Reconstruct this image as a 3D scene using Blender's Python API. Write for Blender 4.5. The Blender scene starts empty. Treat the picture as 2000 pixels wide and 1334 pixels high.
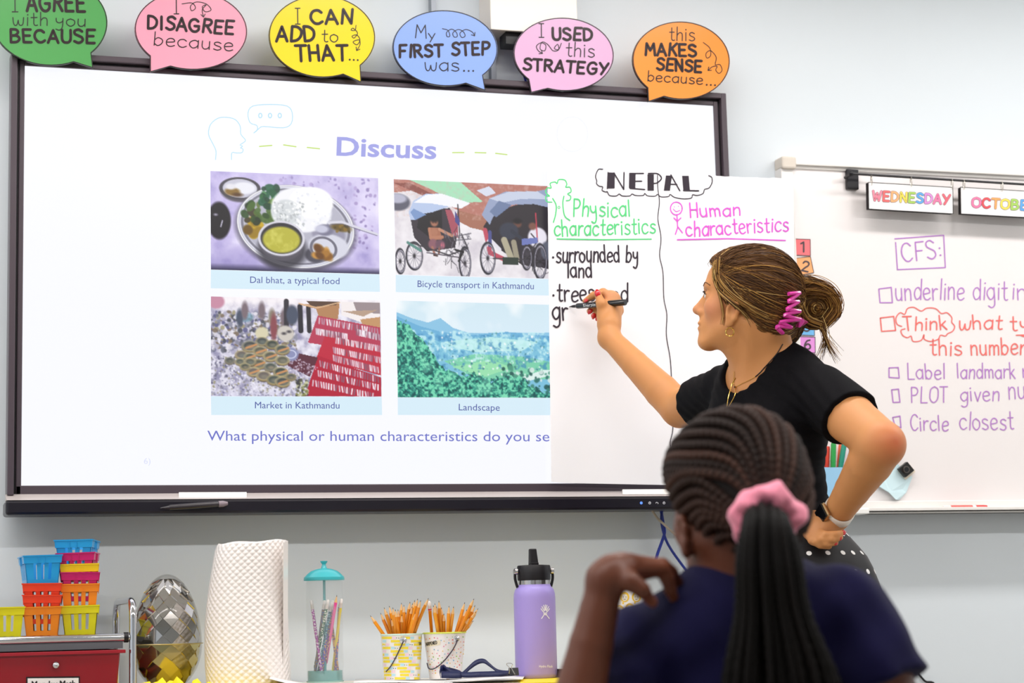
import bpy, bmesh, math, random
import numpy as np
from mathutils import Vector, Matrix

# ---------------------------------------------------------------- camera, light, exposure
SC = bpy.context.scene
COL = SC.collection
FPX, YAW, PIT, ROL = 3881.0, 0.3107, 0.1362, -0.0250
CAM = np.array([-0.2938, -4.3924, 0.92])
ZS = 1.2192                      # height of the display's lit area above the floor
_r = np.array([math.cos(YAW), -math.sin(YAW), 0.0])
FWD = np.array([math.sin(YAW) * math.cos(PIT), math.cos(YAW) * math.cos(PIT), math.sin(PIT)])
_u = np.cross(_r, FWD)
RGT = _r * math.cos(ROL) + _u * math.sin(ROL)
UPV = -_r * math.sin(ROL) + _u * math.cos(ROL)
cd = bpy.data.cameras.new('camera')
cam = bpy.data.objects.new('camera', cd)
COL.objects.link(cam)
m = Matrix.Identity(4)
for i in range(3):
    m[i][0], m[i][1], m[i][2], m[i][3] = RGT[i], UPV[i], -FWD[i], CAM[i]
cam.matrix_world = m
cd.sensor_width = 36
cd.lens = FPX / 2000 * 36
cd.clip_start = 0.05
cd.dof.use_dof = True
cd.dof.focus_distance = 4.28
cd.dof.aperture_fstop = 5.0
SC.camera = cam
vs = SC.view_settings
vs.view_transform = 'Standard'
vs.look = 'None'
vs.gamma = 1.0
vs.use_curve_mapping = False
vs.exposure = 0.0
SC.cycles.max_bounces = 8
SC.cycles.diffuse_bounces = 4
SC.cycles.caustics_reflective = False
SC.cycles.caustics_refractive = False
SC.cycles.sample_clamp_indirect = 6
SC.cycles.use_denoising = True
wd = bpy.data.worlds.new('world')
SC.world = wd
wd.use_nodes = True
wd.node_tree.nodes['Background'].inputs[0].default_value = (0.75, 0.86, 1.0, 1)
wd.node_tree.nodes['Background'].inputs[1].default_value = 0.3
CEIL = 2.75
ROWS = [(-0.72, 17.5), (-2.72, 26.5)]      # y of each row of ceiling strips, watts per strip
LIGHTS_X = [-2.4, -0.6, 1.2, 3.0]
for y, wt in ROWS:
    for x in LIGHTS_X:
        ld = bpy.data.lights.new('ceiling_strip_light', 'AREA')
        ld.shape = 'RECTANGLE'
        ld.size, ld.size_y = 1.5, 0.16
        ld.energy = wt
        ld.color = (1.0, 0.965, 0.94)
        lo = bpy.data.objects.new('ceiling_strip_light', ld)
        lo.location = (x, y, CEIL - 0.085)
        COL.objects.link(lo)
# added daylight-coloured fill from the left; its opening is made up too
SIDE_FILL = dict(loc=(-2.9, -3.6, 1.7), energy=6.0)
ld = bpy.data.lights.new('side_fill_light', 'AREA')
ld.shape = 'RECTANGLE'
ld.size, ld.size_y = 2.6, 1.5
ld.energy = SIDE_FILL['energy']
ld.color = (0.86, 0.93, 1.0)
lo = bpy.data.objects.new('side_fill_light', ld)
lo.location = SIDE_FILL['loc']
lo.rotation_euler = (math.radians(90), 0, math.radians(-90))
COL.objects.link(lo)

def P(px, py, d):
    return CAM + d * (FWD + (px - 1000) / FPX * RGT + (667 - py) / FPX * UPV)
def ray(px, py):
    return FWD + (px - 1000) / FPX * RGT + (667 - py) / FPX * UPV
def W(px, py, Y=0.0):
    v = ray(px, py)
    return CAM + v * ((Y - CAM[1]) / v[1])
def depth_at(px, py, Y):
    v = ray(px, py)
    return (Y - CAM[1]) / v[1]

# ---------------------------------------------------------------- materials
def lin(c):
    if isinstance(c, str):
        c = c.lstrip('#')
        c = [int(c[i:i + 2], 16) for i in (0, 2, 4)]
    return tuple(((v / 255) / 12.92 if v / 255 <= 0.04045 else ((v / 255 + 0.055) / 1.055) ** 2.4) for v in c)
MATS = {}
def mat(name, col, rough=0.5, metal=0.0, bump=0.0, bscale=200.0, noise=0.0, nscale=8.0, spec=0.5,
        trans=0.0, emit=0.0, sheen=0.0, sss=0.0, coat=0.0, attr=None, alpha=1.0, ior=1.45):
    if name in MATS:
        return MATS[name]
    mt = bpy.data.materials.new(name)
    mt.use_nodes = True
    nt = mt.node_tree
    b = nt.nodes['Principled BSDF']
    c = lin(col)
    b.inputs['Base Color'].default_value = (*c, 1)
    b.inputs['Roughness'].default_value = rough
    b.inputs['Metallic'].default_value = metal
    b.inputs['Specular IOR Level'].default_value = spec
    b.inputs['Transmission Weight'].default_value = trans
    b.inputs['Sheen Weight'].default_value = sheen
    b.inputs['Coat Weight'].default_value = coat
    b.inputs['Coat Roughness'].default_value = 0.08
    b.inputs['IOR'].default_value = ior
    b.inputs['Alpha'].default_value = alpha
    if sss:
        b.inputs['Subsurface Weight'].default_value = sss
        b.inputs['Subsurface Radius'].default_value = (0.012, 0.005, 0.003)
        b.inputs['Subsurface Scale'].default_value = 0.6
    tc = nt.nodes.new('ShaderNodeTexCoord')
    src = None
    if attr:
        a = nt.nodes.new('ShaderNodeAttribute')
        a.attribute_name = attr
        src = a.outputs['Color']
        nt.links.new(src, b.inputs['Base Color'])
    if noise:
        n = nt.nodes.new('ShaderNodeTexNoise')
        n.inputs['Scale'].default_value = nscale
        n.inputs['Detail'].default_value = 5
        nt.links.new(tc.outputs['Object'], n.inputs['Vector'])
        mr = nt.nodes.new('ShaderNodeMapRange')
        mr.inputs['To Min'].default_value = 1 - noise
        mr.inputs['To Max'].default_value = 1 + noise
        nt.links.new(n.outputs['Fac'], mr.inputs['Value'])
        mx = nt.nodes.new('ShaderNodeMix')
        mx.data_type = 'RGBA'
        mx.blend_type = 'MULTIPLY'
        mx.inputs['Factor'].default_value = 1
        if src:
            nt.links.new(src, mx.inputs[6])
        else:
            mx.inputs[6].default_value = (*c, 1)
        nt.links.new(mr.outputs['Result'], mx.inputs[7])
        nt.links.new(mx.outputs[2], b.inputs['Base Color'])
    if bump:
        n = nt.nodes.new('ShaderNodeTexNoise')
        n.inputs['Scale'].default_value = bscale
        n.inputs['Detail'].default_value = 3
        nt.links.new(tc.outputs['Object'], n.inputs['Vector'])
        bp = nt.nodes.new('ShaderNodeBump')
        bp.inputs['Strength'].default_value = bump
        bp.inputs['Distance'].default_value = 0.002
        nt.links.new(n.outputs['Fac'], bp.inputs['Height'])
        nt.links.new(bp.outputs['Normal'], b.inputs['Normal'])
    if emit:
        b.inputs['Emission Strength'].default_value = emit
        b.inputs['Emission Color'].default_value = (*c, 1)
        b.inputs['Base Color'].default_value = (0.01, 0.01, 0.01, 1)
        if attr:
            nt.links.new(src, b.inputs['Emission Color'])
            for l in list(b.inputs['Base Color'].links):
                nt.links.remove(l)
            b.inputs['Base Color'].default_value = (0.01, 0.01, 0.01, 1)
    MATS[name] = mt
    return mt

# ---------------------------------------------------------------- objects and tags
def tag(o, label=None, cat=None, group=None, kind=None):
    if label: o['label'] = label
    if cat: o['category'] = cat
    if group: o['group'] = group
    if kind: o['kind'] = kind
    return o
def empty(name, loc, label=None, cat=None, group=None):
    o = bpy.data.objects.new(name, None)
    o.location = [float(v) for v in loc]
    o.empty_display_size = 0.02
    COL.objects.link(o)
    tag(o, label, cat, group)
    return o
def wloc(o):
    v = Vector((0, 0, 0))
    while o is not None:
        v = v + o.location
        o = o.parent
    return v
def make(name, verts, faces, material, parent=None, smooth=False, color=None, loc=None):
    """one mesh object from world coordinates; origin at the middle of its base"""
    V = np.asarray(verts, float).reshape(-1, 3)
    if loc is None:
        lo_, hi = V.min(0), V.max(0)
        loc = np.array([(lo_[0] + hi[0]) / 2, (lo_[1] + hi[1]) / 2, lo_[2]])
    loc = np.asarray(loc, float)
    me = bpy.data.meshes.new(name)
    if isinstance(faces, np.ndarray):
        n, k = faces.shape
        me.vertices.add(len(V))
        me.vertices.foreach_set('co', (V - loc).astype(np.float32).ravel())
        me.loops.add(n * k)
        me.loops.foreach_set('vertex_index', faces.astype(np.int32).ravel())
        me.polygons.add(n)
        me.polygons.foreach_set('loop_start', np.arange(0, n * k, k, dtype=np.int32))
        me.polygons.foreach_set('loop_total', np.full(n, k, dtype=np.int32))
        me.update(calc_edges=True)
        me.validate()
    else:
        me.from_pydata((V - loc).tolist(), [], faces)
        me.update()
    if smooth:
        me.polygons.foreach_set('use_smooth', np.ones(len(me.polygons), dtype=bool))
    if color is not None:
        ca = me.color_attributes.new('col', 'FLOAT_COLOR', 'POINT')
        c = np.ones((len(V), 4), np.float32)
        c[:, :3] = color
        ca.data.foreach_set('color', c.ravel())
    me.materials.append(material)
    o = bpy.data.objects.new(name, me)
    COL.objects.link(o)
    if parent is not None:
        o.parent = parent
        o.location = Vector(loc.tolist()) - wloc(parent)
    else:
        o.location = loc.tolist()
    return o

class MB:
    """collects simple solids in world space; build() links them as one mesh object"""
    def __init__(s):
        s.v, s.f = [], []
    def add(s, V, F):
        n = len(s.v)
        s.v += [tuple(map(float, p)) for p in V]
        s.f += [tuple(i + n for i in f) for f in F]
        return s
    def box(s, lo, hi, M=None):
        x0, y0, z0 = lo
        x1, y1, z1 = hi
        V = [(x0, y0, z0), (x1, y0, z0), (x1, y1, z0), (x0, y1, z0), (x0, y0, z1), (x1, y0, z1), (x1, y1, z1), (x0, y1, z1)]
        if M is not None:
            V = [tuple(M @ Vector(p)) for p in V]
        return s.add(V, [(0, 3, 2, 1), (4, 5, 6, 7), (0, 1, 5, 4), (1, 2, 6, 5), (2, 3, 7, 6), (3, 0, 4, 7)])
    def prism(s, poly, off, capb=True):
        n = len(poly)
        V = [tuple(p) for p in poly] + [tuple(np.asarray(p) + np.asarray(off)) for p in poly]
        F = [tuple(range(n))[::-1]] + ([tuple(range(n, 2 * n))] if capb else [])
        F += [(i, (i + 1) % n, n + (i + 1) % n, n + i) for i in range(n)]
        return s.add(V, F)
    def lathe(s, c, prof, n=24, axis=(0, 0, 1), caps=True):
        ax = np.asarray(axis, float)
        ax /= np.linalg.norm(ax)
        t = np.array([1, 0, 0]) if abs(ax[0]) < .9 else np.array([0, 1, 0])
        a = np.cross(ax, t); a /= np.linalg.norm(a)
        b = np.cross(ax, a)
        c = np.asarray(c, float)
        V, F = [], []
        for r, h in prof:
            for i in range(n):
                th = 2 * math.pi * i / n
                V.append(c + ax * h + r * (a * math.cos(th) + b * math.sin(th)))
        for j in range(len(prof) - 1):
            for i in range(n):
                k = (i + 1) % n
                F.append((j * n + i, j * n + k, (j + 1) * n + k, (j + 1) * n + i))
        if caps:
            F.append(tuple(range(n))[::-1])
            F.append(tuple(range((len(prof) - 1) * n, len(prof) * n)))
        return s.add(V, F)
    def tube(s, pts, r, n=8):
        V, F = tube_geo(np.asarray(pts, float), r, n)
        return s.add(V, F)
    def build(s, name, material, parent=None, smooth=False, loc=None, color=None, bevel=0.0):
        o = make(name, s.v, s.f, material, parent, smooth, color, loc)
        if bevel:
            md = o.modifiers.new('bevel', 'BEVEL')
            md.width = bevel
            md.segments = 2
            md.limit_method = 'ANGLE'
        if smooth:
            me = o.data
            try:
                me.set_sharp_from_angle(angle=math.radians(38))
            except Exception:
                pass
        return o

def tube_geo(pts, r, n=8, flat=1.0):
    m_ = len(pts)
    r = np.broadcast_to(np.asarray(r, float), (m_,))
    T = np.gradient(pts, axis=0)
    T /= np.maximum(np.linalg.norm(T, axis=1, keepdims=True), 1e-9)
    up = np.array([0, 0, 1.0]) if abs(T[0][2]) < .9 else np.array([1.0, 0, 0])
    A = np.cross(T[0], up); A /= np.linalg.norm(A)
    V = []
    for i in range(m_):
        A = A - T[i] * (A @ T[i])
        A /= max(np.linalg.norm(A), 1e-9)
        B = np.cross(T[i], A)
        for k in range(n):
            th = 2 * math.pi * k / n
            V.append(pts[i] + r[i] * (A * math.cos(th) + flat * B * math.sin(th)))
    F = []
    for i in range(m_ - 1):
        for k in range(n):
            q = (k + 1) % n
            F.append((i * n + k, i * n + q, (i + 1) * n + q, (i + 1) * n + k))
    F.append(tuple(range(n))[::-1])
    F.append(tuple(range((m_ - 1) * n, m_ * n)))
    return V, F

def tubes_mesh(paths, radii, sides=3):
    """N paths of M points as one array mesh of thin tubes -> V, F(quads)"""
    paths = np.asarray(paths, float)
    N, M_, _ = paths.shape
    radii = np.broadcast_to(np.asarray(radii, float), (N, M_))
    T = np.gradient(paths, axis=1)
    T /= np.maximum(np.linalg.norm(T, axis=2, keepdims=True), 1e-9)
    ref = np.zeros_like(T); ref[..., 2] = 1
    bad = np.abs(T[..., 2]) > .95
    ref[bad] = (1, 0, 0)
    A = np.cross(T, ref); A /= np.maximum(np.linalg.norm(A, axis=2, keepdims=True), 1e-9)
    B = np.cross(T, A)
    th = np.arange(sides) * 2 * math.pi / sides
    V = paths[:, :, None, :] + radii[:, :, None, None] * (A[:, :, None, :] * np.cos(th)[None, None, :, None] + B[:, :, None, :] * np.sin(th)[None, None, :, None])
    idx = np.arange(N * M_ * sides).reshape(N, M_, sides)
    nx = np.roll(idx, -1, axis=2)
    F = np.stack([idx[:, :-1], nx[:, :-1], nx[:, 1:], idx[:, 1:]], -1).reshape(-1, 4)
    return V.reshape(-1, 3), F

def resample(q, n):
    L = np.r_[0, np.cumsum(np.linalg.norm(np.diff(q, axis=0), axis=1))]
    u = np.linspace(0, L[-1], n)
    return np.stack([np.interp(u, L, q[:, i]) for i in range(q.shape[1])], 1)
def cr(pts, n=8, closed=False):
    """Catmull-Rom through points"""
    p = np.asarray(pts, float)
    if len(p) < 3:
        return p
    if closed:
        q = np.vstack([p[-1], p, p[0], p[1]])
        segs = len(p)
    else:
        q = np.vstack([2 * p[0] - p[1], p, 2 * p[-1] - p[-2]])
        segs = len(p) - 1
    out = []
    for i in range(segs):
        a, b, c, d = q[i], q[i + 1], q[i + 2], q[i + 3]
        for k in range(n):
            t = k / n
            out.append(0.5 * ((2 * b) + (-a + c) * t + (2 * a - 5 * b + 4 * c - d) * t * t + (-a + 3 * b - 3 * c + d) * t ** 3))
    out.append(p[0] if closed else p[-1])
    return np.array(out)

# ---------------------------------------------------------------- drawing flat print on real surfaces
class Ink:
    """strokes in drawing coordinates, laid on a surface by the function S(x, y) -> world point"""
    def __init__(s):
        s.v, s.f, s.lay, s.cur = [], [], {}, 0
    def disc(s, c, r, n=8):
        k = len(s.v)
        for i in range(n):
            s.v.append((c[0] + r * math.cos(2 * math.pi * i / n), c[1] + r * math.sin(2 * math.pi * i / n)))
        s.f.append(tuple(range(k, k + n)))
    def line(s, pts, w, smooth=False, n=6):
        pts = np.asarray(pts, float)
        s.cur += 1
        nf0 = len(s.f)
        if smooth and len(pts) > 2:
            pts = cr(pts, n)
            T = np.gradient(pts, axis=0)
            L = np.linalg.norm(T, axis=1, keepdims=True)
            T = T / np.maximum(L, 1e-9)
            N = np.stack([-T[:, 1], T[:, 0]], 1) * w / 2
            k = len(s.v)
            for a, b in zip(pts + N, pts - N):
                s.v += [tuple(a), tuple(b)]
            for i in range(len(pts) - 1):
                s.f.append((k + 2 * i, k + 2 * i + 1, k + 2 * i + 3, k + 2 * i + 2))
            s.disc(pts[0], w / 2); s.disc(pts[-1], w / 2)
        else:
            segs = []
            for a, b in zip(pts[:-1], pts[1:]):
                q = max(1, int(np.linalg.norm(b - a) / 12))
                segs += [(a + (b - a) * i / q, a + (b - a) * (i + 1) / q) for i in range(q)]
            for a, b in segs:
                t = b - a
                L = np.linalg.norm(t)
                if L < 1e-9: continue
                nn = np.array([-t[1], t[0]]) / L * w / 2
                k = len(s.v)
                s.v += [tuple(a + nn), tuple(a - nn), tuple(b - nn), tuple(b + nn)]
                s.f.append((k, k + 1, k + 2, k + 3))
            for p in pts:
                s.disc(p, w / 2)
        for i in range(nf0, len(s.f)): s.lay[i] = s.cur
        return s
    def poly(s, pts):
        k = len(s.v)
        s.v += [tuple(p) for p in pts]
        s.f.append(tuple(range(k, k + len(pts))))
        return s
    def ell(s, c, rx, ry, w=None, n=28, rot=0):
        pts = [(c[0] + rx * math.cos(t) * math.cos(rot) - ry * math.sin(t) * math.sin(rot), c[1] + rx * math.cos(t) * math.sin(rot) + ry * math.sin(t) * math.cos(rot)) for t in np.linspace(0, 2 * math.pi, n + 1)]
        if w is None: s.poly(pts[:-1])
        else: s.line(pts, w)
        return s
    def build(s, name, S, material, parent, label=None):
        if not s.v: return None
        V = np.array([S(x, y) for x, y in s.v])
        lift = np.zeros(len(V))
        for i, f in enumerate(s.f):       # overlapping pieces of ink lie a hair apart
            lift[list(f)] = 2.4e-5 * (s.lay.get(i, 0) % 12) + (8e-6 * (1 + i % 2) if len(f) > 4 else 0)
        d = CAM - V
        V = V + d / np.linalg.norm(d, axis=1, keepdims=True) * lift[:, None]
        o = make(name, V, s.f, material, parent)
        if label: o['label'] = label
        return o

GL = {
 'a': (48, 's 42,50 25,60 6,45 3,22 18,1 35,10 42,28;l 42,60 42,0'), 'b': (48, 'l 5,100 5,0;s 5,40 20,58 38,48 42,28 32,6 18,0 5,14'),
 'c': (46, 's 42,48 30,59 12,54 3,32 9,9 25,0 43,10'), 'd': (48, 's 40,42 25,59 8,50 3,26 14,3 30,6 40,20;l 41,100 41,0'),
 'e': (46, 's 5,30 22,32 40,38 36,54 22,60 8,50 3,28 10,6 26,0 42,9'), 'f': (34, 's 35,95 24,100 16,88 15,60 15,0;l 2,58 30,60'),
 'g': (48, 's 42,50 25,60 6,45 3,24 18,3 36,14 42,32;s 42,60 42,0 38,-26 22,-36 6,-28'), 'h': (46, 'l 5,100 5,0;s 5,38 18,57 32,56 38,40 38,0'),
 'i': (16, 'l 7,60 7,0;d 7,80'), 'k': (42, 'l 5,100 5,0;l 34,58 6,26;l 14,34 38,0'), 'l': (16, 'l 7,100 7,0'),
 'm': (64, 'l 5,60 5,0;s 5,40 16,58 28,54 31,38 31,0;s 31,40 42,58 54,54 57,38 57,0'), 'n': (46, 'l 5,60 5,0;s 5,38 18,57 32,56 38,40 38,0'),
 'o': (46, 's 22,60 5,46 4,18 22,0 40,16 41,44 22,60'), 'p': (48, 'l 5,60 5,-38;s 5,44 20,59 38,50 42,30 33,8 18,0 5,12'),
 'r': (34, 'l 5,60 5,0;s 5,34 14,52 24,59 34,56'), 's': (42, 's 36,52 22,60 8,54 8,40 20,32 34,24 37,10 22,0 4,7'),
 't': (36, 's 16,92 16,50 16,12 24,1 34,4;l 2,60 32,61'), 'u': (46, 's 5,60 5,20 14,2 28,4 38,20;l 38,60 38,0'), 'v': (42, 'l 3,60 20,0 38,60'),
 'w': (62, 's 3,60 6,20 14,1 24,8 30,40;s 30,40 34,10 44,1 54,14 57,60'), 'y': (46, 's 5,60 7,36 18,24 32,30 38,44;s 38,60 38,10 34,-22 22,-36 6,-28'),
 'Q': (46, 'l 3,60 22,10;l 42,60 12,-34'),
 'A': (54, 'l 2,0 26,100 50,0;l 10,34 42,34'), 'B': (52, 'l 6,0 6,100;s 6,100 30,98 40,78 28,56 6,52;s 6,52 34,50 46,28 34,4 6,0'),
 'C': (54, 's 48,82 34,98 16,92 5,66 5,34 18,6 34,1 50,16'), 'D': (54, 'l 6,0 6,100;s 6,100 30,95 48,68 46,30 30,6 6,0'),
 'E': (48, 'l 42,100 6,100 6,0 42,0;l 6,52 36,52'), 'F': (46, 'l 42,100 6,100 6,0;l 6,52 34,52'),
 'G': (58, 's 48,84 34,99 16,92 5,66 5,34 18,6 36,2 50,20 50,44;l 30,46 52,46'), 'H': (50, 'l 6,100 6,0;l 44,100 44,0;l 6,52 44,52'),
 'I': (22, 'l 11,100 11,0'), '|': (26, 'l 12,100 12,0;l 0,100 24,100;l 0,0 24,0'), 'K': (50, 'l 6,100 6,0;l 42,100 8,46;l 18,58 46,0'),
 'L': (48, 'l 6,100 6,0 44,0'), 'M': (60, 'l 4,0 10,100 30,40 50,100 56,0'), 'N': (50, 'l 6,0 6,100 44,0 44,100'),
 'O': (56, 's 28,100 6,80 5,24 28,0 51,24 50,80 28,100'), 'P': (48, 'l 6,0 6,100;s 6,100 34,96 44,74 32,50 6,46'),
 'R': (50, 'l 6,0 6,100;s 6,100 34,96 42,76 32,54 6,50;l 20,52 46,0'), 'S': (48, 's 42,86 26,100 8,90 8,68 24,54 40,40 42,16 24,0 4,12'),
 'T': (50, 'l 2,100 48,100;l 25,100 25,0'), 'U': (52, 's 6,100 6,30 14,5 26,0 38,5 46,30 46,100'), 'W': (62, 'l 2,100 16,0 30,80 44,0 58,100'),
 'Y': (50, 'l 2,100 25,50;l 48,100 14,0'), '1': (36, 'l 10,84 24,100 24,0'), '2': (52, 's 6,78 14,96 32,100 46,84 42,60 24,34 5,0;l 5,0 50,0'),
 '3': (50, 's 8,90 28,100 44,84 36,60 20,54;s 20,54 44,48 48,24 32,2 6,8'), '4': (52, 'l 38,0 38,100 4,34 50,34'), '5': (50, 'l 44,100 12,100 9,58;s 9,58 30,64 46,46 44,14 26,0 5,10'),
 '6': (50, 's 42,94 22,84 8,50 8,18 26,0 44,14 42,42 26,54 9,36'), '7': (50, 'l 4,100 46,100 18,0'), '.': (18, 'd 7,3'), '*': (20, 'd 6,30'), ':': (18, 'd 8,14;d 8,52'), ' ': (30, ''), ',': (18, 'l 9,6 4,-14'),
}
def stroke_text(ink, txt, p0, p1, cap, w, jit=0.0, seed=1, squash=1.0):
    """p0,p1 baseline ends in photo pixels (y down); cap = height of a capital"""
    rnd = random.Random(seed)
    p0, p1 = np.array(p0, float), np.array(p1, float)
    tot = sum(GL[c][0] for c in txt) + 8 * (len(txt) - 1)
    L = np.linalg.norm(p1 - p0)
    u = (p1 - p0) / L
    v = np.array([u[1], -u[0]])
    if v[1] > 0: v = -v
    sx = L / tot
    x = 0
    for c in txt:
        wd_, spec = GL[c]
        a = rnd.uniform(-1, 1) * jit * .12
        dy = rnd.uniform(-1, 1) * jit * .04
        sc = 1 + rnd.uniform(-1, 1) * jit * .07
        for st in spec.split(';'):
            if not st: continue
            k, rest = st[0], st[2:]
            pts = np.array([[float(q) for q in t.split(',')] for t in rest.split()])
            xs = pts[:, 0] + a * pts[:, 1] + x
            ys = pts[:, 1] * sc + dy * 100
            q = p0 + np.outer(xs * sx, u) + np.outer(ys * cap / 100, v)
            if k == 'd': ink.disc(q[0], w * .75)
            elif k == 's': ink.line(q, w, True)
            else: ink.line(q, w)
        x += wd_ + 8
    return ink
_tc = {}
def font_text(txt, p0, p1, cap, S, material, parent, name='lettering', bold=0.0, label=None):
    """built-in typeface, fitted between two baseline ends given in photo pixels"""
    cu = bpy.data.curves.new('t', 'FONT')
    cu.body = txt
    cu.size = 1.0
    cu.offset = bold
    cu.resolution_u = 3
    to = bpy.data.objects.new('t', cu)
    COL.objects.link(to)
    dg = bpy.context.evaluated_depsgraph_get()
    me = to.evaluated_get(dg).to_mesh()
    V = np.array([tuple(v.co) for v in me.vertices])
    F = [tuple(p.vertices) for p in me.polygons]
    to.evaluated_get(dg).to_mesh_clear()
    bpy.data.objects.remove(to)
    bpy.data.curves.remove(cu)
    p0, p1 = np.array(p0, float), np.array(p1, float)
    L = np.linalg.norm(p1 - p0)
    u = (p1 - p0) / L
    v = np.array([u[1], -u[0]])
    if v[1] > 0: v = -v
    x0, x1 = V[:, 0].min(), V[:, 0].max()
    q = p0 + np.outer((V[:, 0] - x0) / (x1 - x0) * L, u) + np.outer(V[:, 1] / 0.727 * cap, v)
    o = make(name, np.array([S(a, b) for a, b in q]), F, material, parent)
    if label: o['label'] = label
    return o

# ---------------------------------------------------------------- signed-distance modelling of bodies and cloth
def cone(a, b, r1, r2, k=.012, op='u'):
    a, b = np.asarray(a, float), np.asarray(b, float)
    return dict(t='c', a=a, b=b, r1=r1, r2=r2, k=k, op=op, bc=(a + b) / 2, br=np.linalg.norm(a - b) / 2 + max(r1, r2))
def ell(c, r, R=None, k=.012, op='u'):
    c, r = np.asarray(c, float), np.asarray(r, float)
    return dict(t='e', c=c, r=r, R=np.eye(3) if R is None else np.asarray(R, float), k=k, op=op, bc=c, br=max(r))
def plane(o, n, k=.003):
    """keeps the side the normal points away from; applies to everything before it"""
    n = np.asarray(n, float); n = n / np.linalg.norm(n)
    return dict(t='p', o=np.asarray(o, float), n=n, k=k, op='i', bc=np.zeros(3), br=1e9)
def group(prims, k=.006, op='u'):
    P_ = [p for p in prims if p['br'] < 1e8 and p['op'] == 'u']
    cs = np.array([p['bc'] for p in P_]); c = cs.mean(0)
    br = max(np.linalg.norm(p['bc'] - c) + p['br'] for p in P_)
    return dict(t='g', prims=prims, k=k, op=op, bc=c, br=br)
def _pd(p, X):
    if p['t'] == 'c':
        ab = p['b'] - p['a']
        L = max(ab @ ab, 1e-12)
        t = np.clip(((X - p['a']) @ ab) / L, 0, 1)
        return np.linalg.norm(X - p['a'] - t[..., None] * ab, axis=-1) - (p['r1'] + (p['r2'] - p['r1']) * t)
    if p['t'] == 'e':
        q = (X - p['c']) @ p['R']          # columns of R are the local axes
        k0 = np.linalg.norm(q / p['r'], axis=-1)
        k1 = np.linalg.norm(q / (p['r'] ** 2), axis=-1)
        return k0 * (k0 - 1) / np.maximum(k1, 1e-9)
    if p['t'] == 'p':
        return (X - p['o']) @ p['n']
    return sdf(p['prims'], X)
def _comb(d, e, p):
    k = max(p['k'], 1e-6)
    if p['op'] == 'u':
        h = np.maximum(k - np.abs(d - e), 0) / k
        return np.minimum(d, e) - h * h * k / 4
    if p['op'] == 's': e = -e
    h = np.maximum(k - np.abs(d - e), 0) / k
    return np.maximum(d, e) + h * h * k / 4
def sdf(prims, X):
    d = np.full(X.shape[:-1], 10.0)
    for p in prims:
        d = _comb(d, _pd(p, X), p)
    return d
def grad(prims, X, e=1e-3):
    g = np.stack([sdf(prims, X + np.eye(3)[i] * e) - sdf(prims, X - np.eye(3)[i] * e) for i in range(3)], -1)
    return g / np.maximum(np.linalg.norm(g, axis=-1, keepdims=True), 1e-9)
def project(prims, X, off=0.0, it=5):
    X = np.array(X, float)
    for _ in range(it):
        d = sdf(prims, X)
        X = X - grad(prims, X) * (d - off)[..., None]
    return X
def march(prims, px, py, off=0.0, d0=1.5, d1=5.2):
    """the point of a solid that the photo shows at a pixel"""
    v = ray(px, py)
    t = d0
    for _ in range(160):
        d = float(sdf(prims, (CAM + v * t)[None])[0]) - off
        if d < 2e-4: return CAM + v * t
        t += max(d * .7, 2e-4)
        if t > d1: return None
    return CAM + v * t
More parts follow.
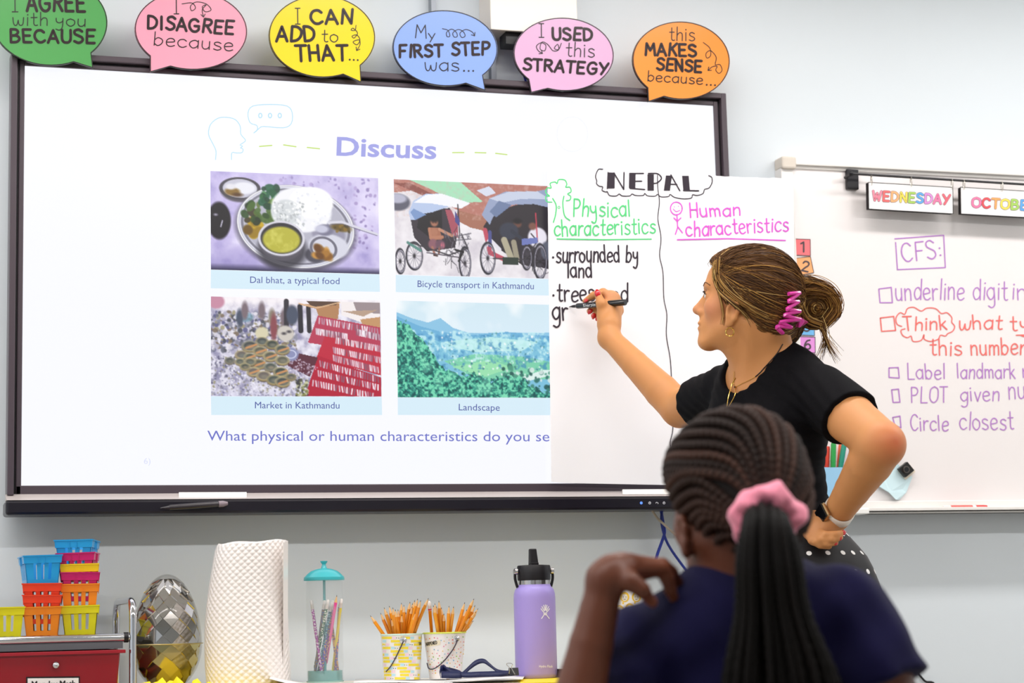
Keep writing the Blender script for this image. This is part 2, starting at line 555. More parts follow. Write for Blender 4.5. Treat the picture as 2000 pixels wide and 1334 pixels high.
def nets(prims, h, disp=None):
    """sparse surface nets"""
    B = 8
    us = [p for p in prims if p['br'] < 1e8 and p['op'] == 'u']
    lo_ = np.min([p['bc'] - p['br'] for p in us], 0) - 3 * h
    hi = np.max([p['bc'] + p['br'] for p in us], 0) + 3 * h
    nb = np.ceil((hi - lo_) / (h * B)).astype(int)
    g = np.stack(np.meshgrid(*[np.arange(n) for n in nb], indexing='ij'), -1).reshape(-1, 3)
    cen = lo_ + (g + .5) * h * B
    half = h * B * .87
    def run(centres, pts, rad):
        d = np.full(pts.shape[:-1], 10.0)
        for p in prims:
            if p['br'] > 1e8:
                idx = slice(None)
            else:
                idx = np.nonzero(np.linalg.norm(centres - p['bc'], axis=1) < p['br'] + rad + p['k'] + .03)[0]
                if len(idx) == 0: continue
            d[idx] = _comb(d[idx], _pd(p, pts[idx]), p)
        return d
    dc = run(cen, cen[:, None, :], half)[:, 0]
    keep = np.abs(dc) < half * 1.6 + .012
    g = g[keep]; cen = cen[keep]
    o = np.stack(np.meshgrid(*[np.arange(B + 1)] * 3, indexing='ij'), -1).reshape(-1, 3)
    D = []
    for s_ in range(0, len(g), 1500):
        gg = g[s_:s_ + 1500]
        pts = lo_ + (gg[:, None, :] * B + o[None]) * h
        dd = run(cen[s_:s_ + 1500], pts, half)
        if disp is not None: dd = dd + disp(pts)
        D.append(dd.astype(np.float32))
    D = np.concatenate(D).reshape(-1, B + 1, B + 1, B + 1)
    S_ = D < 0
    cnt = np.zeros((len(g), B, B, B), int)
    offs = [(a, b, c) for a in (0, 1) for b in (0, 1) for c in (0, 1)]
    for a, b, c in offs:
        cnt += S_[:, a:a + B, b:b + B, c:c + B]
    act = (cnt > 0) & (cnt < 8)
    bi, ci, cj, ck = np.nonzero(act)
    vals = np.stack([D[bi, ci + a, cj + b, ck + c] for a, b, c in offs], 1)
    corner = np.array(offs, float)
    acc = np.zeros((len(bi), 3)); num = np.zeros(len(bi))
    for i in range(8):
        for j in range(i + 1, 8):
            if np.abs(corner[i] - corner[j]).sum() != 1: continue
            x = (vals[:, i] < 0) != (vals[:, j] < 0)
            t = np.where(x, vals[:, i] / np.where(x, vals[:, i] - vals[:, j], 1), 0)
            acc += np.where(x[:, None], corner[i] + t[:, None] * (corner[j] - corner[i]), 0)
            num += x
    cell = g[bi] * B + np.stack([ci, cj, ck], 1)
    V = lo_ + (cell + acc / num[:, None]) * h
    dim = nb * B + 2
    def pid(c): return (c[..., 0] * dim[1] + c[..., 1]) * dim[2] + c[..., 2]
    ids = pid(cell)
    order = np.argsort(ids); sid = ids[order]
    F = []
    for ax in range(3):
        o1 = [0, 0, 0]; o1[ax] = 1
        s0 = S_[:, :B, :B, :B]
        s1 = S_[:, o1[0]:o1[0] + B, o1[1]:o1[1] + B, o1[2]:o1[2] + B]
        bi, ci, cj, ck = np.nonzero(s0 != s1)
        c0 = g[bi] * B + np.stack([ci, cj, ck], 1)
        inside0 = s0[bi, ci, cj, ck]
        b_, c_ = (ax + 1) % 3, (ax + 2) % 3
        e1 = np.zeros(3, int); e1[b_] = 1
        e2 = np.zeros(3, int); e2[c_] = 1
        quad = [pid(c0 - e1 - e2), pid(c0 - e2), pid(c0), pid(c0 - e1)]
        ix = []; ok = np.ones(len(c0), bool)
        for q in quad:
            k = np.searchsorted(sid, q); k = np.clip(k, 0, len(sid) - 1)
            ok &= sid[k] == q
            ix.append(order[k])
        Q = np.stack(ix, 1)[ok]
        fl = ~inside0[ok]
        Q[fl] = Q[fl][:, ::-1]
        F.append(Q)
    return V, np.concatenate(F)

def basis(fwd, up=(0, 0, 1)):
    """columns: forward, left, up"""
    f = np.asarray(fwd, float); f = f / np.linalg.norm(f)
    u = np.asarray(up, float); u = u - f * (u @ f); u = u / np.linalg.norm(u)
    return np.stack([f, np.cross(u, f), u], 1)
# ---------------------------------------------------------------- the room
YW = 0.085                       # front face of the back wall; the lit area of the display is at y = 0
M_wall = mat('wall_paint', 'DFE6EB', .62, noise=.015, nscale=3, bump=.05, bscale=160)
M_ceil = mat('ceiling_tile', 'E8E8E4', .9, bump=.3, bscale=300)
M_floor = mat('floor_vinyl', 'A9A39A', .45, noise=.06, nscale=20)
M_white = mat('white_trim', 'E9E6E2', .5)
def setting(name, lo, hi, mt):
    o = MB().box(lo, hi).build(name, mt)
    o['kind'] = 'structure'
    return o
XL, XR, YB = -3.1, 3.9, -6.6
setting('wall_back', (XL, YW, 0), (XR, YW + .12, CEIL), M_wall)
setting('wall_right', (XR, YB, 0), (XR + .12, YW + .12, CEIL), M_wall)
setting('wall_front', (XL, YB - .12, 0), (XR + .12, YB, CEIL), M_wall)
setting('floor', (XL - .12, YB - .12, -.1), (XR + .12, YW + .12, 0), M_floor)
setting('ceiling', (XL - .12, YB - .12, CEIL), (XR + .12, YW + .12, CEIL + .1), M_ceil)
wl = MB()
wy0, wy1, wz0, wz1 = -4.95, -2.25, .92, 2.48
wl.box((XL - .12, YB, 0), (XL, wy0, CEIL)).box((XL - .12, wy1, 0), (XL, YW + .12, CEIL))
wl.box((XL - .12, wy0, 0), (XL, wy1, wz0)).box((XL - .12, wy0, wz1), (XL, wy1, CEIL))
o = wl.build('wall_left', M_wall); o['kind'] = 'structure'
wf = MB()
for a in (wy0, (wy0 + wy1) / 2 - .025, wy1 - .05):
    wf.box((XL - .09, a, wz0), (XL - .03, a + .05, wz1))
for a in (wz0, wz1 - .05):
    wf.box((XL - .088, wy0, a), (XL - .032, wy1, a + .05))
o = wf.build('added_window_1', M_white); o['kind'] = 'structure'  # unseen frame and opening, added to go with the side fill light
setting('baseboard_back', (XL, YW - .012, 0), (XR, YW, .1), mat('rubber_base', '5A5F66', .6))
# the housings of the ceiling strips
M_lamp = mat('lamp_housing', 'F0F0F0', .5)
for y, wt in ROWS:
    for x in LIGHTS_X:
        t = MB().box((x - .77, y - .1, CEIL - .075), (x + .77, y + .1, CEIL - .0005)).build('ceiling_lamp', M_lamp)
        tag(t, 'long white ceiling strip lamp above the picture, %s row, %s' % ('front' if y > -1 else 'second', ['leftmost', 'second from left', 'third from left', 'rightmost'][LIGHTS_X.index(x)]), 'lamp', 'ceiling strip lamps')

# ---------------------------------------------------------------- interactive display
M_bezel = mat('display_bezel', '4A3F47', .33, spec=.6)
M_black = mat('black_plastic', '0C0A10', .4)
M_scr = mat('screen_light', 'F8F9FF', .25, emit=1.0)
def SP(px, py, Y):
    return W(px, py, Y)
tl, bl, tr = W(48.5, 129), W(41, 948.7), W(1392.3, 206.4)
X0, X1, Z0, Z1 = 0.0, 1.652, ZS, ZS + .929
disp = empty('interactive_display', ((X0 + X1) / 2, .02, Z0 - .06), 'large wall mounted interactive display showing a lesson slide with four pictures', 'display')
scr = MB().box((X0, 0, Z0), (X1, .004, Z1)).build('screen', M_scr, disp)
ox0, ox1, oz1 = X0 - .032, X1 + .027, Z1 + .028
bz = MB()
# outer frame: an outer lip and an inner step with a dark groove between
for (a0, a1, c0, c1, y0) in ((.012, .03, 0, 0, -.012),):
    pass
def frame_bars(e0, e1, y0, y1, mb):
    mb.box((X0 - e1, y0, Z0 - .0215), (X0 - e0, y1, Z1 + e1))
    mb.box((X1 + e0, y0, Z0 - .0215), (X1 + e1, y1, Z1 + e1))
    mb.box((X0 - e0, y0, Z1 + e0), (X1 + e0, y1, Z1 + e1))
frame_bars(.016, .030, -.016, .05, bz)
frame_bars(0, .0115, -.005, .05, bz)
bz.box((X0 - .0115, -.005, Z0 - .0215), (X1 + .0115, .05, Z0))
bz.box((X0 - .029, .05, Z0 - .0215), (X1 + .029, .066, Z1 + .029))
bz.build('bezel', M_bezel, disp, bevel=.002)
gr = MB(); frame_bars(.0115, .016, .0005, .049, gr)
gr.build('bezel_groove', M_black, disp)
zb0 = W(600, 1001.5, -.03)[2]
zb1 = W(600, 973.5, -.03)[2]
zs1 = W(600, 962.0, -.01)[2]
bar = MB().box((X0 - .034, -.034, zb0), (X1 + .033, .06, zb1)).build('speaker_bar', mat('bar_black', '15101C', .3), disp, bevel=.006)
st = MB()
st.add([(X0 - .032, -.006, zs1), (X1 + .03, -.006, zs1), (X1 + .03, -.033, zb1), (X0 - .032, -.033, zb1), (X0 - .032, .02, zs1), (X1 + .03, .02, zs1), (X1 + .03, .02, zb1), (X0 - .032, .02, zb1)],
       [(0, 3, 2, 1), (0, 1, 5, 4), (3, 7, 6, 2), (0, 4, 7, 3), (1, 2, 6, 5), (4, 5, 6, 7)])
st.build('pen_ledge', mat('ledge_silver', 'C9BFBC', .38, metal=.35), disp)
def on_ledge(px, py):
    a = W(px, py, -.02); return a
for (x0, x1) in ((349, 481), (1215, 1345)):
    mb = MB()
    q = [W(x0, 963.5 if x0 < 600 else 957.8, -.0125), W(x1, 963 if x0 < 600 else 957, -.0125), W(x1, 973.5 if x0 < 600 else 967, -.0225), W(x0, 974 if x0 < 600 else 967.6, -.0225)]
    mb.prism(q, (0, -.004, .002))
    mb.build('ledge_tab', mat('tab_white', 'F3EFEA', .4), disp)
mb = MB(); mb.box((X0 + .3, .066, Z0 + .2), (X1 - .3, YW, Z1 - .2)); mb.build('wall_bracket', M_black, disp)
SB = lambda x, y: W(x, y, -.0345)
ink = Ink(); ink.ell((1252.5, 982.3), 2.6, 2.6)
ink.build('power_light', SB, mat('power_led', '5C8BFF', .3, emit=1.6), disp)
for x, k in ((1269, 0), (1283, 1), (1297, 2)):
    ink = Ink()
    if k == 1: ink.line([(x - 2, 983), (x - 1, 981), (x + 2, 982), (x + 2, 984)], .9, True)
    else: ink.ell((x, 982.3), 2, 2, 1.1, 10); ink.line([(x, 981.5), (x, 979.8)], .9)
    ink.build('button_symbol', SB, mat('symbol_white', 'E8E8F0', .4), bar)

# ---- pictures on the slide: small painted canvases, one vertex per picture point
class Canvas:
    def __init__(s, w, h, col, seed=1):
        s.w, s.h = w, h
        s.c = np.zeros((h, w, 3)); s.c[:] = [v / 255 for v in Canvas.rgb(col)]
        s.y, s.x = np.mgrid[0:h, 0:w].astype(float)
        s.x = s.x / (w - 1); s.y = s.y / (h - 1)
        s.rs = np.random.RandomState(seed)
    @staticmethod
    def rgb(c): return [int(c[i:i + 2], 16) for i in (0, 2, 4)]
    def put(s, m_, col, a=1.0):
        m_ = np.clip(m_, 0, 1)[..., None] * a
        s.c = s.c * (1 - m_) + np.array([v / 255 for v in Canvas.rgb(col)]) * m_
    def ell(s, cx, cy, rx, ry, col, rot=0, a=1.0, soft=.02):
        dx, dy = (s.x - cx) * s.w / s.h, s.y - cy
        u = dx * math.cos(rot) + dy * math.sin(rot); v = -dx * math.sin(rot) + dy * math.cos(rot)
        rx2 = rx * s.w / s.h
        d = np.sqrt((u / rx2) ** 2 + (v / ry) ** 2)
        s.put(np.clip((1 - d) * min(rx2, ry) / soft + .5, 0, 1), col, a)
    def ring(s, cx, cy, rx, ry, t, col, rot=0, a=1.0):
        dx, dy = (s.x - cx) * s.w / s.h, s.y - cy
        u = dx * math.cos(rot) + dy * math.sin(rot); v = -dx * math.sin(rot) + dy * math.cos(rot)
        rx2 = rx * s.w / s.h
        d = np.abs(np.sqrt((u / rx2) ** 2 + (v / ry) ** 2) - 1) * min(rx2, ry)
        s.put(np.clip((t - d) / .006 + .5, 0, 1), col, a)
    def poly(s, pts, col, a=1.0):
        pts = np.array(pts, float)
        ins = np.zeros((s.h, s.w), bool)
        j = len(pts) - 1
        for i in range(len(pts)):
            xi, yi = pts[i]; xj, yj = pts[j]
            c = ((yi > s.y) != (yj > s.y)) & (s.x < (xj - xi) * (s.y - yi) / (yj - yi + 1e-12) + xi)
            ins ^= c; j = i
        s.put(ins.astype(float), col, a)
        return ins
    def line(s, pts, w, col, a=1.0):
        asp = s.w / s.h
        for (x0, y0), (x1, y1) in zip(pts[:-1], pts[1:]):
            ax, ay, bx, by = x0 * asp, y0, x1 * asp, y1
            X, Y = s.x * asp, s.y
            L = max((bx - ax) ** 2 + (by - ay) ** 2, 1e-9)
            t = np.clip(((X - ax) * (bx - ax) + (Y - ay) * (by - ay)) / L, 0, 1)
            d = np.hypot(X - ax - t * (bx - ax), Y - ay - t * (by - ay))
            s.put(np.clip((w / 2 - d) / .006 + .5, 0, 1), col, a)
    def fbm(s, sc, oct_=4, seed=0):
        rs = np.random.RandomState(seed); out = 0; amp = 1; tot = 0
        for o_ in range(oct_):
            n = int(sc * 2 ** o_) + 2; g = rs.rand(n + 1, int(n * s.w / s.h) + 2)
            fy = s.y * (n - 1); fx = s.x * (g.shape[1] - 2)
            iy, ix = fy.astype(int), fx.astype(int); ty, tx = fy - iy, fx - ix
            ty, tx = ty * ty * (3 - 2 * ty), tx * tx * (3 - 2 * tx)
            v = (g[iy, ix] * (1 - tx) + g[iy, ix + 1] * tx) * (1 - ty) + (g[iy + 1, ix] * (1 - tx) + g[iy + 1, ix + 1] * tx) * ty
            out = out + v * amp; tot += amp; amp *= .55
        return out / tot
    def dots(s, n, reg, r, cols, rmin=.3):
        for _ in range(n):
            x, y = reg(s.rs)
            q = r * s.rs.uniform(rmin, 1)
            s.ell(x, y, q * s.h / s.w, q * s.rs.uniform(.6, 1), cols[s.rs.randint(len(cols))], s.rs.uniform(0, 3), .9, .01)
    def build(s, name, quad, Y, parent, label=None):
        q = [np.array(p, float) for p in quad]
        px = ((q[0][None, None] * (1 - s.x[..., None]) + q[1] * s.x[..., None]) * (1 - s.y[..., None]) + (q[3] * (1 - s.x[..., None]) + q[2] * s.x[..., None]) * s.y[..., None]).reshape(-1, 2)
        v = FWD[None] + ((px[:, 0] - 1000) / FPX)[:, None] * RGT + ((667 - px[:, 1]) / FPX)[:, None] * UPV
        V = CAM + v * ((Y - CAM[1]) / v[:, 1])[:, None]
        idx = np.arange(s.w * s.h).reshape(s.h, s.w)
        F = np.stack([idx[:-1, :-1], idx[1:, :-1], idx[1:, 1:], idx[:-1, 1:]], -1).reshape(-1, 4)
        c = np.clip(s.c, 0, 1).reshape(-1, 3)
        c = np.where(c <= .04045, c / 12.92, ((c + .055) / 1.055) ** 2.4)
        o = make(name, V, F, mat('screen_picture', 'FFFFFF', .3, emit=1.0, attr='col'), parent, color=c)
        if label: o['label'] = label
        return o
YP = -.0008
# food on a metal plate
c = Canvas(262, 150, 'C9BEEA', 3)
n = c.fbm(5, 5, 2)
c.put(np.clip((n - .45) * 2.2, 0, 1), 'EDE6FF'); c.put(np.clip((.42 - n) * 3, 0, 1), '9C90CC')
c.put(np.clip((c.x - .25) * .6 * (1 - c.y), 0, 1), 'F4EEFF')
c.put(np.clip((c.y - .72) * 2.2, 0, 1) * np.clip(1.2 - c.x, .3, 1), '6B60A8', .7)
c.put(np.clip((c.y - .93) * 14, 0, 1), '2C2848')
c.dots(60, lambda r: (r.uniform(.76, .98), r.uniform(.08, .75)), .022, ['A895C8', 'B7A5D6', '8E7DB4'])
c.dots(26, lambda r: (r.uniform(.4, .95), r.uniform(.02, .12)), .02, ['B7A5D6', '9C8CC4'])
c.ell(.05, .5, .07, .19, '141018'); c.line([(.06, .56), (.07, .5)], .012, 'C0BCD0'); c.ell(.03, .44, .01, .01, 'C0BCD0')
c.ell(.175, .19, .115, .115, '5A5560'); c.ell(.175, .165, .113, .105, 'C9C8D8'); c.ring(.175, .165, .113, .105, .01, '4A4650'); c.ell(.20, .16, .07, .06, 'EDEDF6'); c.ell(.13, .2, .045, .04, '8A6A30'); c.ell(.16, .23, .03, .02, '5A3C20'); c.ell(.12, .15, .03, .03, 'E8E6EE')
c.ell(.505, .565, .36, .43, '4A4656', .12, .8, .05)
c.ell(.505, .54, .352, .425, '8E8C9C', .12); c.ell(.505, .535, .342, .41, 'DADAE8', .12); c.ring(.505, .535, .318, .378, .01, '7A7888', .12); c.ell(.505, .535, .31, .365, 'B7B6C6', .12)
c.ring(.505, .535, .345, .415, .004, 'FFFFFF', .12)
c.ell(.7, .6, .1, .13, '9794AA', .2); c.ell(.62, .82, .06, .08, '4C4A58'); c.ell(.7, .73, .12, .13, 'D6D6E4', .1); c.ring(.67, .75, .075, .11, .012, '6E6C7C', .3)
for i in range(10): c.ell(c.rs.uniform(.22, .3), c.rs.uniform(.42, .66), .03, .05, c.rs.choice(['C9A61C', '9C7C18', '6C5014', 'E0C040']), c.rs.uniform(0, 3))
c.dots(26, lambda r: (r.uniform(.2, .38), r.uniform(.3, .5)), .06, ['2C4A20', '1E2E18', '4A6A2C', '38301C', '5C7030'])
c.dots(18, lambda r: (r.uniform(.3, .42), r.uniform(.14, .34)), .06, ['1E5A3C', '2C6A38', '16402C', '4A8A50'])
c.dots(16, lambda r: (r.uniform(.36, .48), r.uniform(.22, .3)), .03, ['5C8A3C', '8AA050', '3C6A30'])
c.ell(.54, .36, .18, .23, 'F4F4FA', .1); c.ell(.6, .28, .13, .16, 'FFFFFF'); c.ell(.45, .4, .09, .14, 'D4D8DC')
c.dots(150, lambda r: (r.uniform(.38, .56), r.uniform(.28, .56)), .018, ['FFFFFF', 'F0F2F4', 'B8BCC0', 'DCE0E2', 'A8AEB0'])
c.dots(90, lambda r: (r.uniform(.5, .72), r.uniform(.18, .5)), .018, ['FFFFFF', 'FFFFFF', 'F0F2FA', 'E4E6EE'])
c.ell(.68, .56, .05, .06, '7A7890'); c.ell(.66, .55, .04, .04, 'C8C8DC')
c.ell(.775, .53, .06, .04, '6A5420', .15); c.dots(10, lambda r: (r.uniform(.73, .83), r.uniform(.5, .57)), .03, ['4A3C18', '8A6C24', '2C2410'])
c.line([(.71, .48), (.78, .47), (.99, .585)], .025, 'D8D6E4'); c.line([(.71, .5), (.78, .49), (.99, .6)], .006, '5C5870')
for i in range(9): c.ell(c.rs.uniform(.62, .7), c.rs.uniform(.73, .84), .03, .035, c.rs.choice(['8A5A1C', 'A8742C', '6A4014', 'C89040']), c.rs.uniform(0, 3))
c.ell(.425, .78, .145, .2, '2C2A34', 0, .8, .06)
c.ell(.42, .7, .135, .19, '54505C'); c.ell(.42, .67, .135, .175, '8E8C98'); c.ell(.42, .66, .126, .16, '2E2C34'); c.ell(.42, .675, .112, .135, 'B9B43C')
c.put(np.clip((c.fbm(14, 3, 5) - .5) * 3, 0, 1) * (((c.x - .42) / .1) ** 2 + ((c.y - .675) / .12) ** 2 < 1), 'D8D468', .7)
c.ring(.42, .66, .132, .17, .009, 'D8D6E2')
c.build('picture', [(411, 334), (738.5, 348), (741, 535.5), (412, 526.5)], YP, scr, 'picture of a metal plate of rice, greens and yellow soup')
# market stall
c = Canvas(264, 158, 'C4C0D4', 5)
n = c.fbm(12, 5, 7)
c.put(np.clip((n - .4) * 3, 0, 1), 'EDEAF6'); c.put(np.clip((.5 - n) * 4, 0, 1), '8884A8', .8)
c.put(np.clip((.16 - c.y) * 8, 0, 1), 'FFF8FA', .8)
c.dots(520, lambda r: (r.uniform(0, .5), r.uniform(.15, .55)), .028, ['6A6C7C', '8C8CA0', 'B4B0C4', '4C4E58', 'D8D4E0', '7C6C5C', 'A09878', '5C5C88', 'E8E4EE'])
c.dots(900, lambda r: (r.uniform(0, .55), r.uniform(.6, 1)), .013, ['8C8A9C', 'B8B6C8', '6C6A80', 'E0DEEC', '5C5A78', 'F4F2FF', '9A9478'])
c.put(np.clip((c.y - .9) * 6, 0, 1) * (c.x < .5), 'D8D6F4', .5)
c.ell(.03, .05, .05, .07, 'C88CA4'); c.ell(.2, .2, .05, .05, '6C9CB4', 0, .7)
for x in (.17, .2, .3, .36, .43, .47): c.ell(x, .12 + .1 * c.rs.rand(), .02, .09, c.rs.choice(['4C5468', '5C6478', '8C8474', '7C6C74']))
c.line([(.445, .03), (.445, .28)], .05, '38343C'); c.line([(.525, .08), (.53, .33)], .05, '2C2A34'); c.line([(.575, .08), (.58, .33)], .045, '302C34')
c.ell(.48, .17, .035, .1, '4C5468'); c.ell(.37, .3, .02, .14, '8C4C54'); c.ell(.3, .36, .04, .06, 'D8D0B0'); c.ell(.44, .36, .05, .08, 'CFC8C0', .7); c.ell(.43, .36, .012, .012, '38343C'); c.ell(.46, .34, .012, .012, '38343C')
c.poly([(.52, .06), (.76, .04), (.75, .2), (.64, .2), (.62, .1)], 'B4845C'); c.poly([(.56, .02), (.76, .02), (.74, .06), (.6, .08)], '5C4438'); c.line([(.52, .05), (.63, .09), (.76, .03)], .012, 'E0B890')
c.poly([(.77, .02), (1, .02), (1, .3), (.77, .16)], 'F4ECEC'); c.poly([(.84, .02), (1, .02), (1, .14), (.86, .12)], '9C8C90'); c.poly([(.78, .12), (.98, .1), (.9, .17)], 'B89C88'); c.poly([(.88, .2), (1, .17), (1, .3), (.9, .28)], 'C49468')
c.poly([(.63, .17), (1, .28), (1, .55), (.57, .45)], 'B83C58'); c.poly([(.68, .34), (1, .5), (1, .78), (.62, .6)], 'C02840'); c.poly([(.63, .58), (1, .8), (1, 1), (.55, 1)], 'B41C38')
c.poly([(.44, .68), (.52, .56), (.63, .6), (.58, .8)], '5C2C3C'); c.dots(120, lambda r: (lambda a, b: (.46 + .13 * a + .04 * b, .66 - .06 * b + .1 * a))(r.rand(), r.uniform(-1, 1)), .008, ['E8E0F0', 'C8BCD0'])
for row, (xa, ya, xb, yb) in enumerate([(.64, .22, .98, .32), (.62, .33, .8, .38), (.86, .33, .99, .38), (.74, .42, 1, .5), (.72, .52, 1, .62), (.72, .6, .98, .72), (.64, .66, .98, .82), (.63, .76, .98, .9), (.6, .86, .95, .99)]):
    for k in range(24):
        t = k / 23; x = xa + (xb - xa) * t; y = ya + (yb - ya) * t
        c.line([(x, y - .025), (x + c.rs.uniform(-.006, .006), y + .03)], .013, c.rs.choice(['E8D8E4', 'F4ECF4', 'B88CA0', 'D8C0CC', '8C5C70']))
c.ell(.47, .57, .045, .07, '8C90B8'); c.ring(.47, .57, .03, .04, .004, 'D8DCF4')
for (x, y, r_) in [(.3, .44, .04), (.23, .49, .05), (.36, .47, .04), (.29, .54, .045), (.35, .59, .045), (.42, .52, .045), (.42, .63, .042), (.18, .58, .04), (.23, .6, .035), (.28, .67, .045), (.17, .65, .03), (.23, .65, .035), (.35, .7, .04), (.25, .75, .04), (.41, .75, .045), (.31, .79, .045), (.37, .83, .045), (.42, .85, .045), (.11, .64, .03), (.47, .8, .03), (.2, .7, .03)]:
    r_ *= .92
    c.ell(x, y + r_ * .45, r_ * .94, r_ * 1.1, '3C3630'); c.ell(x, y + r_ * .3, r_ * .96, r_ * 1.1, c.rs.choice(['8C7448', '6C5C40', '9C8450'])); c.ell(x, y, r_, r_ * 1.15, c.rs.choice(['D8C898', 'C0B080', 'B8B4A0', 'E0D0A0'])); c.ell(x, y, r_ * .86, r_ * .95, c.rs.choice(['4C5450', '3C4440', '5C5C50', '6C6460', '484C4C'])); c.ell(x + r_ * .1, y + r_ * .25, r_ * .55, r_ * .5, c.rs.choice(['8C8878', '788078', 'A89880']), 0, .7)
    if c.rs.rand() < .3: c.line([(x - r_ * .5, y + r_ * .5), (x + r_ * .8, y - r_ * .3)], .02, 'C89060')
c.dots(70, lambda r: (r.uniform(.5, .57), r.uniform(.82, 1)), .02, ['8C8C50', '5C5C48', 'C8C8A0', '3C3C40'])
c.build('picture', [(412, 579), (742.5, 587), (745.5, 775), (412, 773.5)], YP, scr, 'picture of a market stall with bowls and red trays of jewellery')
# cycle rickshaws
c = Canvas(270, 150, 'E4DEE4', 9)
n = c.fbm(8, 4, 3)
c.put(np.clip((n - .4) * 2, 0, 1), 'F6F2F6'); c.put(np.clip((.45 - n) * 2, 0, 1), 'C8C0CC')
c.poly([(0, 0), (1, 0), (1, .1), (.6, .38), (.4, .3), (.16, .1), (0, .14)], 'B8786C'); c.poly([(.1, .0), (.42, .0), (.56, .2), (.4, .22), (.22, .08)], 'A8E0BC'); c.poly([(0, .04), (.1, .03), (.4, .26), (.3, .24)], '8C4C44'); c.poly([(.4, .3), (.62, .38), (.6, .52), (.48, .48), (.38, .4)], 'A8705C')
c.put(np.clip((c.fbm(26, 3, 8) - .5) * 3, 0, 1) * (c.y < .4), 'D8B8B0', .5)
c.ell(.02, .24, .08, .09, '5C5C6C'); c.ell(.02, .2, .06, .05, 'B8B8CC')
def wheel(x, y, rx, ry):
    c.ring(x, y, rx, ry, .009, '2C2A34'); c.ring(x + .004, y, rx * .9, ry * .93, .003, 'B8B4C4')
    for k in range(14):
        a = k * math.pi / 7; c.line([(x, y), (x + rx * .95 * math.cos(a), y + ry * .95 * math.sin(a))], .005, '5C5868', .7)
    c.ell(x, y, .008, .02, '18161C')
c.poly([(.1, .4), (.2, .3), (.35, .28), (.4, .5), (.38, .7), (.2, .75), (.12, .6)], '38303A'); c.poly([(.16, .3), (.3, .28), (.3, .5), (.22, .6), (.14, .5)], '1C181E')
c.poly([(.09, .34), (.12, .22), (.2, .14), (.3, .13), (.37, .25), (.24, .33), (.16, .36), (.13, .42), (.1, .42)], 'B8C8E8'); c.poly([(.12, .24), (.2, .15), (.3, .13), (.48, .22), (.42, .28), (.24, .24)], 'F4F4FC'); c.poly([(.1, .34), (.13, .42), (.2, .36), (.12, .3)], '7C98C8')
c.line([(.4, .24), (.41, .58)], .014, '38343C'); c.poly([(.32, .3), (.36, .3), (.4, .46), (.4, .6), (.36, .55)], 'A85060'); c.poly([(.38, .3), (.41, .4), (.41, .48), (.38, .42)], '4C4C8C')
c.poly([(.215, .49), (.285, .49), (.295, .62), (.22, .63)], 'A86C54'); c.ell(.25, .435, .024, .048, 'A87058'); c.ell(.25, .405, .028, .032, '1C161A'); c.ell(.242, .44, .004, .006, '38201C'); c.ell(.26, .44, .004, .006, '38201C'); c.line([(.218, .51), (.226, .6), (.3, .59)], .034, 'B87C62'); c.line([(.282, .51), (.33, .55), (.36, .57)], .032, 'C48C72'); c.ell(.248, .54, .022, .04, 'B47A60', 0, .8); c.ell(.24, .67, .03, .055, '8C5C68'); c.ell(.285, .67, .03, .05, '6C4C5C'); c.line([(.235, .7), (.25, .78)], .026, 'A87060'); c.line([(.28, .7), (.275, .77)], .022, '8C5C50'); c.line([(.245, .785), (.265, .79)], .02, '4C3430'); c.ell(.3, .68, .012, .03, 'C86C80')
for k in range(46):
    x0, y0 = c.rs.uniform(.3, .47), c.rs.uniform(.52, .92); c.line([(x0, y0), (x0 + c.rs.uniform(-.04, .04), y0 + c.rs.uniform(-.09, .09))], .006, c.rs.choice(['38343C', '5C5864', '7C7884', '2C2830', 'A8A4B0']))
    x0, y0 = c.rs.uniform(.86, 1), c.rs.uniform(.58, .97); c.line([(x0, y0), (x0 + c.rs.uniform(-.04, .04), y0 + c.rs.uniform(-.09, .09))], .006, c.rs.choice(['38343C', '5C5864', '2C2830']))
for k in range(5): c.line([(.37 + .02 * k, .54), (.375 + .02 * k, .62)], .004, 'E8E4EC')
wheel(.12, .8, .05, .14); wheel(.03, .86, .03, .12); wheel(.44, .86, .035, .16); c.line([(.08, .66), (.16, .74)], .03, '5C8C84'); c.line([(.1, .66), (.34, .78), (.46, .7), (.42, .55)], .014, '3C3840'); c.line([(.2, .76), (.4, .8), (.45, .9)], .012, '504854'); c.line([(.38, .58), (.48, .54)], .01, '5C5864'); c.line([(.38, .62), (.48, .6)], .01, '5C5864'); c.line([(.4, .84), (.43, .74), (.38, .72)], .02, '18161C')
c.poly([(.56, .46), (.62, .3), (.8, .2), (1, .2), (1, .9), (.8, .86), (.66, .7), (.58, .62)], '2A242C'); c.poly([(.55, .34), (.6, .16), (.7, .08), (.9, .06), (1, .02), (1, .24), (.88, .2), (.72, .22), (.62, .36), (.6, .44)], '98A4C4'); c.poly([(.6, .16), (.72, .08), (.9, .06), (.98, .14), (.8, .15), (.68, .2)], 'C8D0E4'); c.poly([(.6, .3), (.66, .18), (.74, .22), (.64, .36)], '7080A4'); c.poly([(.52, .08), (.6, .03), (.64, .1), (.58, .14)], 'D8DCEC')
c.ell(.775, .42, .026, .04, '6C4438'); c.ell(.775, .39, .028, .03, '141018'); c.ell(.72, .5, .06, .09, '343848'); c.line([(.74, .5), (.8, .58)], .04, '2C3040'); c.line([(.69, .6), (.73, .78)], .07, 'B0A890'); c.line([(.75, .62), (.77, .8)], .06, '9C9480'); c.ell(.9, .56, .06, .11, 'E8E4F0'); c.ell(.87, .44, .025, .04, '7C5044'); c.line([(.89, .3), (.9, .6)], .014, 'C03C50'); c.ell(.96, .7, .04, .1, '5C6070')
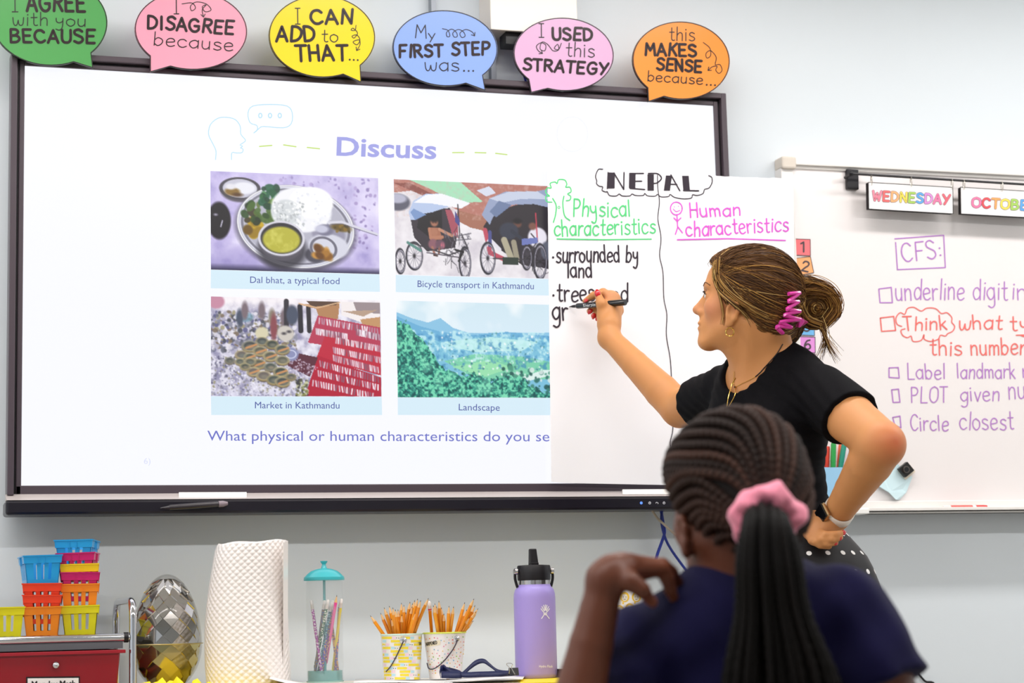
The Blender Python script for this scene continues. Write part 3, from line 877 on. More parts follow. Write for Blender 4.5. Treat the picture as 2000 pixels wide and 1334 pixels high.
c.line([(.57, .5), (.6, .74), (.68, .8)], .05, 'C04C60'); c.line([(.56, .7), (.6, .6), (.66, .7)], .04, 'E4E0E8'); c.line([(.6, .52), (.6, .66)], .04, '4C508C')
wheel(.585, .8, .045, .16); wheel(.915, .82, .04, .18); wheel(.83, .78, .03, .12); c.line([(.62, .8), (.82, .8), (.9, .6), (.86, .52)], .014, '3C3840'); c.poly([(.8, .58), (.9, .56), (.9, .62), (.8, .65)], '6C78B8'); c.poly([(.68, .78), (.78, .78), (.78, .86), (.68, .86)], '2C3830')
c.build('picture', [(769, 350), (1080, 364), (1081, 544.5), (773, 536)], YP, scr, 'picture of two parked cycle rickshaws with people sitting in them')
# valley landscape
c = Canvas(262, 150, 'D6EAF6', 11)
c.put(1 - np.clip(c.y * 3, 0, 1), 'CFE6F0', .7); c.put(np.clip((c.fbm(3, 3, 4) - .5) * 2, 0, 1) * (c.y < .3), 'FFFFFF')
c.poly([(0, .12), (.1, .18), (.2, .22), (.28, .17), (.36, .27), (.46, .32), (1, .3), (1, .5), (0, .5)], '8CC4E4'); c.poly([(0, .16), (.15, .26), (.3, .32), (.5, .34), (.7, .3), (1, .34), (1, 1), (0, 1)], '6CB0D8')
c.poly([(0, .34), (.3, .42), (.6, .34), (1, .38), (1, 1), (0, 1)], '7CC0DC')
c.poly([(.3, .42), (.6, .36), (.9, .4), (.8, .5), (.5, .52), (.38, .48)], 'B8E8E8'); c.poly([(.3, .62), (.5, .54), (.8, .56), (1, .62), (1, .8), (.5, .8)], '7CD0AC'); c.poly([(.35, .68), (.6, .6), (.74, .68), (.56, .78)], '98E0B0')
n = c.fbm(20, 4, 6); c.put(np.clip((n - .52) * 6, 0, 1) * (c.y > .3) * (c.y < .62), 'C8F0F4', .8); c.put(np.clip((.45 - n) * 6, 0, 1) * (c.y > .34) * (c.y < .7), '3C84B8', .7)
c.dots(150, lambda r: (r.uniform(.2, 1), r.uniform(.31, .8)), .014, ['F4FCFF', 'E0F4F8', '3C7C8C', '5C9CA0', 'FFFFFF'])
c.poly([(.8, .78), (.94, .7), (1, .7), (.98, .76), (.84, .82)], 'DCF0EC')
c.dots(70, lambda r: (r.uniform(.62, 1), r.uniform(.66, .95)), .035, ['2C6C64', '3C8474', 'D8E8E4', '1E5450', '4C9880'])
hill = np.interp(c.x, [0, .06, .12, .2, .25, .3, .4, .5, .6, .7, .8, .88, 1], [.2, .22, .34, .46, .6, .7, .76, .74, .82, .74, .8, .9, .96]) + (c.fbm(30, 3, 12) - .5) * .1
c.put((c.y > hill).astype(float), '2C9080'); n = c.fbm(40, 3, 14)
c.put((c.y > hill) * np.clip((n - .5) * 7, 0, 1), '7CE0B8', .9); c.put((c.y > hill) * np.clip((.47 - n) * 7, 0, 1), '0C4C50', .9)
c.put((c.y > hill) * np.clip((c.fbm(9, 3, 15) - .5) * 5, 0, 1), '9CE8C4', .35)
c.build('picture', [(774, 587), (1080, 595.5), (1081, 777), (777, 776)], YP, scr, 'picture of a green valley below hazy hills')
# captions, title, question, icons
M_cap = mat('caption_blue', 'D6ECF8', .3, emit=1.0)
M_navy = mat('slide_text_navy', '4A55A0', .3, emit=1.0)
S1 = lambda x, y: W(x, y, -.0010)
S2 = lambda x, y: W(x, y, -.0014)
for q in ([(412, 527), (741, 536), (742, 570), (411.5, 563)], [(773, 537), (1105, 546), (1105, 578), (773, 570.5)], [(412, 774), (745.5, 775.5), (746.3, 810.5), (412.6, 810.5)], [(777, 776.5), (1105, 777.5), (1105, 811), (777, 810.5)]):
    Ink().poly(q).build('caption_band', S1, M_cap, scr)
font_text('Dal bhat, a typical food', (488.5, 552.5), (663, 555), 13.2, S2, M_navy, scr)
font_text('Bicycle transport in Kathmandu', (815.5, 560.5), (1042.5, 565), 13.6, S2, M_navy, scr)
font_text('Market in Kathmandu', (498, 797.5), (663, 798), 13.6, S2, M_navy, scr)
font_text('Landscape', (896, 801.5), (976, 802.3), 13.6, S2, M_navy, scr)
font_text('Discuss', (657, 303), (852, 310), 37, S1, mat('title_violet', '9FA2E4', .3, emit=1.0), scr, 'title', bold=.022)
font_text('What physical or human characteristics do you se', (405, 860.5), (1073, 862), 20.5, S1, mat('question_violet', '6C72C8', .3, emit=1.0), scr, 'question')
font_text('6)', (281, 906), (294, 906), 12, S1, mat('faint_violet', 'DCE0F8', .3, emit=1.0), scr, 'page_number')
ink = Ink()
z = lambda a: [(x * .38, y * .38) for x, y in a]
ink.line(z([(1108, 820), (1110, 775), (1092, 735), (1072, 690), (1082, 640), (1120, 608), (1165, 603), (1210, 615), (1235, 650), (1238, 690), (1262, 720), (1248, 735), (1234, 745), (1247, 752), (1236, 760), (1249, 766), (1244, 784), (1215, 786), (1192, 785), (1190, 820)]), 1.6, True, 3)
ink.line(z([(1305, 683), (1322, 668), (1320, 645), (1285, 630), (1275, 580), (1300, 545), (1390, 537), (1475, 545), (1502, 580), (1497, 635), (1455, 657), (1355, 650), (1330, 662), (1305, 683)]), 1.6, True, 3)
for x in (1338, 1388, 1438): ink.ell((x * .38, 594 * .38), 3.2, 4.5, 2.0, 10)
ink.build('talking_head_icon', S1, mat('icon_blue', 'B4E0F4', .3, emit=1.0), scr)
ink = Ink()
for a in ([(507, 286), (531, 284)], [(554, 283), (578, 286.5)], [(600, 288), (624, 290.5)], [(884, 298), (906, 298)], [(928, 298), (949, 298.5)], [(968, 299.5), (990, 302)]): Ink().line(a, 2.4).build('title_dash', S1, mat('dash_green', 'C4E070', .3, emit=1.0), scr)
ink = Ink(); ink.ell((1118, 262), 30, 34, 1.2)
ink.build('faint_icon', S1, mat('faint_icon', 'F1F3FA', .3, emit=1.0), scr)

# stylus resting on the bar's lower ledge
a, b = W(313, 992.5, -.042), W(443, 983.5, -.042)
ax = (b - a) / np.linalg.norm(b - a); L = np.linalg.norm(b - a)
sty = empty('stylus', a, 'slim black stylus lying aslant along the black bar under the display', 'pen')
MB().lathe(a, [(.0012, 0), (.0045, .018), (.0062, .02), (.0068, L * .5), (.006, L - .01), (.004, L)], 12, ax).build('barrel', mat('stylus_black', '201820', .25, spec=.8), sty, smooth=True)
MB().lathe(a + ax * (L - .018), [(.0068, 0), (.0068, .01), (.0055, .014), (.0035, .02)], 12, ax).build('end_cap', mat('stylus_grey', '8A7C84', .35), sty, smooth=True)

# ---------------------------------------------------------------- speech bubble signs
M_ink = mat('print_black', '1C1618', .35)
def bubble(colr, cname, c, rx, ry, tail, texts, doodles, lab):
    Y = -.030
    S = lambda x, y: W(x, y, Y)
    tail = np.array(tail, float)
    rot = math.radians(3.0)
    def ep(t): return np.array([c[0] + rx * math.cos(t) * math.cos(rot) - ry * math.sin(t) * math.sin(rot), c[1] + rx * math.cos(t) * math.sin(rot) + ry * math.sin(t) * math.cos(rot)])
    def ang(p):
        d = p - np.array(c); u = d[0] * math.cos(rot) + d[1] * math.sin(rot); v = -d[0] * math.sin(rot) + d[1] * math.cos(rot)
        return math.atan2(v / ry, u / rx)
    a0, a1 = ang(tail[0]), ang(tail[2])
    if a1 > a0:      # tail on the right: from outer point anticlockwise round to inner
        ts = np.linspace(a1, a0 + 2 * math.pi, 60)
    else:            # tail on the left
        ts = np.linspace(a0, a1 + 2 * math.pi, 60)
    pts = [ep(t) for t in ts] + [tail[1]]
    P3 = np.array([S(*p) for p in pts])
    if a1 > a0: pass
    base = P3.mean(0)
    root = empty('speech_bubble_sign', (base[0], Y, P3[:, 2].min()), lab, 'sign', 'speech bubble signs along the top of the display')
    n = len(P3)
    m_ = mat('card_' + cname, colr, .28, spec=.5, coat=.25)
    back = P3 + np.array([0, .006, 0])
    mb = MB().add(list(P3) + list(back), [tuple(range(n)), tuple(range(n, 2 * n))[::-1]])
    mb.build('card', m_, root)
    mb = MB().add(list(P3 + np.array([0, .0004, 0])) + list(back), [(i, (i + 1) % n, n + (i + 1) % n, n + i) for i in range(n)])
    mb.build('card_edge', M_black, root)
    S3 = lambda x, y: W(x, y, Y - .0006)
    cen = np.array(c, float)
    ink = Ink(); q = np.array(pts + [pts[0]]); q = q + (cen - q) * .012
    ink.line(q, 1.7); ink.build('outline', S3, M_ink, root)
    thin = Ink()
    for k, (t, p0, p1, cap, w_) in enumerate(texts):
        wi = stroke_text(Ink(), t, p0, p1, cap, w_, .5 if w_ > 4 else .15, k + 3)
        wi.build('bold_word' if w_ > 4 else 'thin_word', S3, mat('print_bold', '2A1C20', .25) if w_ > 4 else M_ink, root)
    for pth in doodles:
        thin.line(pth, 1.5, True)
        a, b = np.array(pth[-2], float), np.array(pth[-1], float)
        d = (b - a) / np.linalg.norm(b - a)
        for s_ in (2.5, -2.5):
            e = np.array([d[0] * math.cos(s_) - d[1] * math.sin(s_), d[0] * math.sin(s_) + d[1] * math.cos(s_)])
            thin.line([b, b + e * 7], 1.5)
    thin.build('curly_arrow', S3, M_ink, root)
    # magnet holding the card to the top of the display
    mc = S(c[0], c[1] + ry * .86) + np.array([0, .0065, 0])
    MB().lathe(mc, [(.012, 0), (.012, .0075)], 14, (0, 1, 0)).build('magnet', M_black, root)
z1 = lambda a: [(x * .38, y * .38) for x, y in a]
z2 = lambda a: [(740 + x * .36, y * .36) for x, y in a]
bubble('4E9B52', 'green', (97, 42), 113, 86, [(178, 103), (182, 133), (143, 119)],
       [('|', (24, 23), (36, 23), 32, 2), ('AGREE', (52, 21), (168, 22), 33, 5.6), ('with', (24, 50), (95, 50), 26, 2), ('you', (107, 50), (169, 52), 24, 2), ('BECAUSE', (19, 82), (187, 84), 25, 5.2)], [],
       'green speech bubble sign reading I agree with you because, leftmost')
bubble('E99AB0', 'pink', (373, 59), 110, 77, [(297, 107), (293, 141), (334, 127)],
       [('|', (340, 27), (350, 27), 34, 2), ('DISAGREE', (287, 55), (457, 67), 25, 5.2), ('because', (299, 88), (456, 100), 26, 2)],
       [z1([(935, 20), (985, 15), (1005, 40), (985, 55), (980, 30), (1010, 10), (1060, 20), (1085, 50), (1055, 60), (1040, 35), (1060, 25), (1040, 50), (1046, 88)])],
       'pink speech bubble sign reading I disagree because')
bubble('EBCF0C', 'yellow', (629, 71), 104, 80, [(703, 127), (706, 161), (671, 146)],
       [('|', (577, 47), (587, 47), 31, 2), ('CAN', (606, 46), (689, 46), 27, 5.6), ('ADD', (539, 81), (617, 80), 28, 5.6), ('to', (628, 82), (661, 82), 25, 2), ('THAT', (577, 119), (680, 117), 30, 5.6), ('...', (681, 117), (702, 118), 20, 2.6)],
       [z1([(1830, 130), (1825, 155), (1805, 155), (1815, 145), (1838, 170), (1820, 195), (1810, 185), (1835, 180), (1850, 205), (1835, 230), (1815, 215), (1845, 205), (1850, 230), (1833, 260)])],
       'yellow speech bubble sign reading I can add to that')
bubble('86A4E6', 'blue', (869.5, 94), 102.5, 74, [(943, 147), (948.5, 177), (911, 164)],
       [('M', (810, 74), (834, 75), 26, 2), ('Q', (836, 76), (851, 76), 18, 2), ('FIRST', (779, 112), (866, 110), 23, 5.2), ('STEP', (882, 108), (957, 106), 24, 5.2), ('was', (829, 138), (898, 139), 27, 2), ('...', (904, 139), (928, 139), 20, 2.6)],
       [z2([(345, 155), (375, 165), (385, 195), (370, 198), (368, 175), (395, 158), (420, 175), (425, 198), (408, 200), (402, 178), (430, 160), (458, 172), (468, 195), (450, 203), (440, 180), (470, 160), (505, 172), (520, 195)])],
       'light blue speech bubble sign reading My first step was')
bubble('D6A8CC', 'lilac', (1101, 106), 98, 71.5, [(1038, 151), (1037, 181), (1071, 170)],
       [('|', (1053, 73), (1063, 73), 27, 2), ('USED', (1078, 77), (1158, 79), 23, 5.2), ('this', (1105, 110), (1162, 112), 28, 2), ('STRATEGY', (1021, 136), (1187, 146), 22, 5)],
       [z2([(990, 235), (975, 268), (952, 262), (970, 240), (975, 270), (945, 275), (915, 240), (885, 228), (875, 265), (900, 275), (905, 245), (880, 232), (855, 250), (865, 275), (888, 290)])],
       'lilac speech bubble sign reading I used this strategy')
bubble('EE8E34', 'orange', (1330.5, 118), 95, 76, [(1267, 170), (1266, 199), (1297, 188)],
       [('this', (1307, 79), (1358, 80), 27, 2), ('MAKES', (1260, 107), (1361, 110), 23, 5.2), ('SENSE', (1282, 136), (1371, 141), 22, 5.2), ('because', (1264, 158), (1373, 165), 20, 2), ('...', (1378, 166), (1400, 167), 20, 2.6)],
       [z2([(1760, 230), (1795, 260), (1800, 300), (1780, 315), (1775, 290), (1800, 275), (1830, 310), (1825, 350), (1850, 350), (1862, 380), (1845, 398), (1828, 380), (1835, 360), (1810, 362), (1785, 382)])],
       'orange speech bubble sign reading this makes sense because, rightmost')

# ---------------------------------------------------------------- box, raceway and cables on the wall
M_grey = mat('grey_steel', '9DA2AA', .45, metal=.3)
a, b = W(838, 60, YW), W(847, 60, YW)
o = MB().box((a[0], YW - .025, Z1 + .04), (b[0], YW, CEIL - .002)).build('trim_1', M_grey); o['kind'] = 'structure'
a, b = W(953, 60, YW), W(963, 60, YW)
o = MB().box((a[0], YW - .02, Z1 + .04), (b[0], YW, CEIL - .002)).build('trim_2', M_grey); o['kind'] = 'structure'
a, b = W(961, 55, -.018), W(1126, 55, -.018)
bx = empty('wall_control_box', ((a[0] + b[0]) / 2, YW, a[2]), 'cream metal equipment box high on the wall above the display', 'box')
MB().box((a[0], -.013, a[2]), (b[0], YW, a[2] + .28)).build('housing', mat('box_cream', 'F4ECE4', .5), bx, bevel=.003)
MB().box((a[0] - .003, -.018, a[2] - .003), (b[0] + .003, -.013, a[2] + .283)).build('cover', mat('box_cream', 'F4ECE4', .5), bx, bevel=.002)
MB().box((a[0] + .04, .0, a[2] - .03), (a[0] + .1, .05, a[2])).build('cable_port', M_black, bx)
M_blue = mat('cable_blue', '1C2FA0', .4)
cb = [P3_ for P3_ in (W(1018, 60, .03), W(1010, 90, .05), W(1018, 130, .06), W(1026, 155, .07), W(1030, 175, .075))]
tag(MB().tube(cr(cb, 6), .003, 8).build('network_cable', M_blue, smooth=True), 'blue cable running down the wall behind the top of the display', 'cable')
for k, (pts, colr, r_, lab) in enumerate([
    ([(1291, 996), (1295, 1020), (1298, 1040), (1292, 1060), (1283, 1086), (1276, 1120)], '2438A8', .0038, 'blue cable hanging below the display, curving down to the left'),
    ([(1293, 996), (1292, 1020), (1299, 1050), (1310, 1072), (1326, 1095), (1345, 1120)], '24348C', .0034, 'blue cable hanging below the display, curving down to the right'),
    ([(1273, 996), (1284, 1012), (1298, 1025), (1312, 1038), (1335, 1056)], 'B8AC9C', .003, 'beige cable crossing over the blue cables below the display')]):
    q = cr([W(x, y, .045 - .012 * k) for x, y in pts], 6)
    tag(MB().tube(q, r_, 8).build('hanging_cable', mat('cable_' + colr, colr, .4), smooth=True), lab, 'cable', 'cables below the display')

# ---------------------------------------------------------------- chart paper
M_paper = mat('chart_paper', 'FBFAFF', .75, noise=.01, nscale=4, trans=0)
xk = 1.652 + .034
x_r = W(1550, 400, .04)[0]
def paper_y(x):
    t = np.clip((x - xk) / (x_r - xk), 0, 1)
    return -.019 + .058 * t ** 1.3
def SPap(px, py, off=.0009):
    v = ray(px, py); y = -.019
    for _ in range(6):
        x = CAM[0] + v[0] * (y - CAM[1]) / v[1]
        y = paper_y(x) - off
    return CAM + v * ((y - CAM[1]) / v[1])
chart = empty('chart_paper', W(1310, 945, -.02), 'large white chart paper headed Nepal, taped over the right side of the display', 'paper')
rows = []
xs = np.concatenate([np.linspace(1069, 1395, 24), np.linspace(1400, 1549, 20)])
rs = np.random.RandomState(4)
def top_y(x): return np.interp(x, [1069, 1076, 1180, 1395], [330, 324, 331, 342]) if x < 1396 else np.interp(x, [1400, 1549], [343.5, 349.5]) + rs.uniform(-1, 1)
def bot_y(x): return np.interp(x, [1069, 1100, 1310, 1549], [941, 943.5, 947.5, 950])
V, F = [], []
NR = 14
for i, x in enumerate(xs):
    ty, by = top_y(x), bot_y(x)
    for j in range(NR + 1):
        t = j / NR
        xx = x + (7.5 * t if i == 0 else 6 * t) + rs.uniform(-.2, .2)
        V.append(SPap(xx, ty + (by - ty) * t, .0004 * math.sin(x * .03 + j * .7)))
for i in range(len(xs) - 1):
    for j in range(NR):
        k = i * (NR + 1) + j
        F.append((k, k + 1, k + NR + 2, k + NR + 1))
o = make('sheet', np.array(V), F, M_paper, chart)
md = o.modifiers.new('s', 'SOLIDIFY'); md.thickness = .0006; md.offset = 1
z5 = lambda a: [(1040 + x * .2923, 310 + y * .2923) for x, y in a]
SI = lambda x, y: SPap(x, y, .0016)
M_mk = mat('marker_black', '2A1E2C', .5)
M_mg = mat('marker_green', '4FD07C', .5)
M_mp = mat('marker_pink', 'E052D0', .5)
ink = Ink()
for st_, w_ in (([(505, 90), (500, 200)], 2), ([(528, 92), (526, 198)], 13.5), ([(545, 95), (610, 205), (612, 92)], 2.6), ([(668, 98), (666, 196)], 12.5), ([(650, 98), (742, 98)], 2.6), ([(660, 150), (730, 150)], 2.6), ([(652, 197), (750, 206)], 2.6),
                ([(790, 104), (790, 214)], 12.5), ([(912, 112), (898, 214)], 12), ([(925, 108), (985, 214)], 2.6), ([(905, 170), (965, 172)], 2.6), ([(1022, 114), (1030, 212)], 13), ([(1010, 212), (1110, 214)], 2.8)):
    if w_ > 10:
        (xa, ya), (xb, yb) = z5(st_)
        ink.poly([(xa - w_ / 2, ya), (xb - w_ / 2, yb), (xb + w_ / 2, yb), (xa + w_ / 2, ya)])
        continue
    ink.line(z5(st_), w_)
ink.line(z5([(775, 98), (835, 100), (862, 130), (835, 160), (800, 166)]), 2.6, True)
ink.build('title_lettering', SI, M_mk, chart)
ink = Ink()
cl = [(470, 70), (440, 72), (422, 115), (430, 148), (428, 165), (445, 182), (470, 188), (465, 210), (490, 222), (500, 220), (515, 245), (560, 248), (580, 235), (600, 248), (650, 248), (665, 235), (690, 245), (740, 245), (750, 232), (770, 248), (820, 250), (835, 238), (860, 255), (910, 252), (920, 238), (950, 258), (1010, 268), (1062, 262), (1070, 240), (1100, 245), (1140, 232), (1150, 205), (1180, 195), (1200, 160), (1198, 125), (1178, 112)]
ink.line(z5(cl), 1.9, True, 4)
ink.line(z5([(835, 110), (838, 200), (848, 290), (838, 400), (856, 500), (858, 560), (850, 650), (872, 760), (878, 930), (898, 1040), (895, 1180), (920, 1334)]) + [(1312, 745), (1316, 790), (1314, 840), (1309, 868), (1318, 893), (1314, 928)], 1.7, True)
ink.build('drawn_lines', SI, M_mk, chart)
ink = Ink()
tr_ = [(130, 290), (95, 285), (90, 250), (115, 250), (88, 225), (100, 195), (125, 195), (118, 165), (150, 155), (165, 165), (175, 140), (215, 142), (230, 170), (222, 190), (250, 190), (258, 220), (235, 235), (255, 250), (250, 275), (225, 280)]
ink.line(z5(tr_), 2.2, True, 5)
ink.line(z5([(135, 265), (158, 310), (155, 370), (140, 425)]), 2.4, True); ink.line(z5([(210, 250), (203, 300), (215, 380), (250, 412)]), 2.4, True); ink.ell(z5([(177, 325)])[0], 2, 2.6, 1.2, 8)
ink.line([(1088, 466.5), (1180, 468), (1272, 467)], 2.4)
ink.build('green_drawing', SI, M_mg, chart)
stroke_text(Ink(), 'Physical', (1119, 423), (1232, 423), 33, 2.8, .8, 5).build('handwritten_word', SI, M_mg, chart)
stroke_text(Ink(), 'characteristics', (1082, 461), (1281, 456), 32, 2.8, .8, 6).build('handwritten_word', SI, M_mg, chart)
ink = Ink()
ink.ell((1321, 407), 11.5, 12.5, 2.2); ink.line(z5([(940, 335), (960, 352), (985, 345)]), 1.5, True); ink.disc((1317, 404), 1); ink.disc((1325, 403), 1)
ink.line(z5([(965, 372), (970, 455)]), 2.2); ink.line(z5([(945, 395), (968, 418), (992, 395)]), 2.2); ink.line(z5([(955, 505), (972, 455), (1003, 495)]), 2.2)
ink.line([(1323, 468), (1420, 466), (1534, 469.5)], 2.4)
ink.build('pink_drawing', SI, M_mp, chart)
stroke_text(Ink(), 'Human', (1347, 424), (1448, 421), 28, 2.8, .8, 7).build('handwritten_word', SI, M_mp, chart)
stroke_text(Ink(), 'characteristics', (1340, 462), (1541, 451), 31, 2.8, .8, 8).build('handwritten_word', SI, M_mp, chart)
ink = Ink()
ink.build('black_drawing', SI, M_mk, chart)
stroke_text(Ink(), '*surrounded by', (1079, 512), (1247, 511), 33, 3.2, .8, 9).build('handwritten_word', SI, M_mk, chart)
stroke_text(Ink(), 'land', (1108, 542), (1157, 541), 31, 3.2, .8, 10).build('handwritten_word', SI, M_mk, chart)
stroke_text(Ink(), '*trees and', (1079, 588), (1228, 589), 35, 3.2, .8, 11).build('handwritten_word', SI, M_mk, chart)
stroke_text(Ink(), 'gr', (1079, 625), (1110, 624), 40, 3.4, .6, 12).build('handwritten_word', SI, M_mk, chart)

# ---------------------------------------------------------------- whiteboard
YB_ = .055
M_wb = mat('whiteboard_enamel', 'F0EAE9', .22, spec=.4, coat=.2)
M_alu = mat('whiteboard_frame', 'F2EEEA', .4)
a = W(1546, 330, YB_); b = W(1700, 985, YB_); x1 = 3.2
zt = W(1760, 334, YB_)[2]; zb = W(1850, 978, YB_)[2]
wx0 = a[0]
wb = empty('whiteboard', ((wx0 + x1) / 2, YB_, zb), 'white dry erase whiteboard with purple and red handwriting right of the display', 'whiteboard')
pan = MB().box((wx0, YB_, zb), (x1, YW - .002, zt)).build('writing_surface', M_wb, wb)
zt2 = W(1760, 317, YB_ - .015)[2]
MB().box((wx0 + .0, YB_ - .014, zt), (x1, YW, zt2)).box((wx0, YB_ - .006, zt - .008), (x1, YW, zt)).build('top_rail', M_alu, wb, bevel=.002)
xl_ = W(1526, 400, YB_)[0]
MB().box((xl_, YB_ - .008, zb), (wx0, YW, zt)).build('side_rail', M_alu, wb, bevel=.002)
MB().box((xl_ - .001, YB_ - .018, zt - .012), (wx0 + .006, YW, zt2 + .001)).build('corner_cap', mat('cap_beige', 'DCD2C6', .5), wb, bevel=.005)
zt0 = W(1850, 1000, YB_ - .06)[2]; zt1 = W(1850, 992, YB_ - .06)[2]
ty = YB_ - .062
MB().box((xl_ + .01, ty, zt0), (x1, YW, zt0 + .006)).box((xl_ + .01, ty, zt0), (x1, ty + .004, zt1 + .002)).box((xl_ + .01, YB_ - .006, zt0), (x1, YW, zb)).build('marker_tray', M_alu, wb, bevel=.0015)
a = W(1697, 1000, ty)
MB().box((xl_, ty - .003, zt0 - .003), (a[0], YB_, zt1)).build('tray_end_cap', mat('cap_white', 'FBFAF6', .4), wb, bevel=.002)
SW = lambda x, y: W(x, y, YB_ - .0008)
z6 = lambda a: [(1500 + x * .3149, 280 + y * .3149) for x, y in a]
z7 = lambda a: [(1500 + x * .2849, 680 + y * .2849) for x, y in a]
ink = Ink()
ink.line(z6([(787, 592), (1090, 570), (1100, 770), (803, 783), (792, 615)]), 2.2)
ink.line(z6([(688, 903), (765, 893), (772, 988), (695, 988), (688, 903)]), 2.2)
for q in ([(830, 135), (893, 132), (900, 205), (830, 200), (830, 135)], [(848, 285), (895, 280), (905, 370), (858, 372), (848, 285)], [(855, 475), (905, 465), (912, 545), (870, 530), (855, 475)]): ink.line(z7(q), 2.2)
ink.build('purple_drawing', SW, mat('marker_purple', 'B87CCC', .5), wb)
stroke_text(Ink(), 'CFS:', (1762, 512), (1842, 504), 37, 2.6, .5, 3).build('handwritten_word', SW, mat('marker_purple', 'B87CCC', .5), wb)
stroke_text(Ink(), 'underline', (1749, 586), (1884, 585), 39, 2.3, .7, 4).build('handwritten_word', SW, mat('marker_purple', 'B87CCC', .5), wb)
stroke_text(Ink(), 'digit', (1900, 586), (1969, 586), 39, 2.3, .7, 5).build('handwritten_word', SW, mat('marker_purple', 'B87CCC', .5), wb)
stroke_text(Ink(), 'in', (1976, 585), (2006, 585), 36, 2.3, .7, 6).build('handwritten_word', SW, mat('marker_purple', 'B87CCC', .5), wb)
stroke_text(Ink(), 'Label', (1772, 740), (1847, 740), 31, 2.2, .7, 7).build('handwritten_word', SW, mat('marker_purple', 'B87CCC', .5), wb)
stroke_text(Ink(), 'landmark', (1869, 739), (1984, 739), 30, 2.2, .7, 8).build('handwritten_word', SW, mat('marker_purple', 'B87CCC', .5), wb)
stroke_text(Ink(), 'n', (1997, 738), (2014, 738), 30, 2.2, .7, 8).build('handwritten_word', SW, mat('marker_purple', 'B87CCC', .5), wb)
stroke_text(Ink(), 'PLOT', (1779, 786), (1851, 785), 31, 2.2, .7, 9).build('handwritten_word', SW, mat('marker_purple', 'B87CCC', .5), wb)
stroke_text(Ink(), 'given', (1876, 784), (1953, 782), 30, 2.2, .7, 10).build('handwritten_word', SW, mat('marker_purple', 'B87CCC', .5), wb)
stroke_text(Ink(), 'nu', (1970, 780), (2004, 778), 38, 2.2, .7, 11).build('handwritten_word', SW, mat('marker_purple', 'B87CCC', .5), wb)
stroke_text(Ink(), 'Circle', (1778, 841), (1853, 841), 31, 2.2, .7, 12).build('handwritten_word', SW, mat('marker_purple', 'B87CCC', .5), wb)
stroke_text(Ink(), 'closest', (1874, 839), (1981, 839), 36, 2.2, .7, 13).build('handwritten_word', SW, mat('marker_purple', 'B87CCC', .5), wb)
ink = Ink()
ink.line(z6([(697, 1083), (780, 1073), (792, 1160), (705, 1166), (697, 1083)]), 2.4)
ink.build('checkbox', SW, mat('marker_red', 'F0706A', .5), wb); ink = Ink()
cl = [(830, 1135), (800, 1120), (795, 1080), (820, 1050), (848, 1060), (865, 1025), (905, 1017), (950, 1040), (985, 1022), (1040, 1025), (1075, 1055), (1110, 1050), (1140, 1080), (1140, 1110), (1158, 1135), (1145, 1165), (1115, 1180), (1100, 1195), (1070, 1190), (1055, 1215), (1010, 1228), (970, 1215), (968, 1185), (950, 1222), (900, 1228), (888, 1195), (865, 1205), (835, 1190), (825, 1160), (850, 1150)]
ink.line(z6(cl), 2.2, True, 4)
Ink().line(z6([(1540, 1190), (1600, 1188)]), 2.4).build('underline', SW, mat('marker_red', 'F0706A', .5), wb)
ink.build('red_drawing', SW, mat('marker_red', 'F0706A', .5), wb)
stroke_text(Ink(), 'Think', (1765, 646), (1851, 643), 27, 2.8, .6, 14).build('handwritten_word', SW, mat('marker_red', 'F0706A', .5), wb)
stroke_text(Ink(), 'what', (1872, 644), (1958, 643), 29, 2.8, .6, 15).build('handwritten_word', SW, mat('marker_red', 'F0706A', .5), wb)
stroke_text(Ink(), 'ty', (1973, 646), (2010, 646), 30, 2.8, .6, 16).build('handwritten_word', SW, mat('marker_red', 'F0706A', .5), wb)
stroke_text(Ink(), 'this', (1816, 694), (1880, 694), 32, 2.8, .6, 17).build('handwritten_word', SW, mat('marker_red', 'F0706A', .5), wb)
stroke_text(Ink(), 'number', (1896, 694), (2003, 692), 33, 2.8, .6, 18).build('handwritten_word', SW, mat('marker_red', 'F0706A', .5), wb)

# number cards
cards = [('1', 'F2767C', 'red', [(1552, 466.5), (1582.5, 467.5), (1583, 499.5), (1552, 498)]), ('2', 'F8AE74', 'orange', [(1553, 504.5), (1583, 501), (1589.5, 532.5), (1560, 537.5)]), ('3', 'F6DC30', 'yellow', [(1557, 541.5), (1586, 542.5), (1587, 574), (1558, 573)]),
         ('4', '7CC878', 'green', [(1558, 579), (1588, 580), (1589, 612), (1559, 611)]), ('5', '74B8EC', 'blue', [(1560, 620), (1590, 621), (1591, 655.5), (1561, 654)]), ('6', 'E494DC', 'lilac', [(1561.5, 657.5), (1592, 658.5), (1592.5, 689), (1562, 687.5)]), ('7', 'E88CC8', 'pink', [(1562, 690.5), (1592.5, 691.5), (1593, 722), (1562.5, 721)])]
for d, colr, cn, q in cards:
    P3 = [W(x, y, YB_ - .0015) for x, y in q]
    o = empty('number_card', np.mean(P3, 0), '%s card with the number %s in the column of cards on the whiteboard' % (cn, d), 'card', 'number cards in a column')
    MB().prism(P3[::-1], (0, .001, 0)).build('card', mat('card_n' + cn, colr, .5), o)
    ink = Ink(); ink.line(q + [q[0]], 1.1)
    cx_, cy_ = np.mean([p[0] for p in q]), np.mean([p[1] for p in q])
    stroke_text(ink, d, (cx_ - 7, cy_ + 9), (cx_ + 7, cy_ + 9 + (3 if d == '2' else 0)), 19, 3.2)
    ink.build('numeral', lambda x, y: W(x, y, YB_ - .0020), mat('numeral_grey', '504448', .5), o)

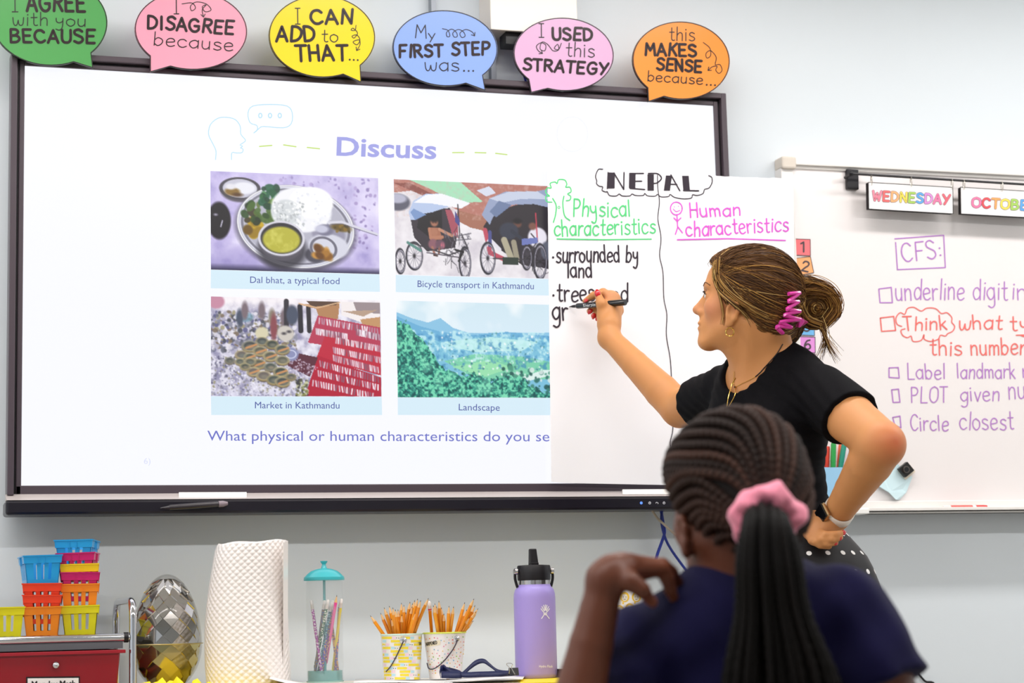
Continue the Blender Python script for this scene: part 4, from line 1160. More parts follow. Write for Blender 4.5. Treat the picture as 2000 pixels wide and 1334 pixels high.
# curtain rod calendar
RY = YB_ - .045
q = [W(1654, 329.5, YB_ - .012), W(1677, 331.5, YB_ - .012), W(1678, 370, YB_ - .012), W(1655, 368.5, YB_ - .012)]
rod = empty('calendar_rod', W(1666, 340, YB_), 'thin black rod on a square bracket across the top of the whiteboard', 'rod')
MB().prism(q, (0, .012, 0)).build('bracket', mat('bracket_black', '18161C', .35), rod, bevel=.002)
a, b = W(1660, 339, RY), W(2040, 362.5, RY)
MB().tube([a, (a + b) / 2, b], .0034, 12).build('rod', mat('rod_black', '1C181C', .25, spec=.7), rod, smooth=True)
MB().lathe(a - np.array([.004, 0, 0]), [(.006, 0), (.0075, .004), (.006, .010)], 14, (1, 0, 0)).build('finial', M_black, rod, smooth=True)
MB().tube([a + np.array([.004, 0, 0]), a + np.array([.004, .034, -.003])], .004, 10).build('arm', M_black, rod, smooth=True)
def ycard(cx): return RY - .004
for rx, ry_, gname in ((1702, 352, 0), (1779.5, 355, 0), (1859.5, 359.5, 0), (1882.5, 360.5, 1), (1957, 364, 1)):
    c0 = W(rx, ry_, RY); th = np.linspace(0, 2 * math.pi, 21)
    pts = np.array([c0 + .0115 * np.array([.35 * math.cos(t), .94 * math.cos(t), 0]) + np.array([0, 0, .0125 * math.sin(t)]) for t in th])
    tag(MB().tube(pts, .0011, 6).build('binder_ring', mat('ring_steel', 'D8D0C4', .25, metal=.9), smooth=True), ['silver binder ring holding the Wednesday card, %s', 'silver binder ring holding the October card, %s'][gname] % {1702: 'left', 1779.5: 'middle', 1859.5: 'right', 1882.5: 'leftmost', 1957: 'second'}[rx], 'ring', 'binder rings on the calendar rod')
LC = ['F08CA0', 'EC6C6C', 'F4B078', 'F0DC58', 'A8D060', '5CA8E8', 'D890D4', 'F07CA8', 'EC6878']
def calcard(q, txt, p0, p1, cap, cols, lab):
    root = empty('calendar_card', W(q[3][0], q[3][1], RY), lab, 'card', 'word cards on the calendar rod')
    Yc = RY - .004
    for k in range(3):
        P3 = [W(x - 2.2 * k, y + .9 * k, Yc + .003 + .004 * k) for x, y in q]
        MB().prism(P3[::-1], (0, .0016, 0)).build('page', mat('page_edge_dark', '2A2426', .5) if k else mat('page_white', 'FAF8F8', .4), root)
    ink = Ink(); ink.line(q + [q[0]], 1.3)
    ink.build('border', lambda x, y: W(x, y, Yc + .0026), mat('print_black', '1C1618'), root)
    p0, p1 = np.array(p0, float), np.array(p1, float)
    tot = sum(GL[ch][0] for ch in txt) + 8 * (len(txt) - 1)
    x = 0
    for k, ch in enumerate(txt):
        w_ = GL[ch][0]
        a_, b_ = p0 + (p1 - p0) * x / tot, p0 + (p1 - p0) * (x + w_) / tot
        i1 = Ink(); stroke_text(i1, ch, a_, b_, cap, 5.6); i1.build('letter', lambda x, y: W(x, y, Yc + .0024), mat('letter_line', '8C7880', .5), root)
        i2 = Ink(); stroke_text(i2, ch, a_, b_, cap, 3.9); i2.build('letter', lambda x, y: W(x, y, Yc + .0020), mat('letter_' + cols[k], cols[k], .5), root)
        x += w_ + 8
calcard([(1696, 356), (1861, 366), (1861.5, 417.5), (1697, 408)], 'WEDNESDAY', (1704, 391), (1855, 399), 18, LC, 'white calendar card reading Wednesday in rainbow letters')
calcard([(1876, 365.5), (2046, 376), (2047, 427), (1877, 417.5)], 'OCTOBER', (1898, 404), (2025, 411), 18, ['F07CA8', 'E05058', 'F4A860', 'F0DC58', 'A8D060', '5CA8E8', 'D890D4'], 'white calendar card reading October in rainbow letters')

# marker on the tray, magnet, blue sheet, holder with markers
a, b = W(1842, 988.5, YB_ - .045), W(1927, 988.0, YB_ - .045)
rz = zt0 + .006 + .0058
a[2] = b[2] = rz
ax = (b - a) / np.linalg.norm(b - a); L = np.linalg.norm(b - a)
mk = empty('dry_erase_marker', (a + b) / 2, 'white and red marker lying in the whiteboard tray', 'marker')
MB().lathe(a, [(.004, 0), (.0056, .002), (.0056, L * .74)], 14, ax).build('barrel', mat('marker_white', 'F6E4E2', .35), mk, smooth=True)
MB().lathe(a + ax * L * .74, [(.0058, 0), (.0058, L * .2), (.0052, L * .26)], 14, ax).build('cap', mat('marker_cap_red', 'D8302C', .35), mk, smooth=True)
MB().lathe(a + ax * L * .16, [(.0058, 0), (.0058, L * .5)], 14, ax).build('label_band', mat('marker_band', 'E06058', .4), mk, smooth=True)
V = [W(x, y, YB_ - d) for x, y, d in ((1735, 905, .004), (1752, 905, .003), (1782, 932, .004), (1770, 962, .004), (1757, 976, .003), (1750, 976, .012), (1737, 962, .014), (1716, 949, .012), (1700, 940, .006), (1715, 915, .004))]
tag(MB().prism(V[::-1], (0, .0015, 0)).build('paper_note', mat('note_blue', 'CFE8EE', .6)), 'pale blue paper pinned by a black magnet at the foot of the whiteboard', 'paper')
mg = empty('square_magnet', W(1771, 918, YB_), 'black square magnet with a round ring, tilted, on the pale blue paper', 'magnet')
cc = np.array([1771.0, 917.0])
def rotq(s_, ang=.62): return [tuple(cc + s_ * np.array([math.cos(ang + k * math.pi / 2), math.sin(ang + k * math.pi / 2)])) for k in range(4)]
q = [W(x, y + 2.5, YB_ - .008) for x, y in rotq(17.5, .1)]
MB().prism(q[::-1], (0, .003, 0)).build('backing', mat('magnet_back', 'E8DCC8', .5), mg)
q = [W(x, y, YB_ - .018) for x, y in rotq(15.5, .1)]
MB().prism(q[::-1], (0, .012, 0)).build('block', mat('magnet_black', '1A1614', .35), mg, bevel=.001)
MB().lathe(W(1771, 917, YB_ - .0225), [(.0085, 0), (.0085, .005)], 20, (0, 1, 0)).build('ring', mat('magnet_ring', '6A625C', .3, metal=.5), mg, smooth=True)
MB().lathe(W(1771, 917, YB_ - .0232), [(.0065, 0), (.0065, .003)], 20, (0, 1, 0)).build('lens', mat('magnet_lens', '0C0A0C', .15), mg, smooth=True)
a, b, cpt = W(1560, 913, YB_ - .05), W(1668, 913, YB_ - .05), W(1640, 985, YB_ - .05)
ho = empty('marker_holder', ((a[0] + b[0]) / 2, YB_ - .05, cpt[2]), 'light blue magnetic cup of markers on the whiteboard behind the teacher', 'holder')
hb = MB()
z0_, z1_ = max(cpt[2], zt0 + .0068), a[2]
hb.box((a[0], YB_ - .052, z0_), (b[0], YB_ - .048, z1_)).box((a[0], YB_ - .048, z0_), (a[0] + .003, YB_ - .001, z1_)).box((b[0] - .003, YB_ - .048, z0_), (b[0], YB_ - .001, z1_)).box((a[0], YB_ - .048, z0_), (b[0], YB_ - .001, z0_ + .003)).box((a[0], YB_ - .004, z0_), (b[0], YB_ - .001, z1_))
hb.build('cup', mat('holder_blue', '9CCDEE', .4), ho)
for k, (x, colr, cn, top, lean, dy) in enumerate([(1600, '2C9C50', 'dark green', 868, 0, .03), (1615, 'E84838', 'red', 872, 1, .022), (1628, '2CA04C', 'green', 865, 0, .034), (1640, 'F06A40', 'orange', 867, 3, .016), (1643, '1E8C74', 'teal', 866.5, 6, .036), (1659, '2C7CD0', 'blue', 866, 7, .030)]):
    a_, b_ = W(x - 2 - lean * 1.6, 975, YB_ - dy), W(x + lean, top, YB_ - dy)
    a_[2] = max(a_[2], z0_ + .004)
    ax = (b_ - a_) / np.linalg.norm(b_ - a_); L = np.linalg.norm(b_ - a_)
    mk = empty('marker_pen', a_, '%s marker pen standing in the light blue cup on the whiteboard' % cn, 'marker', 'markers in the light blue cup')
    MB().lathe(a_, [(.0055, 0), (.0062, .004), (.0062, L * .66)], 12, ax).build('barrel', mat('pen_%s' % colr, colr, .35), mk, smooth=True)
    MB().lathe(a_ + ax * L * .66, [(.0066, 0), (.0066, L * .3), (.0058, L * .34)], 12, ax).build('cap', mat('pen_%s' % colr, colr, .35), mk, smooth=True)
# ---------------------------------------------------------------- counter and the things on it
rnd = random.Random(7)
DB = 4.30                                    # depth of the bottle from the camera
bot = P(1048, 1326, DB)
ZT = float(bot[2])                           # counter top
def on_top(px, d, py=1300):
    """point of the counter top at a photo column and a depth"""
    p = P(px, py, d); p[2] = ZT
    return p
def up_to(px, py, d):
    return P(px, py, d)[2]
M_wood = mat('counter_laminate', 'D9D2C6', .45, noise=.05, nscale=30)
cx0, cx1 = P(265, 1250, 4.02)[0] + .014, on_top(1316, 4.2)[0]
ct = empty('counter', ((cx0 + cx1) / 2, -.25, 0), 'low cupboard counter along the wall below the display', 'counter')
MB().box((cx0, -.52, ZT - .03), (cx1, YW - .014, ZT)).build('worktop', M_wood, ct, bevel=.003)
MB().box((cx0 + .02, -.49, .08), (cx1 - .02, YW - .016, ZT - .03)).box((cx0 + .05, -.45, 0), (cx1 - .05, .05, .08)).build('carcass', mat('cupboard', 'CFC8BC', .5), ct)
nd = 4
for k in range(nd):
    w_ = (cx1 - cx0 - .04) / nd
    d_ = MB().box((cx0 + .02 + k * w_ + .004, -.508, .09), (cx0 + .02 + (k + 1) * w_ - .004, -.49, ZT - .04)).build('door', mat('cupboard_door', 'D8D2C8', .45), ct, bevel=.002)
    MB().tube([(cx0 + .02 + k * w_ + .05, -.509, .5), (cx0 + .02 + k * w_ + .05, -.53, .51), (cx0 + .02 + k * w_ + .05, -.53, .6), (cx0 + .02 + k * w_ + .05, -.509, .61)], .004, 8).build('handle', mat('chrome', 'D8D8DC', .08, metal=1.0), d_, smooth=True)

# papers and folders lying on the counter
def sheet(pts, mt, lab, cat='paper', group=None, th=.0012, z=0.0, curl=None, name='paper_sheet'):
    V = [np.array([p[0], p[1], ZT + z + (curl[i] if curl else 0)]) for i, p in enumerate(pts)]
    return tag(MB().prism(V[::-1], (0, 0, th)).build(name, mt), lab, cat, group)
M_yel = mat('yellow_card', 'F8DC14', .5)
M_pap = mat('white_paper', 'F7F4F2', .6)
def quad_at(x0, x1, d0, d1):
    a, b, c, d = on_top(x0, d0), on_top(x1, d0), on_top(x1 + 4, d1), on_top(x0 + 4, d1)
    return [a, b, c, d]
sheet(quad_at(282, 560, 3.98, 4.32), M_yel, 'yellow poster board lying under the mirrored egg and the bubble wrap roll', 'poster board', z=.0004, th=.003, name='poster_board')
sheet(quad_at(1015, 1175, 4.02, 4.5), M_yel, 'yellow folder under the purple bottle', 'folder', z=.0004, th=.0014, name='folder')
def curl_sheet(x0, x1, d0, d1, lift, lab, z=.004):
    a, b, c, d = quad_at(x0, x1, d0, d1)
    n = 12; V, F = [], []
    for i in range(n + 1):
        t = i / n
        for q0, q1 in ((a, b), (d, c)):
            p = q0 + (q1 - q0) * t
            V.append((p[0], p[1], ZT + z + lift * max(0, 1 - t * 3) ** 2 + .0015 * math.sin(t * 9)))
    for i in range(n): F.append((2 * i, 2 * i + 2, 2 * i + 3, 2 * i + 1))
    o = make('paper_sheet', V, F, M_pap, smooth=True)
    md = o.modifiers.new('s', 'SOLIDIFY'); md.thickness = .0012
    return tag(o, lab, 'paper')
curl_sheet(526, 880, 3.95, 4.12, .022, 'white paper with a curled left corner lying in front of the pencil pails')
curl_sheet(690, 1020, 4.10, 4.3, .003, 'white paper stack lying under the lanyard', z=.0065)

# ---- purple bottle
c = np.array([bot[0], bot[1], ZT + .0022])
k = DB / FPX
R_ = 41 * k
M_lav = mat('bottle_lavender', 'A694DC', .35, bump=.12, bscale=900)
b_ = empty('water_bottle', c, 'lavender metal water bottle with black straw lid', 'bottle')
def hh(py): return (1326 - py) * k
MB().lathe(c, [(R_ * .93, 0), (R_ * .99, .004), (R_, .010), (R_, hh(1172)), (R_ * .985, hh(1163)), (R_ * .93, hh(1155)), (R_ * .85, hh(1151)), (R_ * .79, hh(1148)), (R_ * .78, hh(1145))], 40).build('body', M_lav, b_, smooth=True)
MB().lathe(c, [(R_ * .77, hh(1146)), (R_ * .77, hh(1137)), (R_ * .75, hh(1136.5))], 40).build('neck_ring', mat('steel', 'C8C4C4', .15, metal=1.0), b_, smooth=True)
M_lid = mat('lid_black', '120E14', .4)
MB().lathe(c, [(R_ * .79, hh(1136.5)), (R_ * .8, hh(1134)), (R_ * .8, hh(1110)), (R_ * .77, hh(1107.5)), (R_ * .4, hh(1106.5))], 40).build('lid', M_lid, b_, smooth=True)
st = MB(); a = c + np.array([0, 0, hh(1107.5)])
st.box((a[0] - .0085, a[1] - .011, a[2] - .002), (a[0] + .0085, a[1] + .011, a[2] + .006))
st.build('straw_hinge', M_lid, b_, bevel=.001)
mb = MB(); h0, h1 = a[2] + .002, c[2] + hh(1075)
mb.add([(a[0] - .0095, a[1] - .009, h0), (a[0] + .009, a[1] - .009, h0), (a[0] + .009, a[1] + .009, h0), (a[0] - .0095, a[1] + .009, h0), (a[0] - .0085, a[1] - .006, h1), (a[0] + .006, a[1] - .006, h1), (a[0] + .006, a[1] + .008, h1), (a[0] - .0085, a[1] + .008, h1)],
       [(0, 3, 2, 1), (4, 5, 6, 7), (0, 1, 5, 4), (1, 2, 6, 5), (2, 3, 7, 6), (3, 0, 4, 7)])
mb.build('straw_spout', M_lid, b_, bevel=.002)
hd = MB()
th = np.linspace(math.pi * .02, math.pi * .98, 24)
for s_ in (-1, 1):
    q = cr([c + np.array([s_ * R_ * x, 0, hh(y)]) for x, y in ((.82, 1120), (.93, 1121), (.95, 1132), (.9, 1142), (.84, 1150))], 5)
    MB().tube(q, .0032, 8).build('strap', M_lid, b_, smooth=True)
    MB().lathe(c + np.array([s_ * R_ * .84, 0, hh(1119)]), [(.007, 0), (.007, .006 if s_ > 0 else -.006), (.004, .008 if s_ > 0 else -.008)], 16, (1, 0, 0)).build('strap_pin', mat('steel', 'C8C4C4', .15, metal=1.0), b_, smooth=True)
def SBt(px, py):
    v = ray(px, py); o = CAM[:2] - c[:2]; d = v[:2]
    A, B, C_ = d @ d, 2 * o @ d, o @ o - (R_ + .0004) ** 2
    t = (-B - math.sqrt(max(B * B - 4 * A * C_, 0))) / (2 * A)
    return CAM + v * t
ink = Ink()
z8 = lambda a: [(690 + x * .22, 1050 + y * .22) for x, y in a]
for q in ([(1667, 632), (1680, 650), (1692, 665), (1702, 672)], [(1742, 632), (1728, 650), (1715, 665), (1702, 672)], [(1675, 612), (1688, 638), (1696, 652)], [(1690, 600), (1698, 628), (1700, 645)], [(1706, 597), (1706, 642)], [(1720, 600), (1713, 628), (1711, 645)], [(1735, 612), (1722, 638), (1714, 652)], [(1702, 672), (1692, 688), (1672, 718)], [(1705, 672), (1718, 690), (1740, 718)], [(1690, 676), (1705, 686), (1718, 676)]):
    ink.line(z8(q), 1.7, True)
ink.build('emblem', SBt, mat('emblem_white', 'F4F0FA', .4), b_)
font_text('Hydro Flask', z8([(1650, 1153)])[0], z8([(1772, 1153)])[0], 5, SBt, mat('emblem_white', 'F4F0FA', .4), b_, bold=.01)

# ---- pencil: eraser end, hexagonal barrel, sharpened wood cone, lead
M_pen = [mat('pencil_orange_%d' % i, c_, .35, coat=.3) for i, c_ in enumerate(['F29A1C', 'E88A10', 'D98A1C', 'F0A428'])]
M_pw = mat('pencil_wood', 'E4B880', .7)
M_pl = mat('pencil_lead', '2A2628', .45)
def make_pencil(L=.17, rb=.0036, material=None, tip=.016, butt=False, label='yellow pencil'):
    r = empty('pencil', (0, 0, 0))
    mb = MB().lathe((0, 0, 0), [(rb, 0), (rb, L - tip)], 6)
    mb.build('barrel', material, r, loc=(0, 0, 0))
    if butt:
        MB().lathe((0, 0, L - tip), [(rb * 1.02, 0), (rb * 1.02, .011)], 10).build('ferrule', mat('ferrule_white', 'E8E0D8', .3, metal=.5), r, smooth=True, loc=(0, 0, 0))
        MB().lathe((0, 0, L - tip + .011), [(rb * .95, 0), (rb * .95, .006), (rb * .6, .0085)], 10).build('eraser', mat('eraser_white', 'F4EEEA', .7), r, smooth=True, loc=(0, 0, 0))
    else:
        MB().lathe((0, 0, L - tip), [(rb * .98, 0), (rb * .26, tip * .78)], 10, caps=False).build('wood_tip', M_pw, r, smooth=True, loc=(0, 0, 0))
        MB().lathe((0, 0, L - tip * .22), [(rb * .26, 0), (rb * .05, tip * .22)], 8).build('lead', M_pl, r, smooth=True, loc=(0, 0, 0))
    return r
def copy_tree(o):
    r = o.copy(); COL.objects.link(r)
    for ch in list(o.children):
        c_ = ch.copy(); COL.objects.link(c_); c_.parent = r
    return r
def aim(o, base, tip):
    d = Vector(tip) - Vector(base)
    o.location = Vector(base)
    o.rotation_mode = 'QUATERNION'
    o.rotation_quaternion = d.to_track_quat('Z', 'Y')

# ---- pencil pails
M_tin = mat('tin', 'C8C8CC', .25, metal=.9)
def pail(px, d, half_b, half_t, y_b, y_t, label, skin, rimcol, name_):
    k = d / FPX
    base = on_top(px, d); base[2] = ZT + .0085
    z_t = P(px, y_t, d)[2]
    h = z_t - base[2]
    rb_, rt = half_b * k, half_t * k
    root = empty('pencil_pail', base, label, 'pail', 'pencil pails')
    mb = MB().lathe(base, [(rb_, 0), (rt, h)], 40, caps=False)
    mb.lathe(base, [(rb_ - .001, .001), (rt - .001, h)], 40, caps=False)
    n = len(mb.v)
    mb.lathe(base, [(.0001, .001), (rb_, .001)], 40, caps=False)
    mb.build('bucket', skin, root, smooth=True)
    ring = [base + np.array([rt * math.cos(t), rt * math.sin(t), h]) for t in np.linspace(0, 2 * math.pi, 41)]
    MB().tube(ring, .0017, 8).build('rim', mat('rim_' + rimcol, rimcol, .4), root, smooth=True)
    def SPl(x, y, off=.0004):
        v = ray(x, y); t = d - .06
        for _ in range(60):
            p = CAM + v * t
            r = rb_ + (rt - rb_) * (p[2] - base[2]) / h
            dd = np.linalg.norm(p[:2] - base[:2]) - r - off
            t += dd * .8
            if abs(dd) < 1e-5: break
            if t > d + .03: break
        return CAM + v * t
    return root, base, rt, h, SPl
M_p1 = mat('pail_white', 'EDEAE4', .3, coat=.3)
M_p2 = mat('pail_dotted', 'E9E4E2', .3, coat=.3)
D1 = 4.22
r1, b1, rt1, h1, S1p = pail(785, D1, 36, 40.5, 1327, 1239, 'tin pail with yellow, white and blue dashes, full of yellow pencils', M_p1, 'CDE8D8', 1)
r2, b2, rt2, h2, S2p = pail(869.5, D1 + .01, 31, 41.5, 1321, 1236, 'tin pail with small coloured dots on white, beside the dashed pail', M_p2, 'D4E060', 2)
ink = Ink(); inkb = Ink(); inkd = Ink(); inkp = Ink()
for row in range(13):
    y = 1246 + row * 6.6
    hw = 40 - row * .42
    x = -hw - (row * 17 % 23)
    i = row
    while x < hw:
        w_ = rnd.uniform(17, 27)
        a_, b_ = max(x, -hw + .6), min(x + w_, hw - .6)
        if b_ - a_ > 2:
            ns = max(1, int((b_ - a_) / 3))
            for q in range(ns):
                u0, u1 = a_ + (b_ - a_) * q / ns, a_ + (b_ - a_) * (q + 1) / ns
                ink.poly([(785 + u0, y - 2.5), (785 + u1, y - 2.5), (785 + u1, y + 2.1), (785 + u0, y + 2.1)])
        g0 = x + w_
        tgt = inkb if (i % 2) else inkp
        a_, b_ = max(g0 + 1, -hw + 1), min(g0 + 8, hw - 1)
        if b_ - a_ > 1.5:
                for q in range(3):
                    u0, u1 = a_ + (b_ - a_) * q / 3, a_ + (b_ - a_) * (q + 1) / 3
                    tgt.poly([(785 + u0, y - 2.4), (785 + u1, y - 2.4), (785 + u1, y + 2), (785 + u0, y + 2)])
        if i % 3 == 0 and abs(g0 + 10) < hw - 4:
            inkd.disc((785 + g0 + 9.5, y), .9, 6); inkd.disc((785 + g0 + 13.5, y + .2), .9, 6)
        x += w_ + 17; i += 1
ink.build('yellow_dashes', S1p, mat('dash_yellow', 'F0D83C', .35), r1)
inkb.build('blue_dashes', S1p, mat('dash_blue', 'B4DCE8', .35), r1)
inkp.build('pink_dashes', S1p, mat('dash_pink', 'F0D0DC', .35), r1)
inkd.build('black_dots', S1p, M_ink, r1)
dc = ['E04858', 'F0C040', '90C050', 'F08858', 'E878A8', '60B0D8']
inks = [Ink() for _ in dc]
rr = random.Random(5)
placed = []
while len(placed) < 95:
    y = rr.uniform(1244, 1318); hw = 40 - (y - 1239) * .115
    x = rr.uniform(-hw, hw)
    if any((x - a) ** 2 + (y - b) ** 2 < 24 for a, b in placed) or (y < 1268 and x < -8 and y > 1252): 
        rr.random()
        if len(placed) and rr.random() < .02: placed.append((999, 999))
        continue
    placed.append((x, y))
    inks[rr.randrange(len(dc))].disc((869.5 + x, y), rr.uniform(.8, 1.35), 7)
for i_, c_ in zip(inks, dc): i_.build('dots', S2p, mat('dot_' + c_, c_, .35), r2)
(lambda I_: [I_.poly([(830 + 5 * q, 1255 - .83 * q), (835 + 5 * q, 1254.2 - .83 * q), (835 + 5 * q, 1263.3 - .7 * q), (830 + 5 * q, 1264 - .7 * q)]) for q in range(6)][0])(Ink()).build('name_strip', S2p, mat('strip_cream', 'E8DCC0', .5), r2)
ink = Ink(); stroke_text(ink, 'ARPENED', (832, 1261.5), (854, 1257.5), 6, 1.0); ink.build('name_lettering', lambda x, y: S2p(x, y, .0007), M_ink, r2)
Ink().poly([(815, 1253.5), (823, 1252.5), (823, 1261.5), (815, 1262)]).build('name_strip', S1p, mat('strip_cream', 'E8DCC0', .5), r1)
ink = Ink(); stroke_text(ink, 'SH', (818.5, 1259.5), (823, 1259), 5, .8); ink.build('name_lettering', lambda x, y: S1p(x, y, .0007), M_ink, r1)
for root, S_, (gx, gy), pts in ((r1, S1p, (787.5, 1250.5), [(788, 1252), (776, 1278), (764, 1300), (754, 1312)]), (r2, S2p, (891, 1247.5), [(894, 1250), (885, 1268), (868, 1290), (850, 1305), (838, 1306), (834, 1295)])):
    g = S_(gx, gy, .001)
    n = CAM - g; n[2] = 0; n /= np.linalg.norm(n)
    MB().lathe(g - n * .001, [(.0072, 0), (.0072, .0012), (.003, .0035), (.0028, .006)], 18, n).build('handle_boss', M_tin, root, smooth=True)
    q = cr([S_(x, y, .005) for x, y in pts], 6)
    MB().tube(q, .0013, 8).build('wire_handle', mat('wire_dark', '4A4450', .35, metal=.6), root, smooth=True)
protos = [make_pencil(.138, .0037, M_pen[i]) for i in range(4)]
def pencil_at(tip, base, label, group, mi, first, protos=protos):
    o = protos[mi] if mi not in first else copy_tree(protos[mi])
    first.add(mi)
    o['label'] = label; o['category'] = 'pencil'; o['group'] = group
    tip, base = np.array(tip), np.array(base)
    ax = (tip - base) / np.linalg.norm(tip - base)
    L = .138
    aim(o, tip - ax * L, tip)
    return o
used = set()
tips1 = [(723, 1202), (743, 1197), (750, 1186), (755, 1194), (767, 1186), (772, 1190), (764, 1208), (784, 1177), (789, 1181), (777, 1190), (801, 1175), (810, 1172), (816, 1169), (822, 1172), (837, 1168), (812, 1196), (824, 1194), (805, 1184), (793, 1196), (832, 1175), (797, 1225), (775, 1200), (785, 1200), (820, 1184), (760, 1183), (829, 1186), (806, 1178), (816, 1180)]
for i, (x, y) in enumerate(tips1):
    dd = D1 + rnd.uniform(-.028, .028) * (1 if y < 1200 else -1 if y > 1210 else .5)
    t = P(x, y, dd)
    e = (x - 785) / 60
    bx = b1 + np.array([-(e * .012) + rnd.uniform(-.006, .006), rnd.uniform(-.012, .012), .004])
    # keep the shaft inside the rim
    ax = (t - bx); f_ = (b1[2] + h1 - bx[2]) / ax[2]; xy = (bx + ax * f_)[:2] - b1[:2]; lim = rt1 - .006
    if np.linalg.norm(xy) > lim:
        tgt = b1.copy(); tgt[:2] += xy / np.linalg.norm(xy) * lim; tgt[2] = b1[2] + h1
        dirn = (t - tgt) / np.linalg.norm(t - tgt); bx = t - dirn * .138
        inn = bx[:2] - b1[:2]
    pencil_at(t, bx, ['yellow pencil leaning furthest left out of the dashed tin pail', 'sharpened yellow pencil standing in the dashed tin pail'][i > 0], 'pencils in the dashed pail', i % 4, used)
tips2 = [(849, 1178), (857, 1173), (846, 1182), (877, 1183), (859, 1200), (867, 1198), (886, 1184), (908, 1176), (926, 1169), (922, 1180), (934, 1188), (930, 1194), (928, 1182), (918, 1205), (925, 1212), (852, 1184), (912, 1190), (882, 1196), (862, 1186)]
for i, (x, y) in enumerate(tips2):
    dd = D1 + .01 + rnd.uniform(-.026, .026)
    t = P(x, y, dd)
    e = (x - 869) / 60
    bx = b2 + np.array([-(e * .010) + rnd.uniform(-.005, .005), rnd.uniform(-.010, .010), .004])
    ax = (t - bx); f_ = (b2[2] + h2 - bx[2]) / ax[2]; xy = (bx + ax * f_)[:2] - b2[:2]; lim = rt2 - .006
    if np.linalg.norm(xy) > lim:
        tgt = b2.copy(); tgt[:2] += xy / np.linalg.norm(xy) * lim; tgt[2] = b2[2] + h2
        dirn = (t - tgt) / np.linalg.norm(t - tgt); bx = t - dirn * .138
    pencil_at(t, bx, 'sharpened yellow pencil standing in the dotted tin pail', 'pencils in the dotted pail', (i + 1) % 4, used)
rp = make_pencil(.13, .0037, M_pen[1], butt=True)
tag(rp, 'yellow pencil standing eraser up between the two tin pails', 'pencil')
MB().lathe((0, 0, .115), [(.0041, 0), (.0041, .003)], 8).build('red_band', mat('band_red', 'D83040', .4), rp, loc=(0, 0, 0))
rq = b2 + np.array([-rt2 + .017, 0, h2]); t = P(838.5, 1178, D1); bx = t - (t - rq) / np.linalg.norm(t - rq) * .13
aim(rp, bx, t)

# ---- clear dispenser with teal lid
DD = 4.22
c = on_top(635, DD); c[2] = ZT + .0075
kd = DD / FPX
def hd_(py): return (1331 - py) * kd
M_teal = mat('teal_plastic', '3FB4BC', .3, coat=.3)
M_clear = mat('clear_plastic', 'E4ECF0', .06, alpha=.10)
ds = empty('pencil_dispenser', c, 'tall clear dispenser with a teal domed lid holding patterned pencils', 'dispenser')
Rc = 36 * kd
cyl = MB().lathe(c, [(Rc, .003), (Rc, hd_(1135))], 40, caps=False).lathe(c, [(Rc - .0012, .003), (Rc - .0012, hd_(1135))], 40, caps=False)
cyl.build('clear_tube', M_clear, ds, smooth=True)
mb = MB().lathe(c, [(Rc * 1.0, 0), (Rc * 1.02, .002), (Rc * 1.02, .003)], 40)
mb.build('foot', mat('foot_clear_teal', 'A8D8D0', .2), ds, smooth=True)
MB().lathe(c, [(Rc * .94, .0032), (Rc * .94, hd_(1309))], 32).build('teal_base', mat('teal_clear', '64BCB8', .15, alpha=.6), ds, smooth=True)
MB().lathe(c, [(Rc * 1.1, hd_(1134.5)), (Rc * 1.12, hd_(1133)), (Rc * 1.10, hd_(1128)), (Rc * 1.02, hd_(1125.5)), (Rc * .9, hd_(1121)), (Rc * .72, hd_(1116)), (Rc * .45, hd_(1112.5)), (Rc * .16, hd_(1110.5)), (Rc * .13, hd_(1106)), (Rc * .1, hd_(1103)), (Rc * .2, hd_(1098)), (Rc * .2, hd_(1096.5)), (Rc * .05, hd_(1096))], 40).build('lid', M_teal, ds, smooth=True)
MB().lathe(c, [(.0028, .02), (.0028, hd_(1130))], 10).build('lift_rod', mat('teal_rod', '5FC4C8', .2, trans=.3), ds, smooth=True)
def stripe_mat(n_, c1, c2, sc):
    if n_ in MATS: return MATS[n_]
    mt = mat(n_, c1, .35, coat=.3); nt = mt.node_tree; bs = nt.nodes['Principled BSDF']
    tc = nt.nodes.new('ShaderNodeTexCoord'); w_ = nt.nodes.new('ShaderNodeTexVoronoi'); w_.inputs['Scale'].default_value = sc
    rp_ = nt.nodes.new('ShaderNodeValToRGB'); rp_.color_ramp.interpolation = 'CONSTANT'
    rp_.color_ramp.elements[0].color = (*lin(c2), 1); rp_.color_ramp.elements[1].position = .42; rp_.color_ramp.elements[1].color = (*lin(c1), 1)
    nt.links.new(tc.outputs['Object'], w_.inputs['Vector']); nt.links.new(w_.outputs['Distance'], rp_.inputs[0]); nt.links.new(rp_.outputs[0], bs.inputs['Base Color'])
    return mt
Lp = .150
